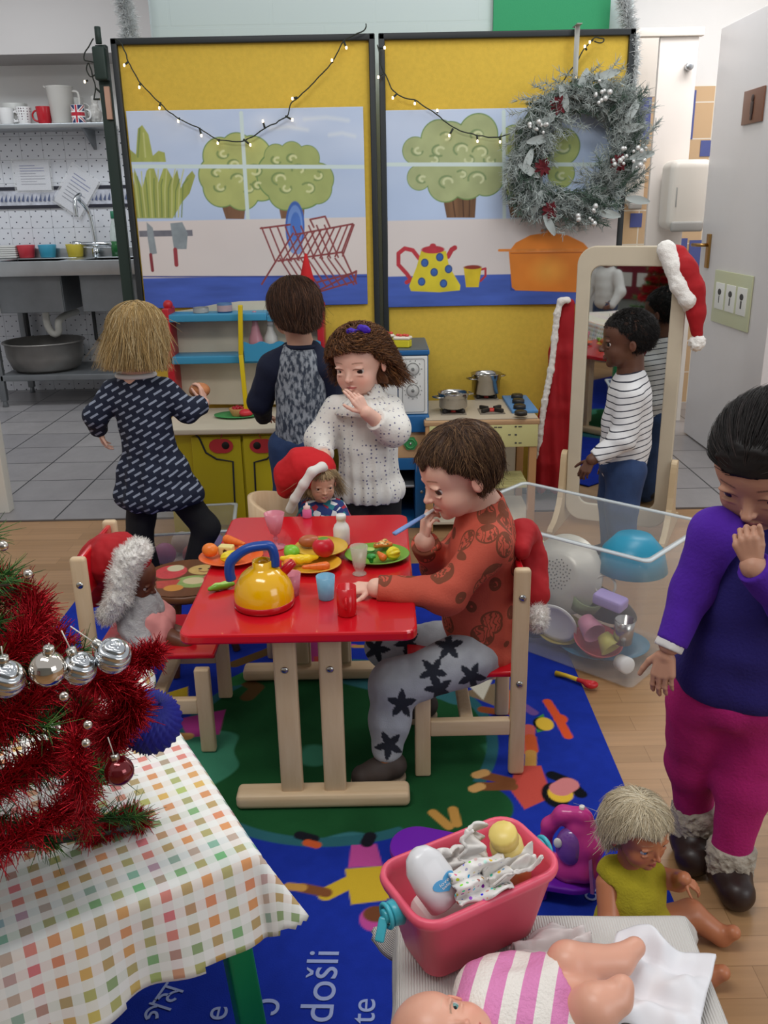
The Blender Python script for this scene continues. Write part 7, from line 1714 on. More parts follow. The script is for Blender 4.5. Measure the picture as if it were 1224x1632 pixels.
# ------------------------------------------------------------------ seated boy
def seated_boy():
    C = Yp(733, 750, 1.835); s = .2; B = basis((-.88, -.26, -.36)); o0 = np.array([.17, 1.86, .265])
    t = thing('person', 'seated boy in a rust patterned top and grey trousers with dark stars at the table', 'person', o0)
    nk = Yp(770, 812, 1.85); pel = Yp(768, 1030, 1.86); 
    shN, shF = Yp(772, 868, 1.765), Yp(750, 852, 1.94); elN, wrN = Yp(712, 948, 1.735), Yp(600, 937, 1.735)
    elF, wrF = Yp(700, 905, 1.93), Yp(676, 862, 1.84)
    hpN, knN, anN = Yp(752, 1048, 1.80), Yp(624, 1092, 1.735), Yp(617, 1200, 1.725)
    hpF, knF, anF = Yp(752, 1030, 1.92), Yp(618, 1030, 1.94), Yp(668, 1120, 1.97)
    Bd = basis((-1, -.05, .0), (.12, 0, 1))
    spec = dict(head=(C, B, s), neck=nk, skin='#e2b49f', lip='#c4706c', brow='#7a5a44', blush=.45,
        core=[('torso', nk-[0, 0, .01], pel, Bd, .08, .066), ('c', [shN, elN, wrN], [.032, .028, .022]), ('c', [shF, elF, wrF], [.032, .028, .022]), ('c', [hpN, knN, anN], [.05, .04, .026]), ('c', [hpF, knF, anF], [.05, .04, .026])],
        hands=[dict(o=wrN+[-.006, .004, .0], yd=(-1, .2, -.12), zn=(.1, -.35, 1), L=.088, side=-1, curl=(.15, .25, .2), fore=wrN+[.04, 0, 0], thumb=(.8, .6, -.2)),
               dict(o=wrF+[0, 0, .004], yd=(.12, -.1, 1), zn=(-.85, -.5, .1), L=.092, side=-1, curl=(.75, .85, .6), fore=wrF+(elF-wrF)*.25, thumb=(.5, .8, -.35))])
    body_mesh(t, o0, spec); eyes(t, C, B, s, '#4a3b30', (-.5, 1, -.2), o0)
    def hl(P): x, y, z = P.T; return np.where(y > .22, z-.29-.03*np.sin(x*23), np.where(y > -.02, z-.02-(y+.02)*.85, z+.24))+.015*np.sin(x*30+y*27)
    hair(t, o0, C, B, s, '#4a3222', hl, dict(flow=lambda Q: np.stack([Q[:, 0]*.5, np.where(Q[:, 1] < .02, .12, .55), -.8-0*Q[:, 0]], 1), len=.3, lift=.05, jit=.22, aniso=(9, 9, 9)), n=8000, light='#a37c56', puff=1.07, rad=.0008)
    # top
    m = mat('rust_print', '#c25540', .85, bump=.25, bscale=260); g = NG(m)
    n1 = g.n('TexNoise', i_Scale=16.0, i_Detail=2.0); g.l(g.coord(), n1.inputs['Vector']); n2 = g.n('TexVoronoi', i_Scale=15.0, feature='DISTANCE_TO_EDGE'); vv = g.n('TexVoronoi', i_Scale=17.0); g.l(g.coord(), vv.inputs['Vector'])
    wv = g.n('TexWave', i_Scale=34.0, i_Distortion=11.0, i_Detail=2.0); wv.inputs['Detail Scale'].default_value = 1.6; g.l(g.coord(), wv.inputs['Vector'])
    blobm = g.math('LESS_THAN', vv.outputs['Distance'], .44); ln = g.math('GREATER_THAN', wv.outputs['Fac'], .72); ring = g.math('LESS_THAN', g.math('ABSOLUTE', g.math('SUBTRACT', vv.outputs['Distance'], .45)), .03)
    solid = g.math('GREATER_THAN', n1.outputs[0], .56)
    mk = g.math('MAXIMUM', g.math('MULTIPLY', blobm, g.math('MAXIMUM', ln, solid)), ring); g.base(g.mix(g.math('MULTIPLY', mk, .8), '#c25541', '#5e3a22'))
    S_ = SDF(.025); torso(S_, nk-[0, 0, .012], pel+[.0, 0, .012], Bd, .09, .074, .006, belly=1.12); S_.chain([shN+[.012, 0, 0], elN, wrN+[.008, 0, 0]], [.046, .039, .029]); S_.chain([shF, elF, wrF+(elF-wrF)*.12], [.044, .038, .031])
    S_.cap(nk+[0.004, 0, .012], nk+[0.004, 0, -.03], .046, .06, .02); S_.cap(nk+[-.004, -.0, .035], nk+[0, 0, -.005], .040, .040, .004, True)
    cl = [(wrN+[.002, 0, 0], wrN-elN, .06), (wrF+(elF-wrF)*.08, wrF-elF, .05), (pel+[-.0, 0, -.045], (.35, 0, -1), None), (nk+[-.004, 0, .03], (-.25, 0, 1), .09)]
    cloth('top', t, o0, S_, m, h=.0035, wr=.0034, wf=15, clip=cut(cl[0], cl[1], (cl[2][0], cl[2][1], .16), cl[3]), fold=lambda X: .0022*np.sin(X[:, 2]*120+X[:, 0]*50)*np.exp(-(((X-elN)**2).sum(1))/.0025)+.002*np.sin(X[:, 2]*95+X[:, 0]*40)*np.exp(-((X[:, 2]-pel[2]-.02)/.06)**2))
    # trousers with stars
    tm = mat('star_joggers', '#ffffff', .9, vcol=True, bump=.25, bscale=300)
    S_ = SDF(.022); S_.ell(pel+[0, 0, -.0], (.078, .09, .07)); S_.chain([hpN+[0, 0, .0], knN, lerp(knN, anN, .5), anN+[0, 0, .012]], [.064, .050, .043, .034]); S_.chain([hpF, knF, anF+[0, 0, .012]], [.062, .050, .034])
    stars = [(Yp(650, 1025, 1.9), .5), (Yp(690, 1070, 1.74), .2), (Yp(640, 1122, 1.69), 1.0), (Yp(715, 1030, 1.74), .9), (Yp(752, 1078, 1.74), .1), (Yp(620, 1188, 1.69), .5), (Yp(600, 1035, 1.88), 1.3), (Yp(700, 1098, 1.72), .6)]
    def sc(V):
        base = np.array(lin('#a3a7ad')); dk_ = np.array(lin('#20242f')); c = np.ones((len(V), 1))*base*(1+.06*fbm(V*70, 2)[:, None]); m_ = np.zeros(len(V), bool)
        for p, ph in stars:
            d = V-p; view = nrm(p-np.array([0, 0, CAM_H])); rx = nrm(np.cross(view, [0, 0, 1])); uz = np.cross(rx, view)
            a, b, w_ = d@rx, d@uz, d@view; r = np.hypot(a, b); th = np.arctan2(b, a)+ph; q = np.abs(((th/(2*math.pi/5)) % 1)-.5)*2; R_ = .034*(.38+.62*q**1.15)
            m_ |= (r < R_) & (np.abs(w_) < .06)
        return np.where(m_[:, None], dk_, c)
    cloth('trousers', t, o0, S_, tm, h=.0032, wr=.004, wf=17, clip=cut((anN+[0, 0, -.005], (0, 0, -1), .06), (anF+[0, 0, -.005], (0, 0, -1), .06)), seed=4, colfn=sc)
    bs = mat('shoe_brown', '#3a302b', .7, noise=.15, nscale=40); sl_ = mat('sole_tan', '#8f7c66', .7)
    S_ = SDF(.01); S_.cap(anN+[0, 0, -.0], anN+[0, 0, -.03], .03, .032); V, F = S_.mesh(.004); mkmesh('sock', [(V-o0, F)], mat('sock_orange', '#a5622f', .9), t)
    shoe('shoe', t, o0, Yp(628, 1235, 1.715)*[1, 1, 0]+[0, 0, .036], Yp(578, 1240, 1.70)*[1, 1, 0]+[0, 0, .034], anN+[.002, 0, -.035], .029, bs, sl_)
    shoe('shoe', t, o0, anF*[1, 1, 0]+[.02, 0, .036], anF*[1, 1, 0]+[-.055, -.0, .034], anF+[.002, 0, -.03], .028, bs, sl_)
    # knife
    a_, b_ = Yp(628, 851, 1.77), Yp(664, 829, 1.81); kf = thing('toy_knife', 'pale blue toy knife held to the seated boy\'s mouth', 'knife', a_)
    mb = MB(); mb.tube([a_-a_, (b_-a_)*.3, b_-a_, (b_-a_)*1.35], [.0065, .0072, .006, .005], 12, mat('knife_blue', '#7f9fd6', .4), flat=.6); mb.build('handle', None, kf)
    mb = MB(); mb.tube([(b_-a_)*1.3, (b_-a_)*1.75, (b_-a_)*2.0], [.006, .006, .002], 10, mat('knife_white', '#d9d2cf', .3), flat=.3); mb.build('blade', None, kf)
seated_boy()

# ------------------------------------------------------------------ curly girl
def curly_girl():
    Y = 2.67; C = Yp(573, 577, Y); s = .196; B = basis((-.42, -.89, -.16), roll=-.05); o0 = np.array([C[0], Y, .01])
    t = thing('person', 'curly-haired girl in a white spotted blouse with a purple bow, fingers at her mouth', 'person', o0)
    nk = Yp(583, 632, Y+.01); pel = Yp(588, 778, Y+.02); Bd = basis((-.15, -1, 0))
    shR, elR, wrR = Yp(531, 652, Y), Yp(512, 700, Y-.02), Yp(517, 728, Y-.18)
    shL, elL, wrL = Yp(625, 652, Y), Yp(624, 690, Y-.09), Yp(583, 657, Y-.16)
    spec = dict(head=(C, B, s), neck=nk, skin='#dfb3a0', lip='#c06a66', brow='#7a5238', blush=.4,
        core=[('torso', nk-[0, 0, .01], pel, Bd, .085, .066), ('c', [shR, elR, wrR], [.03, .026, .02]), ('c', [shL, elL, wrL], [.03, .026, .02]), ('c', [pel+[-.045, 0, -.02], pel*[1, 1, 0]+[-.05, 0, .25], pel*[1, 1, 0]+[-.05, 0, .06]], [.055, .042, .03]), ('c', [pel+[.045, 0, -.02], pel*[1, 1, 0]+[.05, 0, .25], pel*[1, 1, 0]+[.05, 0, .06]], [.055, .042, .03])],
        hands=[dict(o=wrR, yd=(.25, -.55, -.6), zn=(-.1, -.75, .65), L=.092, side=1, curl=(.35, .35, .25), fore=wrR+(elR-wrR)*.3, thumb=(.8, .5, -.2)),
               dict(o=wrL, yd=(-.52, -.05, .85), zn=(.25, -.8, .35), L=.098, side=-1, per=[(.15, .2, .2), (.3, .5, .4), (.9, .8, .5), (1.0, .8, .5)], fore=wrL+(elL-wrL)*.35, thumb=(.7, .7, -.1), spread=.05)])
    body_mesh(t, o0, spec); eyes(t, C, B, s, '#2a1f1c', (-.35, 1, -.1), o0)
    def hl(P): x, y, z = P.T; return np.where(y > .2, z-.31+.2*np.abs(x+.1), np.where(y > -.05, z+.05-(y+.05)*1.1, z+.42))
    hair(t, o0, C, B, s, '#5a3820', hl, dict(flow=lambda Q: np.stack([Q[:, 0]*.9, -.15-.2*Q[:, 1], -1.0+0*Q[:, 0]], 1), len=.62, seg=18, lift=.04, jit=.06, curl=.05, cf=1.3, over=.02, free=1, aniso=(7, 7, 7),
         back=[((.27, -.12, -.08), (.18, .2, .26)), ((-.27, -.14, -.1), (.17, .2, .26)), ((0, -.3, -.12), (.3, .18, .3))]), n=5200, light='#a5703f', puff=1.08, rad=.0011, cap=.07)
    bow = C+B@(np.array([-.12, .13, .52])*s); S_ = SDF(.004)
    for q, z in ((-1, .3), (1, -.2)):
        d = B@nrm([q, 0, z]); S_.ell(bow+d*.021, (.019, .009, .014), np.stack([d, nrm(np.cross(d, B[:, 2])), B[:, 2]], 1)); S_.cap(bow, bow+B@np.array([q*.022, .0, -.028]), .005, .007)
    S_.ell(bow, (.008, .008, .008)); V, F = S_.mesh(.0022, disp=lambda X: .0015*fbm(X*150, 2)); mkmesh('hair_bow', [(V-o0, F)], mat('bow_purple', '#3f1fa8', .5), t)
    m = mat('spotted_blouse', '#dddad3', .85, bump=.3, bscale=160); g = NG(m); vo = g.n('TexVoronoi', i_Scale=72.0); vo.inputs['Randomness'].default_value = .35; g.l(g.coord((1, 1, 1)), vo.inputs['Vector']); g.base(g.mix(g.math('LESS_THAN', vo.outputs['Distance'], .22), '#dedbd4', '#74728c'))
    S_ = SDF(.025); torso(S_, nk-[0, 0, .015], pel, Bd, .095, .075, .004, hip=1.1, belly=1.1)
    S_.ell(pel+[0, 0, .0], (.108, .085, .06), Bd); S_.chain([shR+[.01, 0, 0], elR+[-.004, 0, 0], wrR+(elR-wrR)*.15], [.044, .045, .027]); S_.chain([shL+[-.01, 0, 0], elL+[.006, 0, .01], wrL+(elL-wrL)*.38], [.044, .048, .034])
    S_.cap(nk+[0, 0, .01], nk+[0, 0, -.03], .05, .07); S_.cap(nk+[0, -.0, .04], nk+[0, -.006, -.004], .04, .046, .004, True)
    hem = lambda X: .0045*np.sin(np.arctan2(X[:, 1]-pel[1], X[:, 0]-pel[0])*16)*np.clip((nk[2]-.07-X[:, 2])/.2, 0, 1)
    cloth('blouse', t, o0, S_, m, h=.004, wr=.003, wf=16, clip=cut((pel+[0, 0, -.035], (0, 0, -1), .2), (wrL+(elL-wrL)*.36, wrL-elL, .07), (wrR+(elR-wrR)*.1, wrR-elR, .05)), fold=hem, ani=(1.4, 1.4, .4))
    # ruffle
    mb = MB(); V = []; F = []; n_ = 160
    for i in range(n_):
        a = 2*math.pi*i/n_
        for r_, z_ in ((.052, .0), (.076, -.018), (.097+.004*math.sin(a*22), -.045)): V.append(((r_*1.08)*math.cos(a), r_*.92*math.sin(a)+(-.012 if math.sin(a) < 0 else 0), z_+.002*math.sin(a*22)))
    for i in range(n_):
        j = (i+1) % n_
        for q in (0, 1): F.append((i*3+q, j*3+q, j*3+q+1, i*3+q+1))
    mb.raw(V, F, m, True, T(*(nk-o0+[0, -.004, .004]))); r = mb.build('frill_collar', None, t); r.modifiers.new('s', 'SOLIDIFY').thickness = .003
    S_ = SDF(.02); 
    for q in (-1, 1): S_.chain([pel+[q*.042, 0, -.01], pel*[1, 1, 0]+[q*.05, 0, .25], pel*[1, 1, 0]+[q*.05, 0, .07]], [.064, .05, .038])
    S_.ell(pel+[0, 0, -.0], (.085, .07, .06)); cloth('leggings', t, o0, S_, black_leg, h=.006)
    for q in (-1, 1): p = pel*[1, 1, 0]+[q*.05, 0, 0]; shoe('shoe', t, o0, p+[0, .02, .036], p+[0, -.06, .034], p+[0, .01, .07], .03, mat('shoe_black', '#1c1a1c', .5))
curly_girl()

# ------------------------------------------------------------------ raglan boy (back view)
def raglan_boy():
    Y = 3.08; C = Yp(468, 492, Y); s = .2; B = basis((-.42, .9, -.1)); o0 = np.array([C[0], Y, .01])
    t = thing('person', 'boy in a grey marl top with navy sleeves seen from behind at the toy dresser', 'person', o0)
    nk = Yp(480, 553, Y-.005); pel = Yp(478, 705, Y); Bd = basis((-.1, 1, 0))
    shL, elL, wrL = Yp(437, 585, Y), Yp(414, 640, Y+.04), Yp(420, 668, Y+.16); shR, elR, wrR = Yp(515, 585, Y), Yp(530, 640, Y+.05), Yp(505, 640, Y+.16)
    spec = dict(head=(C, B, s), neck=nk, skin='#d3a48c', lip='#b06a60', brow='#5a4030',
        core=[('torso', nk-[0, 0, .01], pel, Bd, .082, .064), ('c', [shL, elL, wrL], [.03, .026, .02]), ('c', [shR, elR, wrR], [.03, .026, .02])]+[('c', [pel+[q*.045, 0, -.02], pel*[1, 1, 0]+[q*.05, 0, .25], pel*[1, 1, 0]+[q*.05, 0, .06]], [.055, .042, .03]) for q in (-1, 1)],
        hands=[dict(o=wrL, yd=(.25, 1, -.1), zn=(-.3, .1, 1), L=.095, side=1, fore=wrL+(elL-wrL)*.3), dict(o=wrR, yd=(-.2, 1, -.1), zn=(.3, .1, 1), L=.095, side=-1, fore=wrR+(elR-wrR)*.3)])
    body_mesh(t, o0, spec, h_head=.003); eyes(t, C, B, s, '#3a2a20', o0=o0)
    def hl(P): x, y, z = P.T; return np.where(y > .2, z-.18, np.where(y > .0, z+.06-(y)*.9, z+.40-.25*np.abs(x)))
    hair(t, o0, C, B, s, '#3e271b', hl, dict(flow=lambda Q: np.stack([Q[:, 0]*.7, -.5+.0*Q[:, 1], -.9+0*Q[:, 0]], 1), len=.46, lift=.05, jit=.16, aniso=(10, 10, 4), back=[((0, -.2, -.08), (.33, .24, .32))]), n=6000, light='#7d543a', puff=1.1, rad=.0009)
    gm = mat('grey_marl', '#5f6672', .9, bump=.4, bscale=200); g = NG(gm); n1 = g.n('TexNoise', i_Scale=95.0, i_Detail=3.0); g.l(g.coord((1, 1, .45)), n1.inputs['Vector']); g.base(g.mix(g.math('MULTIPLY', g.math('SUBTRACT', n1.outputs[0], .42), 6), '#39414f', '#9aa0a8'))
    nv = mat('navy_jersey', '#141b33', .85, bump=.2, bscale=200)
    S_ = SDF(.025); torso(S_, nk-[0, 0, .012], pel, Bd, .09, .07, .005); cloth('top', t, o0, S_, gm, h=.005, wr=.003, wf=15, clip=cut((pel+[0, 0, -.03], (0, 0, -1), .2), (nk+[0, 0, .012], (0, 0, 1), .1)))
    for sh, el, wr, q in ((shL, elL, wrL, -1), (shR, elR, wrR, 1)):
        S_ = SDF(.02); S_.cap(nk+[q*.04, 0, -.012], sh, .034, .05); S_.chain([sh, el, wr+(el-wr)*.12], [.052, .043, .032]); cloth('sleeve', t, o0, S_, nv, h=.005, wr=.004, clip=cut((wr+(el-wr)*.1, wr-el, .06)))
    mb = MB(); mb.torus((0, 0, 0), .052, .008, 40, 10, nv, T(*(nk-o0+[0, 0, .004])) @ S(1, .92, 1)); mb.build('collar', None, t)
    S_ = SDF(.02)
    for q in (-1, 1): S_.chain([pel+[q*.042, 0, -.01], pel*[1, 1, 0]+[q*.05, 0, .25], pel*[1, 1, 0]+[q*.05, 0, .05]], [.07, .055, .045])
    S_.ell(pel, (.09, .074, .06)); cloth('jeans', t, o0, S_, denim, h=.006, wr=.004)
    for q in (-1, 1): p = pel*[1, 1, 0]+[q*.05, 0, 0]; shoe('shoe', t, o0, p+[0, -.02, .036], p+[0, .06, .034], p+[0, -.01, .07], .03, mat('shoe_black', '#1c1a1c', .5))
raglan_boy()

# ------------------------------------------------------------------ blonde walking girl (back view)
def blonde_girl():
    Y = 2.86; C = Yp(222, 535, Y); s = .2; B = basis((.25, .95, -.12)); o0 = np.array([C[0], Y, 0])
    t = thing('person', 'blonde girl in a navy tunic with pale dashes walking away beside the toy dresser', 'person', o0)
    nk = Yp(217, 600, Y-.005); pel = Yp(246, 745, Y); Bd = basis((.1, 1, 0))
    shL, elL, wrL = Yp(182, 625, Y), Yp(152, 662, Y-.02), Yp(158, 686, Y+.02); shR, elR, wrR = Yp(262, 622, Y), Yp(298, 655, Y+.02), Yp(325, 642, Y+.08)
    hL, kL, aL = Yp(218, 790, Y), Yp(222, 860, Y), Yp(245, 945, Y+.02); aL[2] = .06; hR, kR, aR = Yp(285, 790, Y+.01), Yp(328, 840, Y+.02), Yp(305, 915, Y-.0)
    spec = dict(head=(C, B, s), neck=nk, skin='#d9ab97', lip='#b86a62', brow='#b09068',
        core=[('torso', nk-[0, 0, .01], pel, Bd, .082, .066), ('c', [shL, elL, wrL], [.028, .025, .019]), ('c', [shR, elR, wrR], [.028, .025, .019]), ('c', [pel+[-.04, 0, -.02], kL, aL], [.05, .038, .026]), ('c', [pel+[.04, 0, -.02], kR, aR], [.05, .038, .026])],
        hands=[dict(o=wrL, yd=(.2, .2, -1), zn=(-1, -.1, -.1), L=.085, side=-1, fore=wrL+(elL-wrL)*.3), dict(o=wrR, yd=(-.1, .35, .9), zn=(.9, -.3, .1), L=.09, side=-1, curl=(.5, .6, .4), fore=wrR+(elR-wrR)*.3)])
    body_mesh(t, o0, spec, h_head=.003); eyes(t, C, B, s, '#4a6a80', o0=o0)
    def hl(P): x, y, z = P.T; return np.where(y > .2, z-.2, np.where(y > .05, z+.3-(y)*1.3, z+.52))
    hair(t, o0, C, B, s, '#b0925f', hl, dict(flow=lambda Q: np.stack([Q[:, 0]*.22, -.1+0*Q[:, 1], -1.0+0*Q[:, 0]], 1), len=.7, seg=9, lift=.02, jit=.17, free=1, aniso=(11, 11, 2.2), back=[((0, -.11, -.12), (.40, .36, .36)), ((0, -.09, -.27), (.41, .34, .17))]), n=5200, light='#e3d0a6', puff=1.1, rad=.001, cap=.03, var=.2)
    m = mat('dash_tunic', '#141b30', .85, bump=.25, bscale=180); g = NG(m)
    co = g.coord((1, 1, 1), (0, 0, 0)); sx = g.n('SeparateXYZ'); g.l(co, sx.inputs[0])
    a = g.math('ADD', g.math('MULTIPLY', sx.outputs[0], .88), g.math('MULTIPLY', sx.outputs[2], .48)); b = g.math('SUBTRACT', g.math('MULTIPLY', sx.outputs[2], .88), g.math('MULTIPLY', sx.outputs[0], .48))
    row = g.math('DIVIDE', b, .019); fr = g.math('FRACT', g.math('ADD', row, 50)); rid = g.math('FLOOR', g.math('ADD', row, 50))
    colf = g.math('FRACT', g.math('ADD', g.math('DIVIDE', a, .046), g.math('ADD', 50, g.math('MULTIPLY', rid, .37))))
    mk = g.math('MULTIPLY', g.math('LESS_THAN', fr, .36), g.math('LESS_THAN', colf, .6)); g.base(g.mix(mk, '#141b30', '#8b93a4'))
    S_ = SDF(.03); torso(S_, nk-[0, 0, .015], pel, Bd, .09, .07, .005, hip=1.2); hem = Yp(250, 800, Y)
    S_.ell(lerp(pel, hem, .2), (.118, .095, .08), Bd); S_.ell(lerp(pel, hem, .75)+[.012, 0, 0], (.15, .115, .07), Bd)
    S_.chain([shL, elL, wrL+(elL-wrL)*.0], [.043, .038, .031], .02); S_.chain([shR, elR, wrR+(elR-wrR)*.1], [.043, .038, .031], .02)
    cloth('tunic', t, o0, S_, m, h=.0045, wr=.003, wf=13, clip=cut((hem+[0, 0, -.01], (.1, 0, -1), .3), (nk+[0, 0, .006], (0, 0, 1), .1), (wrL+[0, 0, -.005], wrL-elL, .05), (wrR+(elR-wrR)*.08, wrR-elR, .06)), fold=lambda X: .006*np.sin(np.arctan2(X[:, 1]-pel[1], X[:, 0]-pel[0])*9)*np.clip((nk[2]-.1-X[:, 2])/.25, 0, 1), ani=(1.3, 1.3, .4))
    mb = MB(); mb.torus((0, 0, 0), .05, .0085, 40, 10, mat('collar_white', '#d9d6d3', .8), T(*(nk-o0+[0, 0, .006])) @ S(1.15, .95, 1)); mb.build('collar', None, t)
    S_ = SDF(.018); S_.ell(pel+[0, 0, -.03], (.08, .07, .06)); S_.chain([pel+[-.035, 0, -.03], kL, aL], [.056, .046, .034]); S_.chain([pel+[.035, 0, -.03], kR, aR], [.056, .046, .034]); cloth('leggings', t, o0, S_, black_leg, h=.005)
    sb = mat('shoe_black', '#1c1a1c', .5)
    shoe('shoe', t, o0, aL*[1, 1, 0]+[0, -.01, .034], aL*[1, 1, 0]+[.012, .06, .032], aL+[0, 0, .0], .028, sb); shoe('shoe', t, o0, aR+[0, -.02, -.025], aR+[-.0, .035, -.055], aR+[0, 0, .01], .027, sb)
    p = Yp(318, 622, Y+.12); q = thing('toy_bun', 'round orange-brown toy bun held up by the blonde girl\'s hand', 'toy food', p); mb = MB(); mb.sph((0, 0, 0), (.036, .034, .026), mat('bun', '#b9774a', .6, noise=.12, nscale=30), 24); mb.build('bread', None, q)
blonde_girl()

# ------------------------------------------------------------------ boy at the mirror
def striped_boy():
    Y = 2.97; C = Yp(1001, 541, Y); s = .195; B = basis((-.985, .12, -.08)); o0 = np.array([C[0], Y, .01])
    t = thing('person', 'boy with short black hair in a white top with thin dark stripes facing the mirror', 'person', o0)
    nk = Yp(1005, 595, Y); pel = Yp(993, 742, Y+.01); Bd = basis((-1, .05, 0), (.06, 0, 1))
    shN, elN, wrN = Yp(1005, 632, Y-.075), Yp(992, 700, Y-.09), Yp(943, 733, Y-.10); shF, elF, wrF = Yp(990, 632, Y+.09), Yp(992, 700, Y+.09), Yp(985, 740, Y+.09)
    spec = dict(head=(C, B, s), neck=nk, skin='#5f3c2b', lip='#6e3a35', brow='#1a1210', blush=.1,
        core=[('torso', nk-[0, 0, .01], pel, Bd, .082, .066), ('c', [shN, elN, wrN], [.028, .025, .02]), ('c', [shF, elF, wrF], [.028, .025, .02])]+[('c', [pel+[0, q*.045, -.02], pel*[1, 1, 0]+[-.01, q*.05, .25], pel*[1, 1, 0]+[0, q*.05, .06]], [.055, .042, .03]) for q in (-1, 1)],
        hands=[dict(o=wrN, yd=(-.5, -.08, -.85), zn=(-.5, -.8, .3), L=.095, side=1, curl=(.5, .6, .5), fore=wrN+(elN-wrN)*.25), dict(o=wrF, yd=(-.9, .1, -.3), zn=(-.3, .9, .3), L=.09, side=-1, fore=wrF+(elF-wrF)*.25)])
    body_mesh(t, o0, spec, h_head=.0024); eyes(t, C, B, s, '#1c1210', (-.5, 1, -.1), o0)
    def hl(P): x, y, z = P.T; return np.where(y > .2, z-.26, np.where(y > .0, z-.02-(y)*.9, z+.26+.2*y))
    hair(t, o0, C, B, s, '#110d0c', hl, dict(flow=lambda Q: np.stack([Q[:, 0], 0*Q[:, 0]-.3, -.6+0*Q[:, 0]], 1), len=.07, lift=.5, jit=.4, seg=4, aniso=(20, 20, 20)), n=6500, light='#2c2320', puff=1.01, rad=.0008, cap=.008)
    m = mat('stripe_top', '#d9d8d8', .85, bump=.2, bscale=220); g = NG(m); sx = g.n('SeparateXYZ'); g.l(g.coord(), sx.inputs[0])
    f = g.math('FRACT', g.math('ADD', g.math('DIVIDE', g.math('ADD', sx.outputs[2], g.math('MULTIPLY', sx.outputs[0], -.22)), .0212), 50)); g.base(g.mix(g.math('LESS_THAN', f, .17), '#dcdbdb', '#2f303c'))
    S_ = SDF(.025); torso(S_, nk-[0, 0, .014], pel, Bd, .088, .073, .006, belly=1.1); S_.chain([shN, elN, wrN+(elN-wrN)*.12], [.045, .041, .03]); S_.chain([shF, elF, wrF+(elF-wrF)*.12], [.045, .041, .03])
    S_.cap(nk+[0, 0, .03], nk+[0, 0, 0], .038, .042, .004, True)
    cloth('top', t, o0, S_, m, h=.0045, wr=.0035, wf=14, clip=cut((pel+[0, 0, -.035], (.1, 0, -1), .2), (wrN+(elN-wrN)*.1, wrN-elN, .06), (nk+[0, 0, .012], (-.2, 0, 1), .08), (wrF+(elF-wrF)*.1, wrF-elF, .06)), fold=lambda X: .003*np.sin(X[:, 2]*90+X[:, 0]*60)*np.exp(-((X-elN)**2).sum(1)/.004))
    # round printed badge
    mb = MB(); q = Yp(945, 684, Y-.02)
    S_ = SDF(.02)
    for q_ in (-1, 1): S_.chain([pel+[0, q_*.042, -.01], pel*[1, 1, 0]+[-.01, q_*.05, .25], pel*[1, 1, 0]+[0, q_*.05, .05]], [.07, .056, .045])
    S_.ell(pel, (.074, .09, .06)); cloth('jeans', t, o0, S_, denim, h=.006, wr=.004)
    for q_ in (-1, 1): p = pel*[1, 1, 0]+[0, q_*.05, 0]; shoe('shoe', t, o0, p+[.02, 0, .036], p+[-.06, 0, .034], p+[.01, 0, .07], .03, mat('shoe_black', '#1c1a1c', .5))
striped_boy()

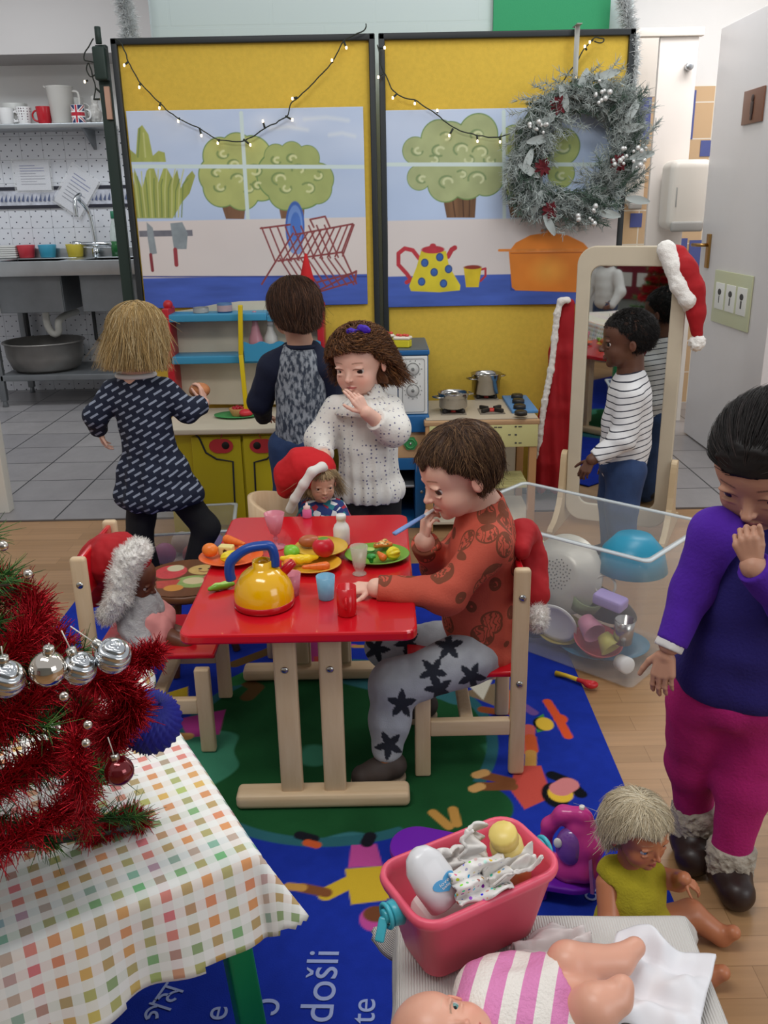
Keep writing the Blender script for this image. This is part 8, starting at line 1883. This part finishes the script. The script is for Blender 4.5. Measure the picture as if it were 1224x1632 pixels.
# ------------------------------------------------------------------ girl in purple
def purple_girl():
    Y = 1.36; C = Yp(1222, 738, Y); s = .205; B = basis((-.55, -.62, -.50)); o0 = np.array([C[0], Y, 0])
    t = thing('person', 'dark-haired girl in a navy and purple fleece, pink trousers and fur-topped boots', 'person', o0)
    nk = Yp(1215, 822, Y+.03); pel = Yp(1176, 1085, Y+.02); Bd = basis((-.45, -.85, 0), (-.03, 0, 1))
    shR, elR, wrR = Yp(1143, 848, Y+.0), Yp(1106, 940, Y+.0), Yp(1068, 1026, Y-.03); shL, elL, wrL = Yp(1262, 870, Y-.02), Yp(1262, 962, Y-.10), Yp(1200, 902, Y-.12)
    hR, kR, aR = Yp(1118, 1120, Y+.05), Yp(1104, 1215, Y+.09), Yp(1108, 1287, Y+.11); hL, kL, aL = Yp(1195, 1130, Y+.02), Yp(1186, 1250, Y+.02), Yp(1166, 1352, Y+.02)
    spec = dict(head=(C, B, s), neck=nk, skin='#b98a72', lip='#a5605a', brow='#241a18', blush=.2,
        core=[('torso', nk-[0, 0, .01], pel, Bd, .085, .068), ('c', [shR, elR, wrR], [.03, .027, .02]), ('c', [shL, elL, wrL], [.03, .027, .02]), ('c', [hR, kR, aR], [.05, .04, .03]), ('c', [hL, kL, aL], [.05, .04, .03])],
        hands=[dict(o=wrR+[-.004, 0, -.012], yd=(-.12, -.15, -1), zn=(-.55, -.8, 0), L=.098, side=1, curl=(.3, .35, .25), fore=wrR+(elR-wrR)*.2, thumb=(.7, .7, -.1)),
               dict(o=wrL+[0, 0, .0], yd=(-.35, .05, .9), zn=(-.45, -.85, .1), L=.094, side=1, curl=(1.1, 1.1, .7), fore=wrL+(elL-wrL)*.25, thumb=(.4, .9, -.1))])
    body_mesh(t, o0, spec); eyes(t, C, B, s, '#20150f', (0, 1, -.2), o0)
    def hl(P): x, y, z = P.T; return np.where(y > .2, z-.22, np.where(y > .0, z+.02-(y)*1.0, z+.38))
    hair(t, o0, C, B, s, '#15100f', hl, dict(flow=lambda Q: np.stack([Q[:, 0]*.15, -1.0+0*Q[:, 1], -.25+0*Q[:, 0]], 1), len=.5, seg=8, lift=.02, jit=.07, aniso=(4, 14, 14), back=[((0, -.42, -.05), (.12, .14, .14))]), n=6500, light='#3c3230', puff=1.06, rad=.0007, cap=.012)
    nv = mat('fleece_navy', '#211862', .95, bump=.35, bscale=180); pu = mat('fleece_purple', '#4b1c98', .95, bump=.3, bscale=180)
    S_ = SDF(.03); torso(S_, nk-[0, 0, .015], pel+[0, 0, .015], Bd, .098, .08, .008, belly=1.1, hip=1.12); cloth('fleece_body', t, o0, S_, nv, h=.004, wr=.004, wf=12, clip=cut((pel+[0, 0, -.02], (0, 0, -1), .22), (nk+[0, 0, .014], (0, 0, 1), .1)))
    for sh, el, wr, q in ((shR, elR, wrR, -1), (shL, elL, wrL, 1)):
        S_ = SDF(.02); S_.cap(lerp(nk, sh, .45)+[0, 0, -.012], sh+[0, 0, -.004], .033, .038); S_.chain([sh, el, wr+(el-wr)*.06], [.04, .036, .028]); cloth('sleeve', t, o0, S_, pu, h=.004, wr=.004, wf=14, clip=cut((wr+(el-wr)*.02, wr-el, .06)))
    S_ = SDF(.01); S_.cap(wrR+(elR-wrR)*.05, wrR+[-.004, 0, -.012], .0235, .0245); V, F = S_.mesh(.0035, clip=cut((wrR+[-.003, 0, -.01], wrR-elR, .06))); mkmesh('cuff', [(V-o0, F)], mat('collar_white', '#d9d6d3', .8), t)
    pm = mat('joggers_pink', '#a81668', .92, bump=.35, bscale=170, noise=.06, nscale=18)
    S_ = SDF(.025); S_.ell(pel+[0, 0, -.02], (.1, .085, .075), Bd); S_.chain([hR, kR, aR+[0, 0, .0]], [.062, .047, .038]); S_.chain([hL, kL, aL], [.062, .047, .038]); cloth('trousers', t, o0, S_, pm, h=.004, wr=.005, wf=14, clip=cut((aR+[0, 0, -.015], (0, 0, -1), .08), (aL+[0, 0, -.015], (0, 0, -1), .08)), seed=6)
    fu = mat('boot_fur', '#a39a8c', .95, bump=.6, bscale=220, noise=.15, nscale=50); lb = mat('boot_leather', '#2c1d19', .4, noise=.12, nscale=14)
    for a_, fl, td in ((aR, Yp(1100, 1385, Y+.03), (-.25, -.95, 0)), (aL, Yp(1152, 1455, Y-.06), (-.1, -1, 0))):
        bt = thing('boot', None, None, (0, 0, 0)); bt.parent = t; del_keys = [k for k in ('label', 'category') if k in bt]
        S_ = SDF(.015); S_.cap(a_+[0, 0, -.01], a_+[0, 0, -.045], .045, .044); V, F = S_.mesh(.003, disp=lambda X: .004*fbm(X*150, 2, 3), clip=cut((a_+[0, 0, -.055], (0, 0, -1), .09), (a_+[0, 0, .012], (0, 0, 1), .09)), noiseamp=.01); mkmesh('fur_cuff', [(V-o0, F)], fu, bt)
        td = nrm(td); b = np.array([a_[0], a_[1], .04]); S_ = SDF(.02); S_.cap(a_+[0, 0, -.045], b, .039, .039); S_.cap(b+[0, 0, -.005], b+td*.055+[0, 0, -.008], .038, .034); V, F = S_.mesh(.0035, disp=lambda X: .0018*fbm(X*30, 2, 3), clip=lambda X: .004-X[:, 2]); mkmesh('boot_upper', [(V-o0, F)], lb, bt)
purple_girl()

# ------------------------------------------------------------------ child behind the camera, seen in the mirror
def mirror_child():
    o0 = np.array([-1.55, .1, 0.]); t = thing('person', 'child in a white jumper and dark trousers seen only in the standing mirror', 'person', o0)
    C = o0+[0, 0, .87]; B = basis((.35, 1, -.1)); nk = o0+[0, 0, .745]; pel = o0+[0, 0, .48]; Bd = B
    pts = [(o0+[q*.1, 0, .70], o0+[q*.15, .02, .57], o0+[q*.13, .09, .47]) for q in (-1, 1)]
    body_mesh(t, o0, dict(head=(C, basis((.35, 1, -.1)), .2), neck=nk, skin='#7a5140', lip='#7a3f3a', brow='#1a1210', core=[('torso', nk, pel, Bd, .08, .065)]+[('c', list(p), [.03, .026, .02]) for p in pts], hands=[dict(o=pts[0][2], yd=(.2, .9, -.3), zn=(-1, 0, 0), L=.09, side=1), dict(o=pts[1][2], yd=(-.2, .9, -.3), zn=(1, 0, 0), L=.09, side=-1)]), h_head=.004, h_hand=.003)
    def hl(P): x, y, z = P.T; return np.where(y > .2, z-.22, np.where(y > .0, z+.02-y, z+.3))
    hair(t, o0, C, B, .2, '#120e0d', hl, dict(flow=lambda Q: np.stack([Q[:, 0], 0*Q[:, 0], -.6+0*Q[:, 0]], 1), len=.12, lift=.3, jit=.3, seg=4), n=1200, light='#2c2320', rad=.0012)
    S_ = SDF(.025); torso(S_, nk-[0, 0, .01], pel, Bd, .09, .075, .006)
    for p in pts: S_.chain([p[0], p[1], p[2]], [.045, .04, .03])
    cloth('jumper', t, o0, S_, mat('collar_white', '#d9d6d3', .8), h=.007, clip=cut((pel+[0, 0, -.05], (0, 0, -1), .2)))
    S_ = SDF(.02)
    for q in (-1, 1): S_.chain([pel+[q*.045, 0, -.02], o0+[q*.05, 0, .25], o0+[q*.05, 0, .05]], [.065, .052, .042])
    cloth('trousers', t, o0, S_, denim, h=.008)
    for q in (-1, 1): shoe('shoe', t, o0, o0+[q*.05, -.02, .036], o0+[q*.05, .06, .034], o0+[q*.05, -.01, .07], .03, mat('shoe_black', '#1c1a1c', .5))
mirror_child()

# ================================================================== DOLLS
vinyl = mat('doll_vinyl', '#ffffff', .38, vcol=True, sub=.08)
def doll(label, o0, C, B, s, neck, core, hands, skin, lip, brow, iris, blush=.3, look=(0, 1, 0)):
    t = thing('doll', label, 'doll', o0); parts = []
    S_, L = head_sdf(C, B, s, nose=.8); S_.cap(L(0, -.05, -.25), neck, .18*s, .2*s, .05*s); V, F = S_.mesh(.0016 if s < .1 else .0018); parts.append((relax(V, F, 1, .3), F))
    K = SDF(.008)
    for ch in core:
        if ch[0] == 'e': K.ell(*ch[1:])
        else: K.chain(ch[1], ch[2])
    V, F = K.mesh(.003); parts.append((relax(V, F, 1, .3), F))
    for hd in hands: H_ = SDF(.006); hand_sdf(H_, **hd); parts.append(H_.mesh(.0011))
    fp = face_paint(C, B, s, skin, lip, brow, blush, brow_w=.008); Vw = np.concatenate([p[0] for p in parts])
    mkmesh('body', [(p[0]-o0, p[1]) for p in parts], vinyl, t, lambda _: fp(Vw)); eyes(t, C, B, s, iris, look, o0); return t
red_s = mat('santa_red'); fur = mat('fur_white')
def fur_band(parent, o0, pts, r, name='fur_band'):
    S_ = SDF(.01); S_.chain(pts, r if isinstance(r, list) else [r]*len(pts)); V, F = S_.mesh(.0035, disp=lambda X: .005*fbm(X*130, 2, 2), noiseamp=.008)
    i = RNG.integers(0, len(V), 3200); c = np.array(pts).mean(0); d = V[i]-c+RNG.normal(size=(3200, 3))*.02; ax = np.array(pts[-1])-pts[0]; ax = nrm(ax); d = d-np.outer(d@ax, ax)*.7
    V2, F2 = strands(None, V[i], d, .011, .0006, None, 2)
    mkmesh(name, [(V-o0, F), (V2-o0, F2)], fur, parent)
# D1 dark doll on the left chair
o0 = np.array([-.60, 1.97, .262]); C = Yp(213, 922, 1.97); B = basis((.93, -.2, -.25))
hipd = np.array([C[0]+.005, 1.97, .30]); nk = C+[-.002, 0, -.07]
kn = [Yp(262, 1012, 1.93), Yp(262, 1003, 2.0)]; ft = [Yp(298, 1026, 1.92), Yp(300, 1012, 1.99)]
d1 = doll('dark-skinned doll in a fluffy grey top and pink skirt sitting on the left chair', o0, C, B, .125, nk,
    [('e', lerp(nk, hipd, .5), (.04, .05, .065)), ('c', [hipd+[0, -.03, 0], kn[0], ft[0]], [.026, .022, .016]), ('c', [hipd+[0, .03, 0], kn[1], ft[1]], [.026, .022, .016]), ('c', [ft[0], ft[0]+[.012, 0, .018]], [.016, .013]), ('c', [ft[1], ft[1]+[.012, 0, .018]], [.016, .013]),
     ('c', [nk+[0, -.045, -.03], nk+[.03, -.07, -.07], nk+[.07, -.06, -.085]], [.02, .017, .012])], [dict(o=nk+[.072, -.058, -.085], yd=(1, .1, -.3), zn=(0, -.2, 1), L=.04, side=1)], '#6b3d2a', '#8a4038', '#1c100c', '#20140f')
S_ = SDF(.02); S_.ell(lerp(nk, hipd, .42)+[.002, 0, .01], (.058, .066, .062)).chain([nk+[0, -.05, -.03], nk+[.025, -.072, -.062]], [.034, .03]).chain([nk+[0, .05, -.03], nk+[.03, .07, -.07]], [.034, .028]).ell(nk+[.01, 0, -.012], (.05, .055, .025)); cloth('fluffy_top', d1, o0, S_, mat('fluffy_grey', '#a9a6a6', .95, bump=.6, bscale=230), h=.0035, wr=.004, wf=60)
S_ = SDF(.015); S_.ell(hipd+[.02, 0, .0], (.06, .07, .034)).cap(hipd+[.03, -.03, .0], lerp(hipd, kn[0], .75), .04, .035).cap(hipd+[.03, .03, .0], lerp(hipd, kn[1], .75), .04, .035).ell(hipd+[.0, -.06, -.02], (.06, .04, .012)); cloth('skirt', d1, o0, S_, mat('skirt_pink', '#d58a86', .85), h=.0035, wr=.005, wf=34)
Hc = C
hat_c = [C+[-.018, 0, .038], C+[-.04, 0, .05], C+[-.075, .01, .04], C+[-.105, .02, -.01], C+[-.115, .03, -.055]]
S_ = SDF(.02); S_.chain(hat_c, [.060, .064, .054, .042, .034]); V, F = S_.mesh(.0035, disp=lambda X: .0055*fbm(X*26, 3, 4), noiseamp=.01)
t = thing('santa_hat', 'large red Santa hat with white fur on the dark-skinned doll at the left chair', 'hat', C); mkmesh('cone', [(V-C, F)], red_s, t)
bp_ = [Yp(220, 878, 1.915), Yp(206, 892, 1.905), Yp(195, 920, 1.90), Yp(190, 950, 1.895), Yp(172, 978, 1.90)]; fur_band(t, C, bp_, [.028, .03, .028, .026, .024])
fur_band(t, C, [Yp(222, 878, 1.93), Yp(222, 880, 2.0), Yp(210, 915, 2.03)], .02)
# D2 small doll on the back chair
o0 = np.array([-.19, 2.42, .28]); C = Yp(512, 770, 2.42); B = basis((.28, -.95, -.08)); nk = C+[0, 0.01, -.06]
d2 = doll('small blonde doll in a colourful patterned dress behind the back edge of the table', o0, C, B, .105, nk, [('e', nk+[0, .0, -.05], (.045, .036, .06)), ('c', [nk+[-.04, 0, -.025], nk+[-.06, -.03, -.06], nk+[-.03, -.07, -.07]], [.018, .015, .012]), ('c', [nk+[.04, 0, -.025], nk+[.065, -.03, -.06], nk+[.035, -.07, -.07]], [.018, .015, .012]), ('c', [nk+[-.03, 0, -.12], nk+[-.03, -.1, -.13]], [.025, .02]), ('c', [nk+[.03, 0, -.12], nk+[.03, -.1, -.13]], [.025, .02])], [dict(o=nk+[-.028, -.072, -.07], yd=(.5, -.8, 0), zn=(0, -.2, 1), L=.035, side=1)], '#c99a80', '#b0605a', '#a58a5e', '#3a3028', .35)
def hl2(P): x, y, z = P.T; return np.where(y > .2, z-.24, np.where(y > .0, z+.05-y, z+.5))
hair(d2, o0, C, B, .105, '#a8926e', hl2, dict(flow=lambda Q: np.stack([Q[:, 0]*.9, -.2+0*Q[:, 1], -1.0+0*Q[:, 0]], 1), len=.85, seg=7, lift=.05, jit=.15, free=1, back=[((0, -.15, -.2), (.42, .34, .35))]), n=1800, light='#cbb58c', rad=.0007)
zz_m = mat('zigzag', '#2b3f7c', .8); g = NG(zz_m); vo = g.n('TexVoronoi', i_Scale=62.0); g.l(g.coord(), vo.inputs['Vector']); cr = g.n('ValToRGB'); cr.color_ramp.interpolation = 'CONSTANT'; e = cr.color_ramp.elements; e[0].color = (*lin('#22346e'), 1); e[1].position = .4; e[1].color = (*lin('#a32438'), 1); x = e.new(.62); x.color = (*lin('#2b7a86'), 1); x = e.new(.8); x.color = (*lin('#d3d3d6'), 1); sx = g.n('SeparateColor'); g.l(vo.outputs['Color'], sx.inputs[0]); g.l(sx.outputs[0], cr.inputs[0]); g.base(cr.outputs[0])
S_ = SDF(.015); S_.ell(nk+[0, 0, -.045], (.056, .045, .058)).chain([nk+[-.04, 0, -.02], nk+[-.064, -.03, -.06]], [.028, .025]).chain([nk+[.04, 0, -.02], nk+[.068, -.03, -.06]], [.028, .025]).ell(nk+[0, -.02, -.1], (.075, .065, .04)); cloth('dress', d2, o0, S_, zz_m, h=.0035, wr=.003)
t = thing('santa_hat', 'red Santa hat with a plain white band on the small blonde doll behind the table', 'hat', C)
S_ = SDF(.02); S_.chain([C+[-.012, .02, .03], C+[-.05, .03, .04], C+[-.09, .04, .015], C+[-.105, .05, -.03]], [.056, .056, .045, .03]); V, F = S_.mesh(.0035, disp=lambda X: .003*fbm(X*30, 3, 8), noiseamp=.01); mkmesh('cone', [(V-C, F)], mat('hat_felt', '#c3171f', .85), t)
S_ = SDF(.008); S_.chain([Yp(513, 744, 2.39), Yp(497, 752, 2.355), Yp(484, 772, 2.35), Yp(470, 795, 2.36), Yp(462, 812, 2.38)], [.013]*5).chain([Yp(513, 744, 2.39), Yp(522, 750, 2.44)], [.013, .013]); V, F = S_.mesh(.003); mkmesh('band', [(V-C, F)], mat('felt_white'), t)
# D3 blond doll on the floor
Yd = 1.235; C = Yp(1016, 1322, Yd); B = basis((.42, -.85, -.12)); nk = Yp(1005, 1383, Yd+.01); hp_ = np.array([nk[0]+.01, Yd-.0, .04]); o0 = np.array([hp_[0], hp_[1], 0.009])
f1 = atZ(1150, 1492, .022); f2 = atZ(1130, 1556, .022)
hd1 = Yp(1090, 1400, 1.2)
d3 = doll('blond baby doll in a sleeveless yellow coat sitting on the floor beside the iron', o0, C, B, .12, nk,
    [('e', lerp(nk, hp_, .5), (.045, .04, .07)), ('c', [hp_+[.025, -.0, 0], lerp(hp_, f1, .55)+[.02, .02, .022], f1], [.032, .025, .017]), ('c', [f1, f1+[.015, -.01, .018]], [.016, .013]), ('c', [hp_+[-.01, -.02, 0], lerp(hp_, f2, .6)+[.0, .0, .012], f2], [.032, .025, .017]), ('c', [f2, f2+[.018, -.008, .016]], [.016, .013]),
     ('c', [nk+[.045, .0, -.02], nk+[.085, 0, -.03], hd1], [.02, .017, .012]), ('c', [nk+[-.04, -.01, -.025], nk+[-.045, -.05, -.07], nk+[-.02, -.07, -.12]], [.021, .018, .013])],
    [dict(o=hd1, yd=(.8, -.2, -.5), zn=(.3, -.3, .8), L=.045, side=1), dict(o=nk+[-.018, -.072, -.123], yd=(.4, -.3, -1), zn=(-.8, -.5, 0), L=.045, side=1)], '#b87450', '#b8564c', '#c9b58a', '#4a6f9a', .35)
def hl3(P): x, y, z = P.T; return np.where(y > .2, z-.25+.03*np.sin(x*18), np.where(y > -.05, z+.04-(y)*.8, z+.34))
hair(d3, o0, C, B, .12, '#d3c3a4', hl3, dict(flow=lambda Q: np.stack([Q[:, 0]*.9, .5*(Q[:, 1]+.2), -.7+0*Q[:, 0]], 1), len=.5, seg=7, lift=.07, jit=.14, aniso=(9, 9, 4)), n=5200, light='#f3ead2', rad=.0006, puff=1.1, var=.15)
S_ = SDF(.015); S_.ell(lerp(nk, hp_, .45), (.058, .052, .075)).ell(lerp(nk, hp_, .9), (.07, .06, .05)).cap(nk+[.03, 0, -.008], nk+[-.03, 0, -.008], .026); S_.cap(nk+[-.075, -.0, -.03], nk+[-.045, -.02, -.035], .026, .024, .004, True)
cloth('coat', d3, o0, S_, mat('coat_yellow', '#a89a1f', .92, bump=.4, bscale=240), h=.003, wr=.003, wf=30, clip=lambda X: .004-X[:, 2])
# D4 lying doll on the towel
zd = SZT+.036; C = np.array([*atZ(705, 1665, zd+.01)[:2], zd+.018]); B = basis((.15, -.35, .93), (-1, .25, 0)); nk = np.array([*atZ(775, 1625, zd)[:2], zd]); pv_ = np.array([*atZ(905, 1590, zd)[:2], zd-.004]); o0 = np.array([pv_[0], pv_[1], SZT])
def z_(px, py, z): p = atZ(px, py, z); return p
k1, a1 = z_(905, 1535, zd+.022), z_(985, 1532, zd+.005); t1 = z_(1012, 1510, zd+.01); k2, a2 = z_(950, 1605, zd+.03), z_(982, 1590, zd+.035); t2 = z_(992, 1572, zd+.045)
d4 = doll('bald baby doll in a pink and white striped knitted dress lying on the towel', o0, C, B, .115, nk,
    [('e', lerp(nk, pv_, .5), (.07, .045, .036), basis(nrm(pv_-nk), (0, 0, 1))[:, [1, 0, 2]]), ('e', pv_, (.042, .045, .036)), ('c', [pv_+[.0, .025, 0], k1, a1, t1], [.03, .024, .018, .013]), ('c', [pv_+[.0, -.025, 0], k2, a2, t2], [.03, .025, .018, .013]),
     ('c', [nk+[.0, .04, -.0], nk+[.03, .065, -.005], nk+[.06, .06, -.005]], [.02, .017, .012]), ('c', [nk+[-.01, -.045, 0], nk+[.02, -.07, -.005]], [.02, .016])],
    [dict(o=nk+[.062, .06, -.005], yd=(1, .1, 0), zn=(0, 0, 1), L=.04, side=1)], '#d9a088', '#c0625c', '#c9a488', '#5f8a86', .3)
km = mat('knit_stripes', '#d98ab8', .95, bump=.6, bscale=260); g = NG(km); co = g.n('TexCoord'); dt_ = g.n('VectorMath', operation='DOT_PRODUCT'); g.l(co.outputs['Object'], dt_.inputs[0]); ax_ = nrm((pv_-nk)*[1, 1, 0]+np.array([.0, -.06, 0])); dt_.inputs[1].default_value = tuple(ax_); f_ = g.math('FRACT', g.math('ADD', g.math('DIVIDE', dt_.outputs['Value'], .036), 50.35)); g.base(g.mix(g.math('LESS_THAN', f_, .5), '#e3dcd4', '#d683b3'))
S_ = SDF(.02); S_.cap(lerp(nk, pv_, .02)+[0, 0, 0], lerp(nk, pv_, .75), .043, .047).cap(lerp(nk, pv_, .1)+[0, .03, -.005], lerp(nk, pv_, .85)+[0, .03, -.008], .03, .04).cap(lerp(nk, pv_, .1)+[0, -.03, -.005], lerp(nk, pv_, .85)+[0, -.03, -.008], .03, .04); S_.cap(nk+[0, .045, 0], nk+[.035, .065, -.005], .028, .024)
cloth('knitted_dress', d4, o0, S_, km, h=.003, wr=.003, wf=26, clip=lambda X: np.maximum((X-lerp(nk, pv_, .92))@nrm(pv_-nk), SZT+.002-X[:, 2]))
# Santa hat hung over the right chair back
t = thing('santa_hat', 'red Santa hat hung over the back of the seated boy\'s chair', 'hat', (.315, 1.87, .45)); o0 = np.array([.315, 1.87, .45])
S_ = SDF(.02); S_.chain([np.array(p) for p in ((.30, 1.80, .535), (.31, 1.87, .55), (.325, 1.93, .52), (.335, 1.92, .46), (.335, 1.88, .40))], [.02, .03, .036, .04, .045]); V, F = S_.mesh(.004, disp=lambda X: .004*fbm(X*28, 3, 6), clip=lambda X: np.where(X[:, 2] < .515, .312-X[:, 0], -1), noiseamp=.01); mkmesh('cone', [(V-o0, F)], red_s, t)
fur_band(t, o0, [np.array(p) for p in ((.335, 1.78, .375), (.345, 1.85, .362), (.345, 1.92, .37))], .02)
